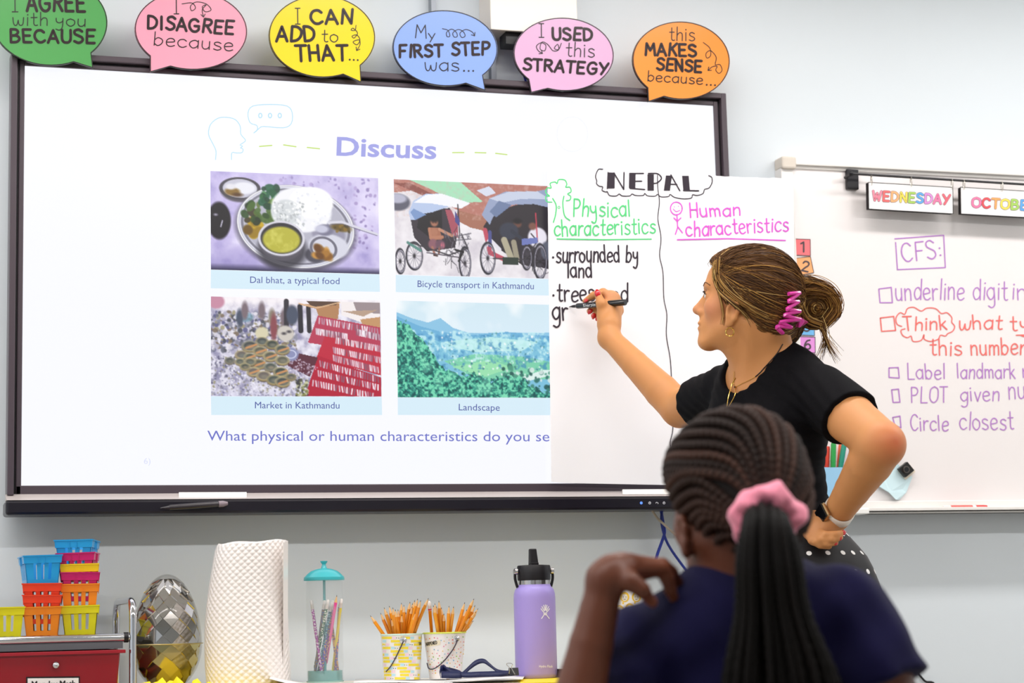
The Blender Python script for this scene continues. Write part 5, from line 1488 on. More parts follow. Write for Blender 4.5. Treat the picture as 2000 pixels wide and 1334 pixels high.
pens = [((608, 1172), (626, 1300), 'B03CA8', 'F0E4EC', 'magenta and white patterned pencil, leftmost in the dispenser', True, .01),
        ((634, 1172), (616, 1310), '7C6450', '3C5C98', 'brown and blue patterned pencil in the dispenser', True, .012),
        ((641, 1171), (614, 1312), '1E6438', 'F0F0E4', 'green and white patterned pencil in the dispenser', True, -.016),
        ((643, 1180), (660, 1314), 'C08C38', '5C3C7C', 'gold and violet patterned pencil in the dispenser', True, .015),
        ((650, 1172), (628, 1312), '5C50B0', 'D8A040', 'violet and gold patterned pencil in the dispenser', True, .008),
        ((648, 1176), (622, 1314), '2C6478', '88C0C8', 'dark teal patterned pencil in the dispenser', True, .0),
        ((658, 1162), (634, 1312), 'F0489C', None, 'solid hot pink pencil with a sharpened point in the dispenser', False, -.012),
        ((667, 1169), (650, 1314), 'E0C81C', None, 'yellow pencil on the right of the dispenser', True, .004),
        ((655, 1178), (632, 1315), '8C3C6C', 'E8C078', 'maroon and cream patterned pencil in the dispenser', True, -.006),
        ((664, 1171), (655, 1315), '58508C', 'E08048', 'purple and orange patterned pencil in the dispenser', False, .016)]
for i, (tp, bs_, c1, c2, lab, butt, dy) in enumerate(pens):
    mt = stripe_mat('pattern_%d' % i, c1, c2, 260) if c2 else mat('solid_%s' % c1, c1, .35, coat=.3)
    o = make_pencil(Lp, .0034, mt, butt=butt)
    tag(o, lab, 'pencil', 'pencils in the clear dispenser')
    t = P(tp[0], tp[1], DD + dy); q = P(bs_[0], bs_[1], DD + dy * -.6)
    d_ = (t - q) / np.linalg.norm(t - q)
    aim(o, t - d_ * (Lp + (.004 if butt else 0)), t)
    zmin = c[2] + .004
    if o.location[2] < zmin:
        o.location = Vector(o.location) + Vector((0, 0, zmin - o.location[2]))

# ---- bubble wrap roll
DR = 4.12
c = on_top(488, DR); c[2] = ZT + .0036; kr = DR / FPX
M_bw = mat('bubble_wrap', 'F3ECE8', .28, coat=.3, bump=0)
nt = M_bw.node_tree; bs = nt.nodes['Principled BSDF']
tc = nt.nodes.new('ShaderNodeTexCoord'); vo = nt.nodes.new('ShaderNodeTexVoronoi'); vo.inputs['Scale'].default_value = 150; vo.inputs['Randomness'].default_value = .25
bp = nt.nodes.new('ShaderNodeBump'); bp.inputs['Strength'].default_value = .9; bp.inputs['Distance'].default_value = .004; bp.invert = True
vo.inputs['Randomness'].default_value = 0.06; vo.inputs['Scale'].default_value = 105; at_ = nt.nodes.new('ShaderNodeAttribute'); at_.attribute_name = 'col'; nt.links.new(at_.outputs['Vector'], vo.inputs['Vector']); nt.links.new(vo.outputs['Distance'], bp.inputs['Height']); nt.links.new(bp.outputs['Normal'], bs.inputs['Normal'])
V, F = [], []
prof = [(1345, 404, 566), (1330, 402, 566), (1300, 400, 566), (1260, 400, 565), (1220, 401, 564), (1180, 405, 563), (1140, 410, 562), (1100, 416, 562), (1075, 420, 562), (1062, 424, 561.5), (1058, 427, 561)]
n = 56
for y, xl, xr in prof:
    z = P(488, y, DR)[2]
    if y > 1330: z = c[2]
    m0 = (xl + xr) / 2; hw = (xr - xl) / 2
    cc_ = P(m0, 1200, DR)
    for i in range(n):
        t = 2 * math.pi * i / n
        rr_ = hw * kr * (1 + .012 * math.sin(3 * t + y * .02))
        V.append((cc_[0] + rr_ * math.cos(t), cc_[1] + rr_ * .9 * math.sin(t), z + (.003 * math.cos(t) + .0015 * math.sin(5 * t) if y < 1070 else 0)))
# spiral inner rings at the top
for kk, sc_ in enumerate((.985, .93, .9, .84, .8, .4)):
    for i in range(n):
        p = np.array(V[(len(prof) - 1) * n + i]); q = np.array([P(494, 1200, DR)[0], P(494, 1200, DR)[1], p[2]])
        v_ = q + (p - q) * sc_; v_[2] += (-.006 if kk % 2 else -.001)
        V.append(tuple(v_))
nr = len(prof) + 6
for j in range(nr - 1):
    for i in range(n):
        k2 = (i + 1) % n
        F.append((j * n + i, j * n + k2, (j + 1) * n + k2, (j + 1) * n + i))
F.append(tuple(range(n))[::-1]); F.append(tuple(range((nr - 1) * n, nr * n)))
rl = empty('bubble_wrap_roll', c, 'large upright roll of white bubble wrap standing on the counter', 'roll')
uv = []
for j in range(nr):
    for i in range(n):
        u_ = i / n * 2 * math.pi * .086; v_ = V[j * n + i][2]
        uv.append(((u_ * .8 + v_) * .707, (u_ * .8 - v_) * .707, 0))
make('wrap', V, F, M_bw, rl, smooth=True, color=np.array(uv))
# loose flap at the right edge
MB().prism([P(561, 1300, DR - .01), P(561.5, 1056, DR - .01), P(553, 1060, DR - .045), P(553, 1300, DR - .045)], (.0012, 0, 0)).build('loose_edge', M_bw, rl)

# ---- mirrored egg
DE = 4.17
c = on_top(326, DE); c[2] = ZT + .0036; ke = DE / FPX
eg = empty('mirrored_egg', c, 'large clear and mirrored plastic egg with diamond facets beside the cart', 'egg')
a_e, z_top = 68.5 * ke, P(318, 1121, DE)[2]
z_mid = P(322, 1258, DE)[2]
def egg_r(z, a_, zt_, zb_):
    if z >= z_mid: t = (z - z_mid) / (zt_ - z_mid); return a_ * math.sqrt(max(0, 1 - t * t)) * (1 - .06 * t)
    t = (z_mid - z) / (z_mid - zb_); return a_ * math.sqrt(max(0, 1 - t * t * .96))
M_mir = mat('mirror_foil', 'E8E4E0', .06, metal=1.0)
M_mirg = mat('mirror_foil_low', 'E8D890', .08, metal=1.0)  # yellow tint paints in the reflections of the yellow things around the foot
def facets(z0, z1, a_, rows, cols, mt, name, zt_, zb_):
    V, F = [], []
    for j in range(rows + 1):
        z = z0 + (z1 - z0) * j / rows
        r = egg_r(z, a_, zt_, zb_)
        for i in range(cols):
            t = 2 * math.pi * (i + .5 * (j % 2)) / cols
            V.append((c[0] + r * math.cos(t), c[1] + r * math.sin(t), z))
    for j in range(0, rows - 1):
        for i in range(cols):
            s_ = j % 2
            a0 = (j + 1) * cols + (i + (0 if s_ == 0 else 1)) % cols
            a1 = (j + 1) * cols + (i + (cols - 1 if s_ == 0 else 0)) % cols
            F.append((j * cols + i, a0, (j + 2) * cols + i, a1))
    for i in range(cols):
        j = 0; F.append((i, (i + 1) % cols, cols + i))
    j = rows
    for i in range(cols):
        if rows % 2 == 0: F.append((j * cols + i, (j - 1) * cols + i, j * cols + (i + 1) % cols))
        else: F.append((j * cols + i, (j - 1) * cols + (i + 1) % cols, j * cols + (i + 1) % cols))
    V = [np.array(v) for v in V]
    mb = MB()
    for f in F:
        ps = [V[k_] for k_ in f]; cen = sum(ps) / len(ps)
        o_ = (cen - np.array([c[0], c[1], z_mid])) / np.array([a_, a_, .12]) ** 2; o_ /= np.linalg.norm(o_)
        o_ = o_ + np.array([rnd.uniform(-1, 1), rnd.uniform(-1, 1), rnd.uniform(-1, 1)]) * .07; o_ /= np.linalg.norm(o_)
        fl = [q_ - o_ * ((q_ - cen) @ o_) + (cen - q_) * .02 for q_ in ps]
        mb.prism(fl, -o_ * .004)
    return mb.build(name, mt, eg)
facets(z_mid + .001, z_top - .008, a_e * .95, 8, 12, M_mir, 'upper_facets', z_top - .003, ZT)
facets(ZT + .012, z_mid - .001, a_e * .93, 5, 10, M_mirg, 'lower_facets', z_top, ZT + .004)
M_shell = mat('smoky_shell', '5A564E', .03, alpha=.26, coat=.5)
prof = []
for j in range(20):
    z = ZT + .006 + (z_mid - ZT - .006) * j / 19
    prof.append((egg_r(z, a_e, z_top, ZT) if j else a_e * .3, z - c[2]))
MB().lathe(c, prof, 44, caps=False).build('lower_shell', M_shell, eg, smooth=True)
prof = [(max(.0005, egg_r(z_mid + (z_top - z_mid) * math.sin(t), a_e, z_top, ZT)), z_mid + (z_top - z_mid) * math.sin(t) - c[2]) for t in np.linspace(0, math.pi / 2, 24)]
MB().lathe(c, prof, 44, caps=False).build('upper_shell', M_shell, eg, smooth=True)
MB().tube([np.array([c[0] + (a_e + .001) * math.cos(t), c[1] + (a_e + .001) * math.sin(t), z_mid]) for t in np.linspace(0, 2 * math.pi, 49)], .0012, 6).build('seam', mat('seam_gold', 'B8A878', .3, metal=.7), eg, smooth=True)
# crumpled yellow tissue at the foot of the egg
mb = MB()
for i in range(11):
    x = 287 + i * 13; base_y = 3.975 - rnd.uniform(0, .02)
    cen = on_top(x, base_y); cen[2] = ZT + .004
    hgt = rnd.uniform(.012, .032)
    rim_ = []
    for k_ in range(6):
        t = 2 * math.pi * k_ / 6 + rnd.uniform(-.3, .3); r_ = rnd.uniform(.016, .032)
        rim_.append(cen + np.array([r_ * math.cos(t), r_ * .7 * math.sin(t), rnd.uniform(0, .004)]))
    top = cen + np.array([rnd.uniform(-.01, .01), rnd.uniform(-.005, .008), hgt])
    mid = [(r_ + top) / 2 + np.array([rnd.uniform(-.004, .004), 0, rnd.uniform(-.002, .008)]) for r_ in rim_]
    mb.add(rim_ + mid + [top], [(k_, (k_ + 1) % 6, 6 + (k_ + 1) % 6, 6 + k_) for k_ in range(6)] + [(6 + k_, 6 + (k_ + 1) % 6, 12) for k_ in range(6)] + [tuple(range(6))[::-1]])
tg = mb.build('yellow_tissue', mat('tissue_yellow', 'FBE018', .55))
tag(tg, 'crumpled yellow tissue paper heaped around the foot of the mirrored egg', 'tissue', kind='stuff')

# ---- navy lanyard and clip
M_lan = mat('navy_ribbon', '141C48', .45, bump=.2, bscale=1500)
ln = empty('lanyard', on_top(960, 4.2), 'navy ribbon lanyard coiled on white paper in front of the pails', 'lanyard')
def ribbon(pts, w_, name, parent, mt, dep=None, vert=.8):
    q = cr(pts, 8); V, F = [], []
    for i, p in enumerate(q):
        up_ = np.array([.15 * math.sin(i * .3), .5, vert]); up_ /= np.linalg.norm(up_)
        V += [p - up_ * w_ / 2, p + up_ * w_ / 2]
    for i in range(len(q) - 1): F.append((2 * i, 2 * i + 2, 2 * i + 3, 2 * i + 1))
    o = make(name, V, F, mt, parent, smooth=True)
    md = o.modifiers.new('s', 'SOLIDIFY'); md.thickness = .001
    return o
LZ = ZT + .017
def lp(x, y, d): 
    p = P(x, y, d); p[2] = max(p[2], LZ + .002); return p
ribbon([lp(862, 1314, 4.14), lp(866, 1303, 4.13), lp(880, 1312, 4.11), lp(905, 1318, 4.1), lp(940, 1318, 4.1), lp(975, 1316, 4.11), lp(1000, 1315, 4.13), lp(1012, 1314, 4.16)], .013, 'ribbon', ln, M_lan)
ribbon([lp(860, 1318, 4.1), lp(862, 1306, 4.12), lp(875, 1309, 4.14), lp(890, 1313, 4.12), lp(900, 1320, 4.1), lp(880, 1322, 4.09), lp(862, 1318, 4.1)], .016, 'ribbon', ln, M_lan)
ribbon([lp(905, 1316, 4.12), lp(918, 1303, 4.13), lp(932, 1293, 4.14), lp(945, 1291, 4.14), lp(957, 1299, 4.13), lp(975, 1312, 4.12), lp(1000, 1317, 4.12)], .011, 'loop', ln, M_lan)
ribbon([lp(935, 1320, 4.1), lp(965, 1322, 4.09), lp(985, 1318, 4.1), lp(1008, 1312, 4.14)], .012, 'ribbon', ln, M_lan)
q = P(1003, 1316, 4.08); q[2] = LZ
cl = empty('binder_clip', q, 'black binder clip with silver wire arms beside the purple bottle', 'clip')
k = 4.08 / FPX
mb = MB(); mb.add([(q[0] - .010, q[1] - .006, q[2]), (q[0] + .010, q[1] - .006, q[2]), (q[0] + .010, q[1] + .006, q[2]), (q[0] - .010, q[1] + .006, q[2]), (q[0] - .010, q[1] - .001, q[2] + .014), (q[0] + .010, q[1] - .001, q[2] + .014), (q[0] + .010, q[1] + .001, q[2] + .014), (q[0] - .010, q[1] + .001, q[2] + .014)],
                  [(0, 3, 2, 1), (4, 5, 6, 7), (0, 1, 5, 4), (1, 2, 6, 5), (2, 3, 7, 6), (3, 0, 4, 7)])
mb.build('body', M_lid, cl)
pts = cr([P(x, y, 4.07) for x, y in ((994, 1316), (995, 1305), (990, 1299), (990, 1296), (997, 1295.5), (1001, 1298), (999, 1304), (1006, 1317))], 5)
MB().tube(pts, .0008, 6).build('wire_arm', M_tin, cl, smooth=True)
pm = P(1096, 1314, 4.3); 
sc_ = empty('stapler', on_top(1096, 4.3), 'small black and gold block on the yellow folder right of the bottle', 'block')
k = 4.3 / FPX; q = on_top(1096, 4.3); q[2] = ZT + .0022
MB().box((q[0] - .007, q[1] - .02, q[2]), (q[0] + .0, q[1] + .02, q[2] + .018)).build('body', M_lid, sc_, bevel=.001)
MB().box((q[0] + .0002, q[1] - .02, q[2]), (q[0] + .004, q[1] + .02, q[2] + .018)).build('end', mat('gold_plastic', 'C8A030', .3), sc_, bevel=.001)
bpy.data.objects[sc_.name].name = 'tape_block'

# ---- patterned mug and hand lens behind the student's arm
DM = 4.32
c = on_top(1232, DM); c[2] = ZT + .0005
mg = empty('patterned_mug', c, 'white cup with yellow round faces behind the girl\'s hand', 'cup')
km = DM / FPX
z0m, z1m = c[2], P(1232, 1150, DM)[2]
MB().lathe(c, [(33 * km, 0), (37 * km, .01), (37 * km, z1m - z0m), (35 * km, z1m - z0m), (35 * km, .012), (.001, .01)], 36).build('cup_body', mat('mug_white', 'F6F2F4', .3), mg, smooth=True)
def SM(px, py, off=.0005):
    v = ray(px, py); o = CAM[:2] - c[:2]; d = v[:2]
    A, B, C_ = d @ d, 2 * o @ d, o @ o - (37 * km + off) ** 2
    return CAM + v * ((-B - math.sqrt(max(B * B - 4 * A * C_, 0))) / (2 * A))
ink = Ink(); i2 = Ink(); i3 = Ink()
for x, y in ((1210, 1192), (1230, 1188), (1252, 1194), (1220, 1166), (1243, 1166)):
    ink.ell((x, y), 9, 10); 
for x, y in ((1210, 1192), (1230, 1188), (1252, 1194), (1220, 1166), (1243, 1166)):
    i2.ell((x, y + 1), 6, 7)
    i3.disc((x - 2.4, y), .9, 6); i3.disc((x + 2.4, y), .9, 6); i3.line([(x - 2, y + 4), (x, y + 5), (x + 2, y + 4)], .8, True)
for x, y in ((1217, 1178), (1240, 1177), (1226, 1205), (1245, 1210), (1205, 1175)): ink.ell((x, y), 1.6, 2.4)
ink.build('yellow_print', SM, mat('print_yellow', 'F4C83C', .4), mg)
i2.build('face_print', lambda x, y: SM(x, y, .0008), mat('print_grey', 'E4DCD0', .4), mg)
i3.build('face_lines', lambda x, y: SM(x, y, .0011), M_ink, mg)
Ink().poly([(1198, 1212), (1268, 1208), (1268, 1222), (1198, 1226)]).build('blue_band', SM, mat('band_blue', '7CCCE0', .4), mg)
cq = P(1160, 1188, 4.26)
ls = empty('hand_lens', (cq[0], cq[1], ZT), 'round clear lens with a thin rim standing behind the girl\'s wrist', 'lens')
rr_ = 26 * 4.26 / FPX
ring = [cq + np.array([rr_ * math.cos(t), 0, rr_ * math.sin(t)]) for t in np.linspace(0, 2 * math.pi, 37)]
MB().tube(ring, .0012, 8).build('rim', M_tin, ls, smooth=True)
MB().lathe(cq + np.array([0, .0008, 0]), [(rr_ - .001, 0), (rr_ - .001, -.0016)], 36, (0, 1, 0)).build('glass', M_clear, ls, smooth=True)
MB().lathe((cq[0], cq[1], ZT + .0005), [(.012, 0), (.012, .004), (.003, .008), (.003, cq[2] - rr_ - ZT)], 16).build('stem', M_tin, ls, smooth=True)
cq = P(1303, 1186, 4.34)
r0 = 14 * 4.3 / FPX
rg = empty('ring_stand', (cq[0], cq[1], ZT), 'small dark ring standing behind the girl\'s shoulder', 'ring')
MB().tube([cq + np.array([r0 * math.cos(t), 0, r0 * math.sin(t)]) for t in np.linspace(0, 2 * math.pi, 31)], .0016, 8).build('hoop', mat('dark_ring', '34344C', .3), rg, smooth=True)
MB().lathe((cq[0], cq[1], ZT + .0005), [(.012, 0), (.012, .004), (.002, .007), (.002, cq[2] - r0 - ZT)], 12).build('stem', mat('dark_ring', '34344C', .3), rg, smooth=True)

# ---------------------------------------------------------------- red drawer cart and baskets
DC = 4.02
M_chr = mat('chrome', 'D8D8DC', .08, metal=1.0)
M_red = mat('drawer_red', '8C0C18', .25, coat=.4)
tp = P(120, 1240, DC); ZC = float(tp[2])            # top of the cart shelf
kc = DC / FPX
xL, xR = P(-52, 1250, DC)[0], P(250, 1250, DC)[0]
yF = P(120, 1250, DC)[1]; yBk = yF + .30
cart = empty('drawer_cart', ((xL + xR) / 2, (yF + yBk) / 2, 0), 'rolling cart with a chrome frame and dark red drawers at the left edge', 'cart')
def rod_(pts, r, name='rail', sm=True): return MB().tube(cr(pts, 6) if len(pts) > 3 else pts, r, 12).build(name, M_chr, cart, smooth=sm)
xU = P(265, 1250, DC)[0]
zA = P(265, 1172, DC)[2]
ry = .0078
for xx in (xU, xL - .02):
    rc = .04
    pts = [(xx, yF, .07), (xx, yF, zA - rc)] + [(xx, yF + rc - rc * math.cos(t), zA - rc + rc * math.sin(t)) for t in np.linspace(.2, math.pi / 2, 8)]
    pts += [(xx, yBk - rc + rc * math.sin(t), zA - rc + rc * math.cos(t)) for t in np.linspace(0, math.pi / 2 - .2, 8)] + [(xx, yBk, zA - rc), (xx, yBk, .07)]
    MB().tube(np.array(pts), ry, 14).build('upright_loop', M_chr, cart, smooth=True)
zr = ZC - .0085
MB().tube([(xL - .02, yF + .004, zr), (xU, yF + .004, zr)], .0085, 16).build('front_rail', M_chr, cart, smooth=True)
MB().tube([(xL - .02, yBk, zr), (xU, yBk, zr)], .0075, 12).build('back_rail', M_chr, cart, smooth=True)
MB().lathe((xU - .018, yF + .004, zr), [(.0105, 0), (.0105, .009)], 16, (1, 0, 0)).build('rail_joint', M_black, cart, smooth=True)
MB().box((xL - .01, yF + .008, zr - .004), (xU - .012, yBk - .008, zr + .0066)).build('top_shelf', mat('shelf_grey', '74767C', .35, metal=.3), cart)
MB().box((xL + .01, yF + .002, zr - .022), (xU - .02, yF + .012, zr - .0085)).build('drawer_runner', mat('shelf_grey', '74767C', .35, metal=.3), cart)
xD = P(236, 1290, DC)[0]
zD = P(120, 1272, DC)[2]
H = .072
for i in range(9):
    z1 = zD - i * (H + .006)
    if z1 - H < .1: break
    mb = MB()
    V = [(xL + .012, yF - .004, z1 - H), (xD - .004, yF - .004, z1 - H), (xD - .004, yBk - .02, z1 - H), (xL + .012, yBk - .02, z1 - H), (xL + .006, yF - .006, z1), (xD + .002, yF - .006, z1), (xD + .002, yBk - .015, z1), (xL + .006, yBk - .015, z1)]
    mb.add(V, [(0, 3, 2, 1), (0, 1, 5, 4), (1, 2, 6, 5), (2, 3, 7, 6), (3, 0, 4, 7), (4, 5, 6, 7)])
    dr = mb.build('drawer', M_red, cart, bevel=.003)
    MB().box((xL - .001, yF - .011, z1 - .007), (xD + .012, yBk - .012, z1)).build('drawer_lip', mat('lip_red', '9C1424', .25, coat=.4), dr, bevel=.001)
    kx = P(107, 1296, DC)[0]
    MB().lathe((kx, yF - .004, z1 - .027), [(.003, 0), (.003, .004), (.0062, .006), (.0075, .010), (.006, .0145), (.002, .017)], 18, (0, -1, 0)).build('knob', M_chr, dr, smooth=True)
    if i == 0:
        SD = lambda x, y, o=.0012: W(x, y, yF - .0045 - o)
        Ink().poly([(51, 1322), (156, 1321), (156, 1352), (51, 1353)]).build('label_border', SD, M_ink, dr)
        Ink().poly([(54, 1325), (153.5, 1324), (153.5, 1350), (54, 1351)]).build('label_plate', lambda x, y: SD(x, y, .0016), mat('label_white', 'EFE9E6', .4), dr)
        font_text('Monday Math', (62, 1343), (148, 1341.5), 13, lambda x, y: SD(x, y, .002), M_ink, dr, bold=.03)
for xx in (xU, xL - .02):
    for yy in (yF, yBk):
        MB().lathe((xx - .012, yy, .034), [(.03, 0), (.033, .006), (.033, .018), (.03, .024)], 20, (1, 0, 0)).build('caster', M_black, cart, smooth=True)
        MB().box((xx - .004, yy - .008, .03), (xx + .004, yy + .008, .075)).build('caster_fork', M_chr, cart)

BC = {'blue': '1E9CDC', 'magenta': 'C8146C', 'yellow': 'F2CC10', 'orange': 'F58A14', 'red': 'F0401C', 'lemon': 'E6DC14'}
HB = 57 * kc; WT_, WB_ = 36 * kc, 30 * kc; LT, LB = .052, .044
def make_basket(colr):
    mt = mat('basket_' + colr, BC[colr], .35, coat=.2)
    root = empty('plastic_basket', (0, 0, 0))
    th = .0016
    def face_pt(side, u, v, o):
        """side 0 front,1 right,2 back,3 left ; u in -1..1, v 0..1, o outward"""
        wx = WB_ + (WT_ - WB_) * v; wy = LB + (LT - LB) * v
        if side == 0: return (u * wx, -wy - o, v * HB)
        if side == 2: return (-u * wx, wy + o, v * HB)
        if side == 1: return (wx + o, u * wy, v * HB)
        return (-wx - o, -u * wy, v * HB)
    def slab(mb, side, u0, u1, v0, v1, o0, o1):
        a = [face_pt(side, u, v, o0) for u, v in ((u0, v0), (u1, v0), (u1, v1), (u0, v1))]
        b = [face_pt(side, u, v, o1) for u, v in ((u0, v0), (u1, v0), (u1, v1), (u0, v1))]
        mb.add(a + b, [(0, 3, 2, 1), (4, 5, 6, 7), (0, 1, 5, 4), (1, 2, 6, 5), (2, 3, 7, 6), (3, 0, 4, 7)])
    bd = MB()
    for s_ in range(4):
        slots = [(-.52, -.34), (-.09, .09), (.34, .52)] if s_ in (0, 2) else [(-.7, -.55), (-.28, -.13), (.13, .28), (.55, .7)]
        slab(bd, s_, -1, 1, 0, .17, -th, 0)
        slab(bd, s_, -1, 1, .72, 1, -th, 0)
        u = -1
        for a, b in slots + [(1, 1)]:
            slab(bd, s_, u, a, .17, .72, -th, 0); u = b
    bd.box((-WB_, -LB, 0), (WB_, LB, .0016))
    bd.build('body', mt, root, loc=(0, 0, 0))
    rm = MB()
    for s_ in range(4):
        slab(rm, s_, -1.06, 1.06, .955, 1, -th, .0032)
        slab(rm, s_, -1.045, 1.045, .72, .955, .0006, .0018)
        for u in (-.24, .16): slab(rm, s_, u, u + .03, .66, .955, .0018, .0032)
    rm.build('rim', mt, root, loc=(0, 0, 0))
    return root
proto_b = {}
def basket(colr, px, ytop, rz, label, group, dd=0.0):
    if colr not in proto_b: o = proto_b[colr] = make_basket(colr)
    else: o = copy_tree(proto_b[colr])
    p = P(px, ytop, DC + .06 + dd)
    o.location = (p[0], yF + .075 + dd, p[2] - HB)
    if abs(o.location[2] - ZC) < .008: o.location[2] = ZC - .001 + .0002
    o.rotation_euler = (rnd.uniform(-.01, .01), rnd.uniform(-.02, .02), rz)
    tag(o, label, 'basket', group)
    return o
g1, g2 = 'left stack of small plastic baskets', 'right stack of small plastic baskets'
basket('orange', 84, 1185, -.1, 'orange basket at the bottom of the left stack', g1)
basket('red', 83.5, 1162, -.1, 'orange red basket second from the bottom of the left stack', g1)
basket('red', 84, 1139.5, -.1, 'orange red basket just under the blue one in the left stack', g1)
basket('blue', 81, 1085, .03, 'blue basket on top of the left stack', g1)
basket('lemon', 160, 1184, -.1, 'yellow basket at the bottom of the right stack', g2, .012)
basket('orange', 160, 1140, -.1, 'orange basket second from the bottom of the right stack', g2, .012)
basket('magenta', 160, 1117.5, -.1, 'magenta basket between the orange and yellow ones in the right stack', g2, .012)
basket('yellow', 160, 1101.5, -.1, 'yellow basket under the upper magenta one in the right stack', g2, .012)
basket('magenta', 158, 1079, -.2, 'magenta basket right under the blue one in the right stack', g2, .012)
basket('blue', 156, 1054, -.24, 'blue basket on top of the right stack', g2, .012)
basket('lemon', 9, 1185, -.05, 'single yellow basket at the left edge of the cart top', 'small plastic baskets on the cart')
# ---------------------------------------------------------------- the teacher
H2 = lambda v: np.array([v[0], v[1], 0]) / np.hypot(v[0], v[1])
FH, RH = H2(FWD), H2(RGT)                     # horizontal forward / right of the camera
UP = np.array([0, 0, 1.0])
DT = 4.08
f_body = H2(-.60 * FH - .80 * RH)             # chest direction
BT = basis(f_body)                            # columns forward, left, up
tL = BT[:, 1]
shR, shL = P(1413, 768, 4.24), P(1606, 772, 3.99)
neck_b = P(1492, 735, 4.11)
f_head = -.925 * RH + .36 * FH + .20 * UP
BH = basis(f_head)
HS = .95
hd = P(1353, 605, 4.13) - BH @ (np.array([.1185, 0, -.031]) * HS)      # middle of the head, from the tip of the nose
def hp(x, y, z):
    return hd + BH @ (np.array([x, y, z]) * HS)
def hell(c_, r_, k=.012, op='u', rot=None):
    R = BH if rot is None else BH @ rot
    return ell(hp(*c_), np.array(r_) * HS, R, k, op)
def hcone(a_, b_, r1, r2, k=.012, op='u'):
    return cone(hp(*a_), hp(*b_), r1 * HS, r2 * HS, k, op)
def rotz(a): return np.array([[math.cos(a), -math.sin(a), 0], [math.sin(a), math.cos(a), 0], [0, 0, 1]])
def roty(a): return np.array([[math.cos(a), 0, math.sin(a)], [0, 1, 0], [-math.sin(a), 0, math.cos(a)]])
def head_prims(hp_, hell_, hcone_):
    return [
        hell_((-.012, 0, .03), (.092, .072, .083)),
        hell_((.03, 0, .0), (.058, .058, .085), .02), hell_((.036, 0, .042), (.058, .054, .050), .02), hell_((.086, 0, -.047), (.010, .014, .014), .010),
        hell_((.035, 0, -.05), (.045, .05, .055), .02),
        hcone_((-.005, .05, -.045), (.07, .016, -.098), .017, .014, .02),
        hcone_((-.005, -.05, -.045), (.07, -.016, -.098), .017, .014, .02),
        hell_((.077, 0, -.097), (.018, .022, .017), .014),
        hell_((.055, .036, -.022), (.026, .02, .022), .018), hell_((.055, -.036, -.022), (.026, .02, .022), .018),
        hcone_((.078, .034, .02), (.088, .006, .022), .0085, .009, .014), hcone_((.078, -.034, .02), (.088, -.006, .022), .0085, .009, .014),
        hell_((.072, 0, -.066), (.024, .026, .025), .016),
        hell_((.088, .031, .001), (.014, .014, .011), .012, 's'), hell_((.088, -.031, .001), (.014, .014, .011), .012, 's'),
        hell_((.0745, .031, .0), (.0136, .0136, .0136), .004), hell_((.0745, -.031, .0), (.0136, .0136, .0136), .004),
        hell_((.0885, .031, -.0015), (.0070, .0115, .0024), .002, 's'), hell_((.0885, -.031, -.0015), (.0070, .0115, .0024), .002, 's'),
        hcone_((.088, 0, .008), (.108, 0, -.028), .0068, .0088, .010), hcone_((.080, 0, .0), (.093, 0, -.032), .010, .013, .010),
        hell_((.1085, 0, -.031), (.0092, .0088, .0080), .006),
        hell_((.0935, .0100, -.036), (.0105, .0062, .0062), .006), hell_((.0935, -.0100, -.036), (.0105, .0062, .0062), .006),
        hell_((.104, .006, -.0425), (.005, .003, .003), .003, 's'), hell_((.104, -.006, -.0425), (.005, .003, .003), .003, 's'),
        hell_((.0925, 0, -.0595), (.0085, .021, .0052), .004), hell_((.0905, 0, -.0705), (.009, .018, .006), .004),
        hell_((.100, 0, -.065), (.010, .024, .0009), .003, 's'),
    ]
def ear(side, hp0_, hell0_, hcone0_, k=.006):
    s = side
    def hell_(c_, *a): return hell0_((c_[0] + .018, c_[1] - .001, c_[2] - .024), *a)
    def hcone_(a_, b_, *a): return hcone0_((a_[0] + .018, a_[1] - .001, a_[2] - .024), (b_[0] + .018, b_[1] - .001, b_[2] - .024), *a)
    o = [hell_((-.010, s * .073, -.010), (.0145, .006, .0235), k, 'u', rotz(s * .35) @ roty(-.15))]
    pts = [(-.001, .068, -.018), (.002, .074, .004), (-.006, .080, .021), (-.020, .083, .018), (-.026, .082, .0), (-.020, .078, -.020), (-.010, .073, -.032)]
    pts = [(-.012 + (x + .012) * .82, .072 + (y - .072) * .85, -.010 + (z + .006) * .80) for x, y, z in pts]
    for a_, b_ in zip(pts[:-1], pts[1:]):
        o.append(hcone_((a_[0], s * a_[1], a_[2]), (b_[0], s * b_[1], b_[2]), .0042, .0042, .004))
    o.append(hell_((-.006, s * .0725, -.034), (.008, .005, .009), .005))
    o.append(hell_((-.008, s * .081, -.006), (.007, .0055, .011), .004, 's'))
    return o
HEAD = head_prims(hp, hell, hcone) + ear(1, hp, hell, hcone) + ear(-1, hp, hell, hcone)
nape = hp(-.045, 0, -.045)
body = list(HEAD)
body += [cone(nape, neck_b + UP * .0 , .056, .054, .03), cone(hp(.0, 0, -.075), neck_b + f_body * .018 + UP * .01, .042, .046, .03)]
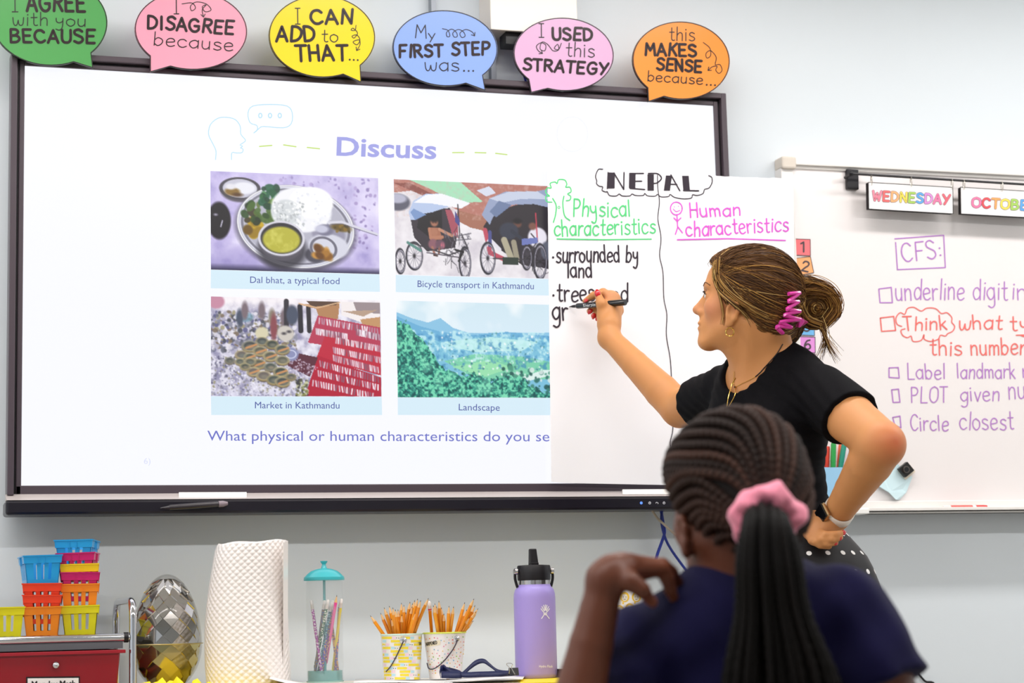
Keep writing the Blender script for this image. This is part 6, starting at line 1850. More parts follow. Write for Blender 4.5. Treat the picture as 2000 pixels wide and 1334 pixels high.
# sterno muscle ridge and collar bones
body += [cone(hp(-.03, .055, -.05), neck_b + f_body * .052 + UP * -.012 + tL * .012, .010, .009, .018)]
body += [cone(neck_b + f_body * .045 - UP * .03, shL + UP * .02 - tL * .02, .014, .014, .02), cone(neck_b + f_body * .045 - UP * .03, shR + UP * .02 + tL * .02, .014, .014, .02)]
def trap(k=.03, g=0.0):
    return [cone(neck_b - f_body * .02 + UP * .02, shL + UP * .012 - tL * .02, .048 + g, .038 + g, k), cone(neck_b - f_body * .02 + UP * .02, shR + UP * .012 + tL * .02, .048 + g, .038 + g, k)]
body += trap()
chest_c, waist_c, hip_c = P(1504, 845, 4.10), P(1512, 965, 4.12), P(1528, 1085, 4.13)
def torso(g=0.0):
    return [ell(chest_c + UP * .035, (.092 + g, .142 + g, .155 + g), BT, .03), ell(waist_c, (.086 + g, .112 + g, .15 + g), BT, .05), ell(hip_c, (.105 + g, .152 + g, .13 + g), BT, .05),
            ell(chest_c + f_body * .062 + tL * .066 - UP * .01, (.052 + g, .056 + g, .058 + g), BT, .035), ell(chest_c + f_body * .062 - tL * .066 - UP * .01, (.052 + g, .056 + g, .058 + g), BT, .035),
            ell(chest_c - f_body * .04 + UP * .07, (.06 + g, .13 + g, .10 + g), BT, .03)]
body += torso(-.008)
DPAP = depth_at(1111, 599, -.02)
elR, wrR = P(1326, 798, 4.42), P(1190, 660, DPAP - .102)
elL, wrL = P(1722, 868, 3.80), P(1632, 1008, 3.985)
def arm(sh, el, wr, r=(.046, .040, .0385, .0245), back=None):
    a, b = wr - el, sh - el
    fa = el + a * .24; ua = el + b * .5
    o = [cone(sh, ua, r[0], r[0] * .94, .02), cone(ua, el, r[0] * .94, r[1], .005), cone(el, fa, r[1], r[2], .008), cone(fa, el + a * .62, r[2], r[2] * .45 + r[3] * .55, .003), cone(el + a * .62, wr, r[2] * .45 + r[3] * .55, r[3], .003)]
    return o
ARM_R = arm(shR, elR, wrR)
ARM_L = arm(shL, elL, wrL, (.052, .045, .044, .0275))
# elbow points
bisR = (shR - elR) / np.linalg.norm(shR - elR) + (wrR - elR) / np.linalg.norm(wrR - elR); bisR /= np.linalg.norm(bisR)
bisL = (shL - elL) / np.linalg.norm(shL - elL) + (wrL - elL) / np.linalg.norm(wrL - elL); bisL /= np.linalg.norm(bisL)
ARM_R += [ell(elR - bisR * .020, (.021, .021, .021), k=.014)]
ARM_L += [ell(elL - bisL * .026, (.023, .023, .023), k=.016)]
body += ARM_R + ARM_L
# writing hand: pen line first
pen_tip = SPap(1111.5, 599, .0006)
pen_end = P(1222, 590.5, DPAP - .105)
pax = (pen_end - pen_tip) / np.linalg.norm(pen_end - pen_tip)
def dpen(px): return DPAP - .003 - (px - 1111) / 111 * .102
def chain(pts, rs, k=.0035):
    return [cone(a, b, r1, r2, k) for a, b, r1, r2 in zip(pts[:-1], pts[1:], rs[:-1], rs[1:])]
HR = []
palmk = .012
dW = DPAP - .098
mI, mM, mR, mL_ = P(1192, 579, dpen(1191) + .019), P(1201, 582, dpen(1200) + .030), P(1206, 593, dpen(1200) + .040), P(1207, 607, dpen(1200) + .048)
pal = P(1190, 634, dW + .014)
HR += [cone(wrR, pal, .0255, .026, palmk), cone(pal, mI, .021, .0125, palmk), cone(pal, mM, .021, .0125, palmk), cone(pal, mR, .020, .012, palmk), cone(pal, mL_, .019, .0115, palmk),
       cone(mI, mL_, .0105, .010, .012)]
HR += chain([wrR * .4 + pal * .6, P(1178, 618, dpen(1180) - .012), P(1174, 593, dpen(1174) - .0195), P(1167, 572, dpen(1167) - .013)], [.020, .0135, .0104, .0080], .008)
HR += chain([mI, P(1178, 571, dpen(1180) + .012), P(1159, 577, dpen(1160) + .0130), P(1143, 588, dpen(1143) + .0105)], [.0115, .0098, .0085, .0066])
HR += chain([mM, P(1188, 582, dpen(1188) + .030), P(1166, 594, dpen(1166) + .023), P(1151, 608, dpen(1151) + .013)], [.0115, .0098, .0084, .0066])
HR += chain([mR, P(1190, 596, dpen(1190) + .042), P(1172, 608, dpen(1172) + .028), P(1159, 617, dpen(1159) + .014)], [.011, .0095, .0082, .0064])
HR += chain([mL_, P(1193, 612, dpen(1193) + .048), P(1180, 622, dpen(1180) + .034), P(1170, 625, dpen(1170) + .020)], [.010, .0085, .0074, .006])
body += HR
# left hand on the hip
HL = []
kn = P(1588, 1042, 3.975)
pl_ = P(1606, 1034, 3.975)
HL += [cone(wrL, pl_, .0265, .027, .015), cone(pl_, P(1582, 1044, 3.99), .024, .015, .012), cone(pl_, P(1590, 1052, 3.965), .022, .014, .012), cone(pl_, P(1598, 1052, 3.95), .022, .014, .012)]
HL += chain([P(1582, 1042, 3.975), P(1586, 1055, 3.950), P(1602, 1064, 3.938), P(1619, 1067, 3.940)], [.0112, .0088, .0078, .0062], .0015)
HL += chain([P(1588, 1046, 3.965), P(1595, 1057, 3.940), P(1614, 1061, 3.930), P(1632, 1060, 3.936)], [.0112, .0088, .0078, .0062], .0015)
HL += chain([P(1594, 1046, 3.955), P(1604, 1053, 3.932), P(1624, 1053, 3.926), P(1641, 1050, 3.934)], [.0108, .0085, .0075, .0060], .0015)
HL += chain([P(1600, 1042, 3.950), P(1612, 1045, 3.930), P(1632, 1044, 3.928), P(1647, 1040, 3.940)], [.0102, .0080, .0070, .0056], .0015)
HL += chain([P(1604, 1022, 3.985), P(1590, 1010, 4.0), P(1578, 1020, 4.02), P(1574, 1034, 4.04)], [.018, .0125, .0105, .008], .008)
body += HL
# legs and feet below the frame
fz = .07
for s in (1, -1):
    hipj = hip_c + tL * .075 * s - UP * .03
    kne = hipj + tL * .01 * s + f_body * .02; kne[2] = .50
    ank = kne + tL * .0 - f_body * .03; ank[2] = fz + .01
    body += [cone(hipj, kne, .078, .05, .03), cone(kne, kne * .65 + ank * .35 - f_body * .012, .05, .052, .02), cone(kne * .65 + ank * .35 - f_body * .012, ank, .052, .032, .02), cone(ank, ank + f_body * .10 - UP * .045, .034, .026, .02)]
def skin_colors(V, base, spots):
    col = np.tile(np.array(lin(base)), (len(V), 1))
    for p, r, c_, a in spots:
        d = np.linalg.norm(V - p, axis=1)
        w = (np.clip(1 - d / r, 0, 1) ** 1.3 * a)[:, None]
        col = col * (1 - w) + np.array(lin(c_)) * w
    return col
V, F = nets(body, .0030)
spots = [(elR - bisR * .04, .06, 'C87858', .5), (elL - bisL * .05, .07, 'C0583C', .75), (hp(.06, .05, -.03), .045, 'D88870', .55), (hp(.105, 0, -.03), .025, 'D89078', .5), (hp(.098, 0, -.058), .016, 'C46A60', .7), (hp(.094, 0, -.072), .014, 'C46A60', .7),
         (hp(-.002, .078, -.02), .02, 'B85A44', .5), (kn, .05, 'D09078', .35), (mI, .03, 'E0A088', .5), (P(1145, 590, DPAP), .03, 'D88474', .5)]
T_SKIN = 'CC8D58'
teacher = empty('person', (hip_c[0], hip_c[1], 0), 'standing woman in black top and polka dot skirt writing on the chart paper', 'person')
M_skin = mat('skin_light', T_SKIN, .48, attr='col', sss=.12, bump=.08, bscale=700, spec=.35)
make('body', V, F, M_skin, teacher, smooth=True, color=skin_colors(V, T_SKIN, spots))
HBODY = body
# eyes: ball with iris, lashes, brow
for s in (1, -1):
    e = hp(.0755, .031 * s, .0)
    MB().lathe(e - BH[:, 0] * .0118, [(.0001, 0), (.0055, .0012), (.0098, .0052), (.0118, .0118), (.0098, .0184), (.0055, .0224), (.0001, .0236)], 18, BH[:, 0]).build('eye', mat('eye_white', 'EDE6E2', .2), teacher, smooth=True)
    q = e + BH[:, 0] * .0105
    MB().lathe(q, [(.0055, 0), (.0050, .0012), (.0008, .0016)], 16, BH[:, 0]).build('iris', mat('iris_brown', '3A2418', .15), teacher, smooth=True)
    q = [project(HEAD, hp(x, y * s, z)[None], .0012)[0] for x, y, z in ((.092, .020, .022), (.090, .028, .026), (.085, .038, .027), (.074, .050, .022))]
    MB().tube(cr(q, 5), .0009, 6).build('eyebrow', mat('brow_brown', '6A4428', .8), teacher, smooth=True)
    q = [project(HEAD, hp(x, y * s, z)[None], .001)[0] for x, y, z in ((.092, .018, .004), (.092, .028, .0085), (.09, .038, .008), (.084, .047, .002))]
    q[2] = q[2] + BH[:, 0] * .004; q[1] = q[1] + BH[:, 0] * .004
    MB().tube(cr(q, 5), .0012, 6).build('eyelashes', mat('lash_black', '1E1412', .6), teacher, smooth=True)

# fingernails
M_nail = mat('nail_red', 'C8141C', .12, coat=.8)
def nail(tip, axis, out, L=.014, w_=.0052):
    ax = axis / np.linalg.norm(axis); out = out - ax * (out @ ax); out /= np.linalg.norm(out); sd = np.cross(ax, out)
    V, F = [], []
    nx, ny = 6, 5
    for i in range(nx + 1):
        t = i / nx
        ww = w_ * (math.sin(math.pi * (.18 + .66 * t)) if t < .6 else (1 - (t - .6) / .4 * .75) * math.sin(math.pi * (.18 + .66 * .6)))
        for j in range(ny + 1):
            a = (j / ny - .5) * 2.0
            V.append(tip + ax * (t * L) + sd * ww * math.sin(a) / math.sin(1.0) + out * (ww * math.cos(a) * .8 - .0012))
    for i in range(nx):
        for j in range(ny):
            k_ = i * (ny + 1) + j; F.append((k_, k_ + ny + 1, k_ + ny + 2, k_ + 1))
    o = make('fingernail', V, F, M_nail, teacher, smooth=True)
    md = o.modifiers.new('s', 'SOLIDIFY'); md.thickness = .0009
    return o
nail(P(1168.5, 580, dpen(1168) - .0225), P(1165.5, 565, dpen(1166) + .004) - P(1169, 582, dpen(1169) + .0), -FWD, .0190, .0068)
nail(P(1149, 585, dpen(1149) + .004), P(1138, 591, dpen(1138)) - P(1150, 584, dpen(1150)), -FWD + UPV * .7, .014, .0052)
nail(P(1156, 604, dpen(1156) + .011), P(1147, 614, 4.6) - P(1156, 602, 4.6), -FWD - RGT * .3, .014, .005)
nail(P(1161, 612, dpen(1160) + .010), P(1157, 624, 4.6) - P(1161, 610, 4.6), -FWD, .014, .005)
nail(P(1168, 618, dpen(1168) + .016), P(1163, 628, 4.6) - P(1168, 616, 4.6), -FWD, .011, .0042)
nail(P(1643, 1041.5, 3.9335), P(1655, 1038, 3.945) - P(1643, 1041, 3.936), -FWD, .013, .0048)
nail(P(1636, 1051, 3.928), P(1649, 1049, 3.938) - P(1636, 1051, 3.930), -FWD, .013, .0050)
nail(P(1627, 1060.5, 3.930), P(1640, 1059, 3.938) - P(1627, 1060.5, 3.932), -FWD, .012, .0050)

# the black marker she writes with
L = np.linalg.norm(pen_end - pen_tip)
mk = empty('marker', pen_tip, 'black permanent marker held in the writing woman\'s right hand', 'marker')
rm = .0067
MB().lathe(pen_tip, [(.0004, 0), (.0014, .003), (.0016, .006), (.0030, .010), (.0038, .024)], 20, pax).build('nib', mat('nib_black', '16121A', .4), mk, smooth=True)
M_sh = mat('sharpie_black', '0E0C10', .22, coat=.5)
MB().lathe(pen_tip + pax * .021, [(.0042, 0), (rm * .92, .003), (rm, .007), (rm, L * .42)], 24, pax).build('barrel', M_sh, mk, smooth=True)
MB().lathe(pen_tip + pax * (.021 + L * .42), [(rm * 1.12, 0), (rm * 1.14, .004), (rm * 1.1, L - .021 - L * .42 - .002), (rm * .95, L - .021 - L * .42)], 24, pax).build('cap', M_sh, mk, smooth=True)
sdir = np.cross(pax, FWD); sdir /= np.linalg.norm(sdir)
if sdir[2] < 0: sdir = -sdir
def SMk(px, py):
    """point on the marker barrel seen at a pixel"""
    v = ray(px, py); w0 = CAM - pen_tip
    vv = v - pax * (v @ pax); ww = w0 - pax * (w0 @ pax)
    A, B, C_ = vv @ vv, 2 * vv @ ww, ww @ ww - (rm + .0003) ** 2
    return CAM + v * ((-B - math.sqrt(max(B * B - 4 * A * C_, 0))) / (2 * A))
font_text('Sharpie', (1139, 599.5), (1163, 597.2), 5.6, SMk, mat('logo_white', 'E8E8EC', .4), mk, bold=.01)

# ---- shirt
SHIRT_T = torso(.006)
shirt = list(SHIRT_T) + trap(.03, .006)
hemR = elR + (shR - elR) * .42
hemL = elL + (shL - elL) * .52
slR = [cone(shR, hemR - (shR - elR) * .12, .055, .054, .025), plane(hemR, (elR - shR) + UP * .02)]
slL = [cone(shL, hemL - (shL - elL) * .12, .061, .062, .025), plane(hemL, (elL - shL) - UP * .03)]
shirt += [group(slR, .025), group(slL, .025)]
hem_z = P(1560, 1046, 4.0)[2]
shirt += [plane(np.array([0, 0, hem_z - .02]), -UP)]
# neckline scoop: carve round the neck
nk_c = neck_b + f_body * .045 + UP * .055
shirt += [dict(ell(nk_c, (.078, .072, .098), BT @ roty(-.25), .010), op='s')]
def folds(X):
    # soft drag folds in the cloth, running from the armpits
    u = (X - chest_c) @ tL; z = X[..., 2]
    return .0016 * np.sin(z * 95 + u * 60 + 2 * np.sin(u * 25)) * np.clip((chest_c[2] + .02 - z) * 8, 0, 1) + .0008 * np.sin(z * 210 + u * 170)
V, F = nets(shirt, .0030, folds)
M_sh_ = mat('black_knit', '0A090D', .8, bump=.35, bscale=500, spec=.12)
make('shirt', V, F, M_sh_, teacher, smooth=True)

# ---- skirt
sk_top = P(1560, 1038, 4.05)[2]
sk = []
rings = [(sk_top + .01, .104, .138, 0), (sk_top - .02, .128, .165, 0), (sk_top - .06, .155, .198, .0), (sk_top - .11, .174, .216, .0), (sk_top - .17, .192, .236, .0), (sk_top - .32, .200, .245, .01), (sk_top - .5, .205, .250, .02)]
V, F = [], []
n = 96
ctr0 = hip_c.copy()
for j in range(25):
    z = sk_top + .01 - j / 24 * .51
    fr = [r for r in rings]
    zz = [r[0] for r in fr][::-1]
    a = np.interp(z, zz, [r[1] for r in fr][::-1]); b = np.interp(z, zz, [r[2] for r in fr][::-1])
    cc_ = ctr0 + (waist_c - ctr0) * np.clip((z - hip_c[2]) / (waist_c[2] - hip_c[2]), 0, 1) * .6
    for i in range(n):
        t = 2 * math.pi * i / n
        w_ = 1 + .018 * math.sin(7 * t + .6) * min(1, j / 8) + .008 * math.sin(17 * t) * min(1, j / 10)
        p = cc_ + f_body * a * w_ * math.cos(t) + tL * b * w_ * math.sin(t); p[2] = z
        V.append(p)
for j in range(24):
    for i in range(n):
        k_ = (i + 1) % n
        F.append((j * n + i, (j + 1) * n + i, (j + 1) * n + k_, j * n + k_))
F.append(tuple(range(n))); F.append(tuple(range(24 * n, 25 * n))[::-1])
M_skirt = mat('skirt_black', '100E12', .6, sheen=.1, spec=.3)
skirt_o = make('skirt', V, F, M_skirt, teacher, smooth=True)
Vg = np.array(V).reshape(25, n, 3)
dmb = MB()
def skp(u, v):
    """u round 0..n, v down 0..24"""
    i0 = int(math.floor(u)) % n; i1 = (i0 + 1) % n; fu = u - math.floor(u)
    j0 = min(int(v), 23); fv = v - j0
    return (Vg[j0, i0] * (1 - fu) + Vg[j0, i1] * fu) * (1 - fv) + (Vg[j0 + 1, i0] * (1 - fu) + Vg[j0 + 1, i1] * fu) * fv
row = 0
dots_v = []
for j in range(13):
    v = .9 + j * 1.8
    for i in range(28):
        u = (i + .5 * (j % 2)) * n / 28 + rnd.uniform(-.3, .3)
        pc = skp(u, v); pu = skp(u + .2, v) - skp(u - .2, v); pv = skp(u, v + .1) - skp(u, v - .1)
        pu /= np.linalg.norm(pu); pv = pv - pu * (pv @ pu); pv /= np.linalg.norm(pv)
        nn = np.cross(pu, pv); 
        if nn @ (pc - ctr0) < 0: nn = -nn
        r_ = .0055
        ring = [pc + nn * .0007 + r_ * (pu * math.cos(t) + pv * math.sin(t)) for t in np.linspace(0, 2 * math.pi, 13)[:-1]]
        dmb.add(ring, [tuple(range(12))])
o = dmb.build('polka_dots', mat('dot_white', 'F0EEEC', .6), teacher); o['kind'] = 'stuff'
# shoes
for s in (1, -1):
    a_ = hip_c + tL * .085 * s - f_body * .02; a_[2] = .045
    sp = [cone(a_ - f_body * .05, a_ + f_body * .15, .040, .034, .02), plane(np.array([0, 0, .002]), -UP), plane(np.array([0, 0, .075]), UP, .02)]
    V, F = nets(sp, .006); make('shoe', V, F, mat('shoe_black', '141216', .4), teacher, smooth=True)

# ---- watch on the left wrist
axw = (wrL - elL) / np.linalg.norm(wrL - elL)
wc = elL + (wrL - elL) * .93
t1 = FWD - axw * (FWD @ axw); t1 /= np.linalg.norm(t1); t2 = np.cross(axw, t1)
V, F = [], []
n = 48
for j, (ww, rr_) in enumerate(((-.0105, .0305), (-.0085, .0325), (.0085, .0325), (.0105, .0305), (.0085, .0300), (-.0085, .0300))):
    for i in range(n):
        t = 2 * math.pi * i / n
        V.append(wc + axw * ww + (t1 * math.cos(t) + t2 * math.sin(t)) * rr_ * (1 + .03 * math.cos(2 * t)))
for j in range(6):
    for i in range(n):
        k_ = (i + 1) % n; a_, b_ = j * n, ((j + 1) % 6) * n
        F.append((a_ + i, a_ + k_, b_ + k_, b_ + i))
make('watch_strap', V, F, mat('watch_white', 'EFE8DE', .4), teacher, smooth=True)
outd = (P(1598, 1003, 3.95) - wc); outd -= axw * (outd @ axw); outd /= np.linalg.norm(outd)
sd = np.cross(axw, outd)
def obox(c_, ax3, half, name, mt, bev=.003):
    mb = MB(); Vv = []
    for z in (-1, 1):
        for x, y in ((-1, -1), (1, -1), (1, 1), (-1, 1)):
            Vv.append(c_ + ax3[0] * half[0] * x + ax3[1] * half[1] * y + ax3[2] * half[2] * z)
    mb.add(Vv, [(0, 3, 2, 1), (4, 5, 6, 7), (0, 1, 5, 4), (1, 2, 6, 5), (2, 3, 7, 6), (3, 0, 4, 7)])
    return mb.build(name, mt, teacher, bevel=bev)
obox(wc + outd * .036, (axw, sd, outd), (.0185, .0165, .0048), 'watch_case', mat('watch_gold', 'C8A87C', .25, metal=.9), .004)
obox(wc + outd * .0415, (axw, sd, outd), (.0172, .0152, .0012), 'watch_face', mat('watch_glass', '0A0A0E', .08), .001)
for ww in (.5, .7, .9):
    pass

# ---- jewellery
SK = body
ev = march(SK, 1428, 640, .0015)
ec = P(1425.5, 648.5, float((ev - CAM) @ FWD) - .002)
th = np.linspace(0, 2 * math.pi, 49)
hoop = np.array([ec + .0085 * (RGT * math.sin(t) * .95 + UPV * math.cos(t)) for t in th])
o = MB()
Vv, Ff = tube_geo(hoop, .0014 + .0004 * np.sin(th * 22), 8); o.add(Vv, Ff)
M_gold = mat('gold', 'E2B45C', .18, metal=1.0)
o.build('earring', M_gold, teacher, smooth=True)
BOTH = SK + [group(shirt, .001)]
def on_body(pts, off, r_, name, mt, n_=8):
    q = [march(BOTH, x, y, off) for x, y in pts]
    q = [a for a in q if a is not None]
    if len(q) > 2: return MB().tube(cr(q, 4), r_, n_).build(name, mt, teacher, smooth=True)
on_body([(1436, 738), (1430, 750), (1423, 775), (1419, 800), (1417, 812)], .0012, .0010, 'necklace', M_gold)
on_body([(1437, 755), (1436, 770), (1427, 788), (1420, 800), (1418, 815), (1417, 830)], .0012, .0009, 'necklace', M_gold)
on_body([(1434, 726), (1433, 745), (1435, 755), (1445, 751), (1460, 744), (1474, 736), (1488, 724)], .0008, .0006, 'fine_chain', M_gold)
MB().lathe(march(BOTH, 1435.5, 756, .002), [(.0016, -.001), (.0022, 0), (.0016, .001)], 10, FWD).build('pendant', mat('pendant_dark', '4A3A34', .3, metal=.5), teacher, smooth=True)
on_body([(1529, 672), (1518, 690), (1505, 705), (1493, 718), (1484, 728), (1475, 736)], .0012, .0011, 'black_cord', M_black)

# ---- hair: a soft mass plus many fine strands running back to the twist
bun_c = P(1590, 603, 4.125)
kb = np.array([0, 0, 0])
clip_c = P(1552, 610, 4.08)
hair = [hell((-.016, 0, .036), (.100, .082, .089)), hell((.020, 0, .056), (.079, .064, .056), .02), cone(hp(-.05, 0, .0), P(1530, 620, 4.11), .066, .044, .03), cone(hp(-.05, .0, -.03), P(1522, 650, 4.11), .052, .030, .03)]
HN = BH @ np.array([.825, 0, -.565])
hcut = [dict(plane(hp(.052, 0, .025), HN, .012))]
hair_cap = hair + hcut
# keep the ear clear
hair_cap = hair_cap + [hell((.014, .092, -.045), (.023, .026, .027), .008, 's'), hell((.014, -.092, -.045), (.023, .026, .027), .008, 's')]
V, F = nets(hair_cap, .003)
M_hair = mat('hair_brown', '4A3020', .55, attr='col', spec=.35)
make('hair', V, F, M_hair, teacher, smooth=True, color=np.tile(np.array(lin('5A3A1E')), (len(V), 1)))
rs = np.random.RandomState(3)
def strand_cols(N, M_, sides, tones, w):
    idx = rs.choice(len(tones), N, p=w)
    cc_ = np.array([lin(t) for t in tones])[idx]
    cc_ = cc_ * rs.uniform(.75, 1.2, (N, 1))
    return np.repeat(cc_, M_ * sides, axis=0)
TONES = ['44290F', '64401E', '8A5E2E', 'C4924A', 'E6C078']
NS, M_ = 6800, 18
# starts: over the front hairline, both sides, and down round to the nape
al = np.where(rs.rand(NS) < .4, math.pi / 2 + rs.normal(0, .55, NS), rs.uniform(-math.pi, math.pi, NS))
ctr = hp(-.02, 0, .03)
nrm = HN
ea = np.array([0, 1.0, 0]); eb = np.cross(np.array([.825, 0, -.565]), ea)
o0 = np.array([.050, 0, .025])
st_l = o0 + (np.cos(al)[:, None] * ea * .085 + np.sin(al)[:, None] * eb * .085)
st_w = hd + (st_l * HS) @ BH.T
st_w = project(hair, st_w - nrm * rs.uniform(0, .01, (NS, 1)), .0005, 4)
end_w = P(1546, 606, 4.10) + rs.normal(0, 1, (NS, 3)) * np.array([.008, .012, .020])
t = np.linspace(0, 1, M_)
# a share of strands begins part way back so the crown is covered as well
t0 = np.where(rs.rand(NS) < .45, rs.uniform(0, .7, NS), 0)
T_ = t0[:, None] + (1 - t0[:, None]) * t[None]
d0 = (st_w - ctr); d1 = (end_w - ctr)
L0 = np.linalg.norm(d0, axis=1, keepdims=True); L1 = np.linalg.norm(d1, axis=1, keepdims=True)
u0, u1 = d0 / L0, d1 / L1
om = np.arccos(np.clip((u0 * u1).sum(1), -.995, .995))[:, None]
s0 = np.sin((1 - T_) * om) / np.sin(om); s1 = np.sin(T_ * om) / np.sin(om)
dirs = s0[..., None] * u0[:, None] + s1[..., None] * u1[:, None]
# sweep: hair near the top falls a little before turning back
sag = (np.sin(T_ * math.pi) * rs.uniform(-.10, .18, (NS, 1)))[..., None] * np.array([0, 0, 1.0])
dirs = dirs + sag; dirs /= np.linalg.norm(dirs, axis=-1, keepdims=True)
rad = L0[:, None] * (1 - T_[..., None]) + L1[:, None] * T_[..., None]
pts = (ctr + dirs * np.maximum(rad, .09)).reshape(-1, 3)
pts = project(hair, pts, 0.0, 5).reshape(NS, M_, 3)
g = grad(hair, pts.reshape(-1, 3)).reshape(NS, M_, 3)
lift = (rs.uniform(.0002, .0032, (NS, 1)) + .0010 * np.sin(T_ * 9 + rs.uniform(0, 6, (NS, 1))))[..., None]
pts = pts + g * lift
ok = (((pts - hp(.052, 0, .025)) @ nrm)[:, 2:].max(1) < .008)
eq = ((pts - hp(.012, .085, -.045)) @ BH) / (np.array([.0155, .035, .021]) * HS)
ok &= (np.linalg.norm(eq, axis=-1).min(1) > 1)
pts = pts[ok]
rad_ = np.interp(t, [0, .1, .9, 1], [.0003, .00065, .00065, .0004])[None] * rs.uniform(.7, 1.4, (len(pts), 1))
V, F = tubes_mesh(pts, rad_, 3)
o = make('hair_strands', V, F, M_hair, teacher, smooth=True, color=strand_cols(len(pts), M_, 3, TONES, [.33, .34, .19, .09, .05])); o['kind'] = 'stuff'
# bun: coiled locks
bp = [ell(bun_c, (.040, .034, .040), k=.01), ell(P(1566, 580, 4.11), (.026, .024, .020), k=.02)]
V, F = nets(bp, .004)
make('hair_bun', V, F, M_hair, teacher, smooth=True, color=np.tile(np.array(lin('6A4828')), (len(V), 1)))
NB, MB_ = 1500, 30
t = np.linspace(0, 1, MB_)
paths = []
for i in range(NB):
    tilt = rs.normal(0, .35); ph = rs.uniform(-1.0, 1.0) + math.pi * .75; turns = rs.uniform(.7, 1.5) * 2 * math.pi
    lat = rs.uniform(-1.5, 1.5) 
    a = ph - t * turns
    rr_ = .0425 * math.cos(lat) * np.linspace(1.03, rs.uniform(.80, .98), MB_) + rs.normal(0, .0008)
    off = .034 * math.sin(lat)
    loc_ = RGT[None] * (np.cos(a) * rr_)[:, None] + UPV[None] * (np.sin(a) * rr_)[:, None] - FWD[None] * (off + tilt * .012 * np.cos(a))[:, None]
    paths.append(bun_c + loc_)
for i in range(320):     # the lock that feeds the coil from the head over the top
    w_ = rs.normal(0, .010, 3)
    q = cr([P(1540, 574, 4.09) + w_, P(1560, 561, 4.085) + w_, P(1590, 560, 4.08) + w_ * .8, P(1622, 574, 4.08) + w_ * .6, P(1632, 604, 4.09) + w_ * .6, P(1612, 632, 4.085) + w_ * .5], 6)
    paths.append(resample(q, MB_))
for i in range(120):     # a lock round the clip
    w_ = rs.normal(0, .004, 3)
    q = cr([P(1558, 580, 4.06) + w_, P(1563, 605, 4.055) + w_, P(1575, 622, 4.055) + w_, P(1600, 632, 4.07) + w_], 8)
    paths.append(resample(q, MB_))
paths = np.array(paths)
V, F = tubes_mesh(paths, np.interp(t, [0, .1, .9, 1], [.0004, .00075, .00075, .0004])[None], 3)
o = make('bun_strands', V, F, M_hair, teacher, smooth=True, color=strand_cols(len(paths), MB_, 3, TONES, [.12, .26, .30, .22, .10])); o['kind'] = 'stuff'
# loose locks and flyaways
paths = []
def lock(px, N, spread, end_spread):
    base = [P(*p) for p in px]
    for i in range(N):
        w0, w1 = rs.normal(0, spread, 3), rs.normal(0, end_spread, 3)
        q = cr([b_ + w0 * (1 - s_) + w1 * s_ for b_, s_ in zip(base, np.linspace(0, 1, len(base)))], 8)
        paths.append(resample(q, 20))
lock([(1536, 585, 4.055), (1528, 610, 4.045), (1508, 640, 4.04), (1494, 670, 4.04), (1486, 695, 4.05)], 70, .003, .004)
lock([(1530, 590, 4.055), (1515, 630, 4.04), (1500, 655, 4.035), (1483, 675, 4.04)], 45, .003, .003)
lock([(1600, 630, 4.08), (1608, 650, 4.07), (1618, 675, 4.07), (1632, 700, 4.07)], 26, .004, .008)
lock([(1606, 626, 4.08), (1612, 650, 4.07), (1610, 675, 4.07), (1602, 700, 4.07)], 20, .003, .006)
lock([(1528, 582, 4.055), (1515, 588, 4.05), (1500, 600, 4.05)], 10, .002, .002)
lock([(1540, 575, 4.06), (1556, 560, 4.05), (1566, 545, 4.06), (1568, 535, 4.06)], 4, .002, .003)
HS_ = hair_cap + [group(HEAD, .001)]
def lock_on(px, N, sp0, sp1):
    base = [b_ for b_ in (march(HS_, x, y, .003) for x, y in px) if b_ is not None]
    for i in range(N):
        w0, w1 = rs.normal(0, sp0, 3), rs.normal(0, sp1, 3)
        q = cr([b_ + w0 * (1 - s_) + w1 * s_ - FWD * .001 for b_, s_ in zip(base, np.linspace(0, 1, len(base)))], 8)
        q = resample(q, 20)
        d_ = sdf(HS_, q); g_ = grad(HS_, q)
        q = q + g_ * (np.clip(.0015 - d_, 0, .01))[:, None]
        paths.append(q)
lock_on([(1398, 512), (1394, 540), (1404, 568), (1428, 590), (1456, 612), (1468, 632)], 60, .0022, .0035)
lock_on([(1404, 508), (1406, 545), (1430, 575), (1462, 598), (1500, 618)], 60, .003, .004)
lock_on([(1398, 525), (1400, 560), (1408, 590), (1412, 615), (1410, 632)], 14, .0025, .003)
paths = np.array(paths)
V, F = tubes_mesh(paths, np.interp(np.linspace(0, 1, 20), [0, .7, 1], [.0007, .0006, .0003])[None], 3)
o = make('loose_strands', V, F, M_hair, teacher, smooth=True, color=strand_cols(len(paths), 20, 3, TONES, [.1, .2, .3, .25, .15])); o['kind'] = 'stuff'

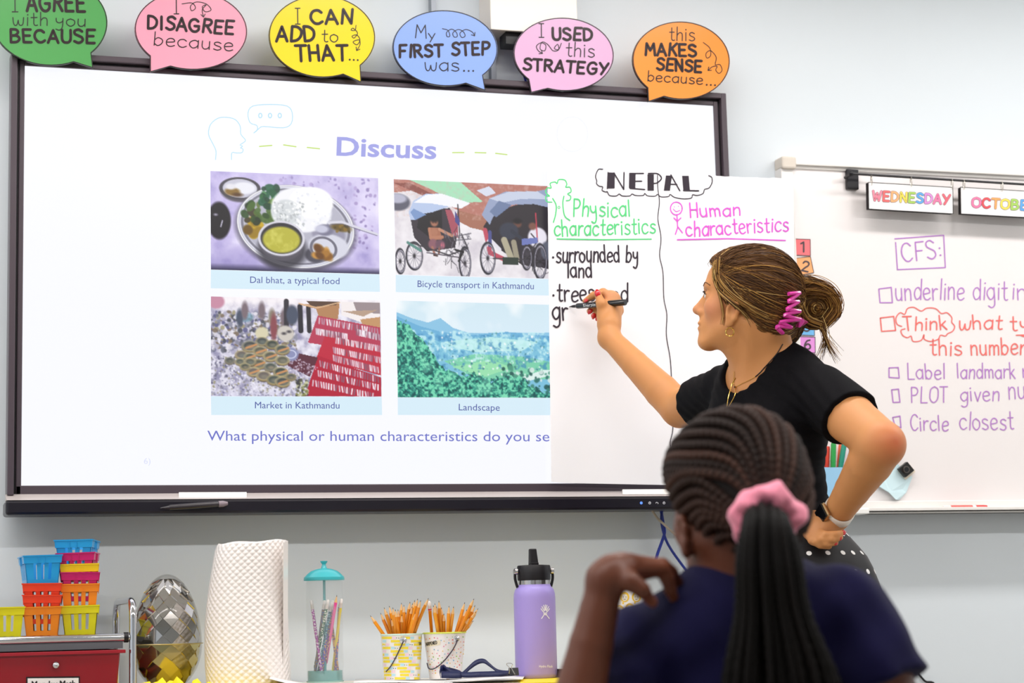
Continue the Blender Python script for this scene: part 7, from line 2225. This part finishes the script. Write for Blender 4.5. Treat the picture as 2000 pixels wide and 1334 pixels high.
# ---- pink claw clip
M_clip = mat('clip_pink', 'D83CA0', .3, coat=.4)
z4 = lambda a: [(1280 + x * .2999, 460 + y * .2999) for x, y in a]
HC = hair + [ell(bun_c, (.043, .037, .043), k=.01)]
zz = z4([(866, 380), (935, 374), (880, 418), (866, 430), (928, 432), (870, 470), (855, 482), (938, 494), (860, 510), (838, 520), (940, 548), (850, 556), (810, 565), (882, 600), (800, 590), (788, 598), (825, 636)])
q = []
for x, y in zz:
    p_ = march(HC, x, y, .006)
    q.append(p_ if p_ is not None else P(x, y, 4.05))
dd = np.array([(p_ - CAM) @ FWD for p_ in q]); dd = np.clip(dd, np.median(dd) - .012, np.median(dd) + .010)
q = [P(x, y, d_ - .004) for (x, y), d_ in zip(zz, dd)]
q = [a_ - FWD * .004 for a_ in q]
for a_, b_ in zip(q[:-1], q[1:]):
    V_, F_ = tube_geo(cr([a_, (a_ + b_) / 2 - FWD * .002, b_], 4), .0058, 8, .7)
    MB().add(V_, F_).build('clip_tooth', M_clip, teacher, smooth=True)
q2 = [P(x, y, 4.035) for x, y in z4([(935, 560), (960, 540), (975, 560), (945, 600), (930, 600)])]
MB().prism(q2, FWD * .006).build('clip_wing', M_clip, teacher, bevel=.002)
q2 = [P(x, y, 4.045) for x, y in z4([(880, 555), (935, 520), (1000, 565), (960, 590), (915, 600)])]
MB().prism(q2, FWD * .006).build('clip_hinge', mat('clip_dark', 'A82468', .4), teacher, bevel=.002)
# ---------------------------------------------------------------- the seated girl in the foreground
f2 = H2(.90 * FH - .42 * RH)
BH2 = basis(f2 * .985 - UP * .10)
HS2 = .93
hd2 = P(1434, 990, 2.42)
def hp2(x, y, z): return hd2 + BH2 @ (np.array([x, y, z]) * HS2)
def hell2(c_, r_, k=.012, op='u', rot=None): return ell(hp2(*c_), np.array(r_) * HS2, BH2 if rot is None else BH2 @ rot, k, op)
def hcone2(a_, b_, r1, r2, k=.012, op='u'): return cone(hp2(*a_), hp2(*b_), r1 * HS2, r2 * HS2, k, op)
ft = H2(.96 * FH - .28 * RH)
B2 = basis(ft)
tL2 = B2[:, 1]
HEAD2 = head_prims(hp2, hell2, hcone2) + ear(1, hp2, hell2, hcone2) + ear(-1, hp2, hell2, hcone2)
neck2 = P(1446, 1198, 2.40)
sL2, sR2 = P(1262, 1272, 2.39), P(1652, 1204, 2.35)
chest2 = P(1472, 1360, 2.40)
waist2 = chest2 - UP * .20 + ft * .01
hip2 = chest2 - UP * .36 + ft * .0
b2p = list(HEAD2) + [cone(hp2(-.035, 0, -.05), neck2, .046, .046, .03), cone(hp2(.0, 0, -.08), neck2 + ft * .02, .036, .04, .03)]
def trap2(g=0.0): return [cone(neck2 + UP * .008, sL2 + UP * .004, .037 + g, .036 + g, .03), cone(neck2 + UP * .008, sR2 + UP * .004, .037 + g, .036 + g, .03)]
def torso2(g=0.0):
    return [ell(chest2, (.095 + g, .150 + g, .17 + g), B2, .03), ell(chest2 - ft * .03 + UP * .06, (.06 + g, .145 + g, .08 + g), B2, .03), ell(waist2, (.090 + g, .130 + g, .14 + g), B2, .05), ell(hip2, (.11 + g, .145 + g, .10 + g), B2, .05)]
b2p += trap2() + torso2(-.01)
eL2, wL2 = P(1106, 1468, 2.26), P(1184, 1132, 2.29)
eR2 = P(1775, 1450, 2.30); wR2 = eR2 + ft * .20 - RH * .06 - UP * .01
b2p += arm(sL2, eL2, wL2, (.043, .033, .031, .0205)) + arm(sR2, eR2, wR2, (.043, .034, .032, .021))
# hand bent over at the chin
pm2 = P(1218, 1112, 2.30)
k1, k2, k3, k4 = P(1292, 1108, 2.325), P(1294, 1106, 2.345), P(1290, 1108, 2.365), P(1284, 1112, 2.385)
b2p += [cone(wL2, pm2, .021, .018, .01), cone(wL2, P(1196, 1114, 2.293), .021, .019, .01)] + [cone(pm2, k_, .0155, .0095, .008) for k_ in (k1, k2, k3, k4)]
b2p += chain([k1, P(1303, 1130, 2.33), P(1309, 1152, 2.335), P(1318, 1172, 2.345)], [.0098, .0084, .0074, .0062])
b2p += chain([k2, P(1311, 1118, 2.36), P(1322, 1138, 2.37), P(1336, 1154, 2.38)], [.0098, .0084, .0074, .0062])
b2p += chain([k3, P(1308, 1118, 2.385), P(1322, 1134, 2.395), P(1334, 1148, 2.405)], [.0095, .008, .007, .006])
b2p += chain([k4, P(1302, 1124, 2.40), P(1314, 1138, 2.41), P(1322, 1150, 2.415)], [.009, .0075, .0065, .0056])
b2p += chain([P(1206, 1120, 2.285), P(1232, 1136, 2.27), P(1254, 1152, 2.268), P(1274, 1177, 2.285)], [.0165, .0102, .0084, .0066], .008)
# right hand lying on the desk, below the frame
for i in range(4):
    a_ = wR2 + ft * .05 + RH * (.022 - .014 * i)
    b2p += [cone(wR2, a_, .019, .011, .008)] + chain([a_, a_ + ft * .03 + UP * .004, a_ + ft * .05 - UP * .004], [.010, .008, .0068])
b2p += chain([wR2, wR2 + ft * .03 - RH * .03, wR2 + ft * .055 - RH * .04], [.017, .010, .008], .008)
# legs under the desk
seat_z = hip2[2] - .105
for s in (1, -1):
    hj = hip2 + tL2 * .07 * s - UP * .03
    kj = hj + ft * .34; kj[2] = seat_z + .05
    aj = kj + ft * .03; aj[2] = .085
    b2p += [cone(hj, kj, .07, .05, .02), cone(kj, aj, .048, .032, .01)]
V, F = nets(b2p, .0042)
girl = empty('person', (hip2[0], hip2[1], 0), 'seated girl in a navy shirt seen from behind, pink scrunchie round braided hair', 'person')
M_skin2 = mat('skin_dark', '6E3E26', .45, attr='col', sss=.08, bump=.05, bscale=600, spec=.4)
make('body', V, F, M_skin2, girl, smooth=True, color=skin_colors(V, '5E3220', [(k1, .05, '84492F', .5), (P(1272, 1176, 2.285), .03, '985A40', .6), (P(1320, 1168, 2.345), .03, '8C5238', .5)]))
for s in (1, -1):
    e = hp2(.0755, .031 * s, .0)
    MB().lathe(e - BH2[:, 0] * .0118, [(.0001, 0), (.0055, .0012), (.0098, .0052), (.0118, .0118), (.0098, .0184), (.0055, .0224), (.0001, .0236)], 16, BH2[:, 0]).build('eye', mat('eye_white', 'EDE6E2', .2), girl, smooth=True)
    MB().lathe(e + BH2[:, 0] * .0105, [(.0055, 0), (.0050, .0012), (.0008, .0016)], 14, BH2[:, 0]).build('iris', mat('iris_dark', '1E120C', .15), girl, smooth=True)
    q = [project(HEAD2, hp2(x, y * s, z)[None], .0012)[0] for x, y, z in ((.094, .014, .021), (.094, .024, .026), (.09, .036, .027), (.08, .048, .021))]
    MB().tube(cr(q, 5), .0022, 6).build('eyebrow', mat('brow_dark', '18100C', .8), girl, smooth=True)

# navy polo shirt
ps = torso2(.008) + trap2(.008)
hL_ = eL2 + (sL2 - eL2) * .30; hR_ = eR2 + (sR2 - eR2) * .42
ps += [group([cone(sL2, hL_, .054, .055, .02), plane(hL_, eL2 - sL2)], .025), group([cone(sR2, hR_, .056, .060, .02), plane(hR_, eR2 - sR2)], .025)]
ps += [plane(hip2 - UP * .06, -UP)]
def folds2(X):
    u = (X - chest2) @ tL2; z = X[..., 2]
    return .0022 * np.sin(u * 55 + z * 40 + 2 * np.sin(z * 22)) + .0012 * np.sin(u * 120 - z * 70)
V, F = nets(ps, .005, folds2)
M_navy2 = mat('navy_cotton', '110F34', .85, bump=.3, bscale=900, sheen=.05, spec=.12)
make('polo_shirt', V, F, M_navy2, girl, smooth=True)
col_ = []
for i in range(22):
    t0_, t1_ = 2 * math.pi * i / 22, 2 * math.pi * (i + 1) / 22
    def cp(t, rr_, dz): return neck2 + ft * (math.cos(t) * rr_ + .004) + tL2 * math.sin(t) * rr_ * 1.06 + UP * (dz - .014 * math.cos(t))
    if math.cos((t0_ + t1_) / 2) > .93: continue
    col_ += [cone(cp(t0_, .054, .030), cp(t1_, .054, .030), .0050, .0050, .004), cone(cp(t0_, .062, .012), cp(t1_, .062, .012), .0060, .0060, .008), cone(cp(t0_, .072, -.006), cp(t1_, .072, -.006), .0050, .0050, .008)]
V, F = nets(col_, .0035)
make('collar', V, F, M_navy2, girl, smooth=True)
tr = []
for s in (1, -1):
    hj = hip2 + tL2 * .07 * s - UP * .03
    kj = hj + ft * .34; kj[2] = seat_z + .05
    aj = kj + ft * .03; aj[2] = .11
    tr += [cone(hj, kj, .078, .058, .02), cone(kj, aj, .056, .046, .01)]
tr += [ell(hip2 - UP * .03, (.118, .152, .08), B2, .03), plane(hip2 + UP * .02, UP), plane(np.array([0, 0, .10]), -UP)]
V, F = nets(tr, .008); make('trousers', V, F, mat('khaki', 'A08C68', .8), girl, smooth=True)
for s in (1, -1):
    a_ = hip2 + tL2 * .07 * s + ft * .37; a_[2] = .04
    V, F = nets([cone(a_ - ft * .05, a_ + ft * .13, .040, .034, .02), plane(np.array([0, 0, .002]), -UP), plane(np.array([0, 0, .085]), UP, .02)], .008)
    make('shoe', V, F, mat('shoe_grey', '3A3A40', .5), girl, smooth=True)

# hair: scalp, cornrows gathered into a tail of long braids
root2 = P(1494, 1012, 2.315)
sc2 = [hell2((-.016, 0, .036), (.097, .079, .086)), hell2((.020, 0, .056), (.078, .063, .055), .02), hell2((-.055, 0, -.015), (.050, .062, .055), .03), cone(hp2(-.07, 0, .01), root2 + FWD * .02, .04, .026, .03)]
n2 = BH2 @ np.array([.85, 0, -.53])
cap2 = sc2 + [plane(hp2(.055, 0, .04), n2, .01), hell2((-.002, .088, -.018), (.024, .022, .034), .008, 's'), hell2((-.002, -.088, -.018), (.024, .022, .034), .008, 's'), dict(plane(hp2(-.05, 0, -.075), -BH2[:, 2], .01))]
V, F = nets(cap2, .004)
M_bk = mat('hair_black', '15100F', .6, attr='col', spec=.18)
make('hair', V, F, M_bk, girl, smooth=True, color=np.tile(np.array(lin('140D0B')), (len(V), 1)))
rs = np.random.RandomState(8)
NR_ = 36; Mr = 110
al = np.linspace(-math.pi, math.pi, NR_, endpoint=False) + .1
ctr2 = hp2(-.02, 0, .025)
eb2 = np.cross(np.array([.85, 0, -.53]), np.array([0, 1.0, 0]))
stl = np.array([.045, 0, .030]) + np.cos(al)[:, None] * np.array([0, 1.0, 0]) * .085 + np.sin(al)[:, None] * eb2 * .085
stw = project(sc2, hd2 + (stl * HS2) @ BH2.T, .0, 5)
endw = root2 + FWD * .012
t = np.linspace(0, 1, Mr)
rows_ = []
for a_, ang_ in zip(stw, al):
    d0, d1 = a_ - ctr2, endw - ctr2
    u0, u1 = d0 / np.linalg.norm(d0), d1 / np.linalg.norm(d1)
    up_ = math.sin(ang_)
    if up_ > -.15:
        be = math.radians(82) * math.cos(ang_)
        um = BH2 @ np.array([-.10, math.sin(be), max(math.cos(be), .05)]); um /= np.linalg.norm(um)
        ub = BH2 @ np.array([-.75, math.sin(be) * .62, math.cos(be) * .62 - .16 * (1 - math.cos(be))]); ub /= np.linalg.norm(ub)
        dr = cr([u0, um, ub, u1], 30)
        dr = resample(dr, Mr)
    else:
        um = BH2 @ np.array([-.30, .9 * (1 if math.cos(ang_) > 0 else -1) * min(1, abs(math.cos(ang_)) * 1.5 + .2), .10 + (up_ + .15) * .95]); um /= np.linalg.norm(um)
        dr = resample(cr([u0, um, u1], 40), Mr)
    dr = dr / np.linalg.norm(dr, axis=1, keepdims=True)
    rows_.append(project(sc2, ctr2 + dr * .1, .0030, 5))
for pp in rows_:
    L = np.cumsum(np.r_[0, np.linalg.norm(np.diff(pp, axis=0), axis=1)])
    base_r = .0066 * (1 - .35 * t)
    rr_ = base_r * (1 + .20 * np.sin(L * 2 * math.pi / .0095))
    V_, F_ = tube_geo(pp, rr_, 8)
    dk = rs.uniform(.4, 1.9)
    cc_ = np.tile(np.array(lin('2A1A14')) * dk, (len(V_), 1)) * (1 + .5 * np.repeat(np.sin(L * 2 * math.pi / .0095), 8)[:, None] * .5)
    make('cornrow', V_, F_, M_bk, girl, smooth=True, color=cc_)
# tail
for i in range(64):
    a_ = rs.uniform(0, 2 * math.pi); r0 = math.sqrt(rs.rand())
    w_ = r0 * math.cos(a_); h_ = r0 * math.sin(a_)
    s_ = root2 + RGT * w_ * .022 + UPV * h_ * .018 + FWD * .012
    m1 = P(1500 + 44 * w_, 1020 - 22 * h_, 2.262 - .012 * h_)
    m2 = P(1506 + 62 * w_, 1085 + 16 * h_, 2.242 - .016 * h_)
    m3 = P(1516 + 76 * w_, 1200, 2.240 - .016 * h_)
    m4 = P(1534 + 118 * w_, 1330, 2.238 - .016 * h_)
    m5 = P(1540 + 135 * w_, 1480 + rs.uniform(-30, 30), 2.245 - .014 * h_)
    q = cr([s_, m1, m2, m3, m4, m5], 14)
    L = np.cumsum(np.r_[0, np.linalg.norm(np.diff(q, axis=0), axis=1)])
    rr_ = .0046 * (1 + .17 * np.sin(L * 2 * math.pi / .009)) * np.interp(L, [0, L[-1] - .03, L[-1]], [1, 1, .5])
    V_, F_ = tube_geo(q, rr_, 6)
    make('long_braid', V_, F_, M_bk, girl, smooth=True, color=np.tile(np.array(lin('100C0B')) * rs.uniform(.4, 1.1), (len(V_), 1)))
# scrunchie
nz = (-FWD * .93 - UPV * .35 + RGT * .05); nz /= np.linalg.norm(nz)
e1 = RGT - nz * (RGT @ nz); e1 /= np.linalg.norm(e1); e2 = np.cross(nz, e1)
if e2[2] < 0: e2 = -e2
cs = root2 - FWD * .012
V, F = [], []
N1, N2 = 120, 20
for i in range(N1):
    t = 2 * math.pi * i / N1
    dr = e1 * math.cos(t) + e2 * math.sin(t)
    rm_ = .0142 * (1 + .12 * math.sin(6 * t + 1) + .06 * math.sin(11 * t))
    R0 = .0295 + .0025 * math.sin(5 * t + .5)
    for j in range(N2):
        u = 2 * math.pi * j / N2
        w_ = rm_ * (1 + .09 * math.sin(3 * u + 7 * t) + .05 * math.sin(2 * u - 13 * t))
        V.append(cs + dr * (R0 + w_ * math.cos(u)) + nz * w_ * math.sin(u) * .95)
for i in range(N1):
    for j in range(N2):
        a_, b_ = i * N2, ((i + 1) % N1) * N2; k_ = (j + 1) % N2
        F.append((a_ + j, b_ + j, b_ + k_, a_ + k_))
make('scrunchie', V, F, mat('scrunchie_pink', 'F08CA4', .7, sheen=.4, bump=.3, bscale=300), girl, smooth=True)

# chair and desk, just below the frame
ch = empty('school_chair', (hip2[0], hip2[1], 0), 'blue school chair the girl sits on, below the picture', 'chair')
def fr(c_, f_, l_, z_): return c_ + ft * f_ + tL2 * l_ + UP * z_
bc = np.array([hip2[0], hip2[1], 0.0])
M_ch = mat('chair_blue', '28509C', .4)
def slab(c_, f0, f1, l0, l1, z0, z1):
    V = [fr(c_, a, b, z) for z in (z0, z1) for a, b in ((f0, l0), (f1, l0), (f1, l1), (f0, l1))]
    return MB().add(V, [(0, 3, 2, 1), (4, 5, 6, 7), (0, 1, 5, 4), (1, 2, 6, 5), (2, 3, 7, 6), (3, 0, 4, 7)])
slab(bc, -.17, .23, -.2, .2, seat_z - .022, seat_z - .002).build('seat', M_ch, ch, bevel=.006)
slab(bc, -.21, -.19, -.18, .18, seat_z + .12, seat_z + .30).build('backrest', M_ch, ch, bevel=.006)
for a, b in ((-.16, -.17), (-.16, .17), (.2, -.17), (.2, .17)):
    MB().tube([fr(bc, a * 1.1, b * 1.05, .002), fr(bc, a, b, seat_z - .022)], .011, 10).build('leg', M_chr, ch, smooth=True)
for b in (-.15, .15):
    MB().tube(cr([fr(bc, -.15, b, seat_z - .012), fr(bc, -.185, b, seat_z + .03), fr(bc, -.187, b, seat_z + .28)], 4), .009, 8).build('back_post', M_chr, ch, smooth=True)
dz = float(eL2[2] - .034)
dk = empty('school_desk', fr(bc, .55, .0, 0), 'school desk in front of the girl, below the picture', 'desk')
bd_ = np.array([hip2[0], hip2[1], 0.0])
slab(bd_, .17, .75, -.36, .36, dz - .02, dz - .0).build('desktop', mat('desk_top', 'C8B89C', .4), dk, bevel=.003)
for a, b in ((.22, -.32), (.22, .32), (.70, -.32), (.70, .32)):
    MB().tube([fr(bd_, a, b, .002), fr(bd_, a, b, dz - .02)], .014, 10).build('leg', M_chr, dk, smooth=True)
# cable on the wall at the far right
q = [W(x, y, YW - .006) for x, y in ((1764, 1282), (1785, 1305), (1806, 1330), (1830, 1350), (1838, 1500))]
tag(MB().tube(cr(q, 6), .0028, 8).build('black_cable', M_black, smooth=True), 'black cable on the wall beside the seated girl\'s right shoulder', 'cable')
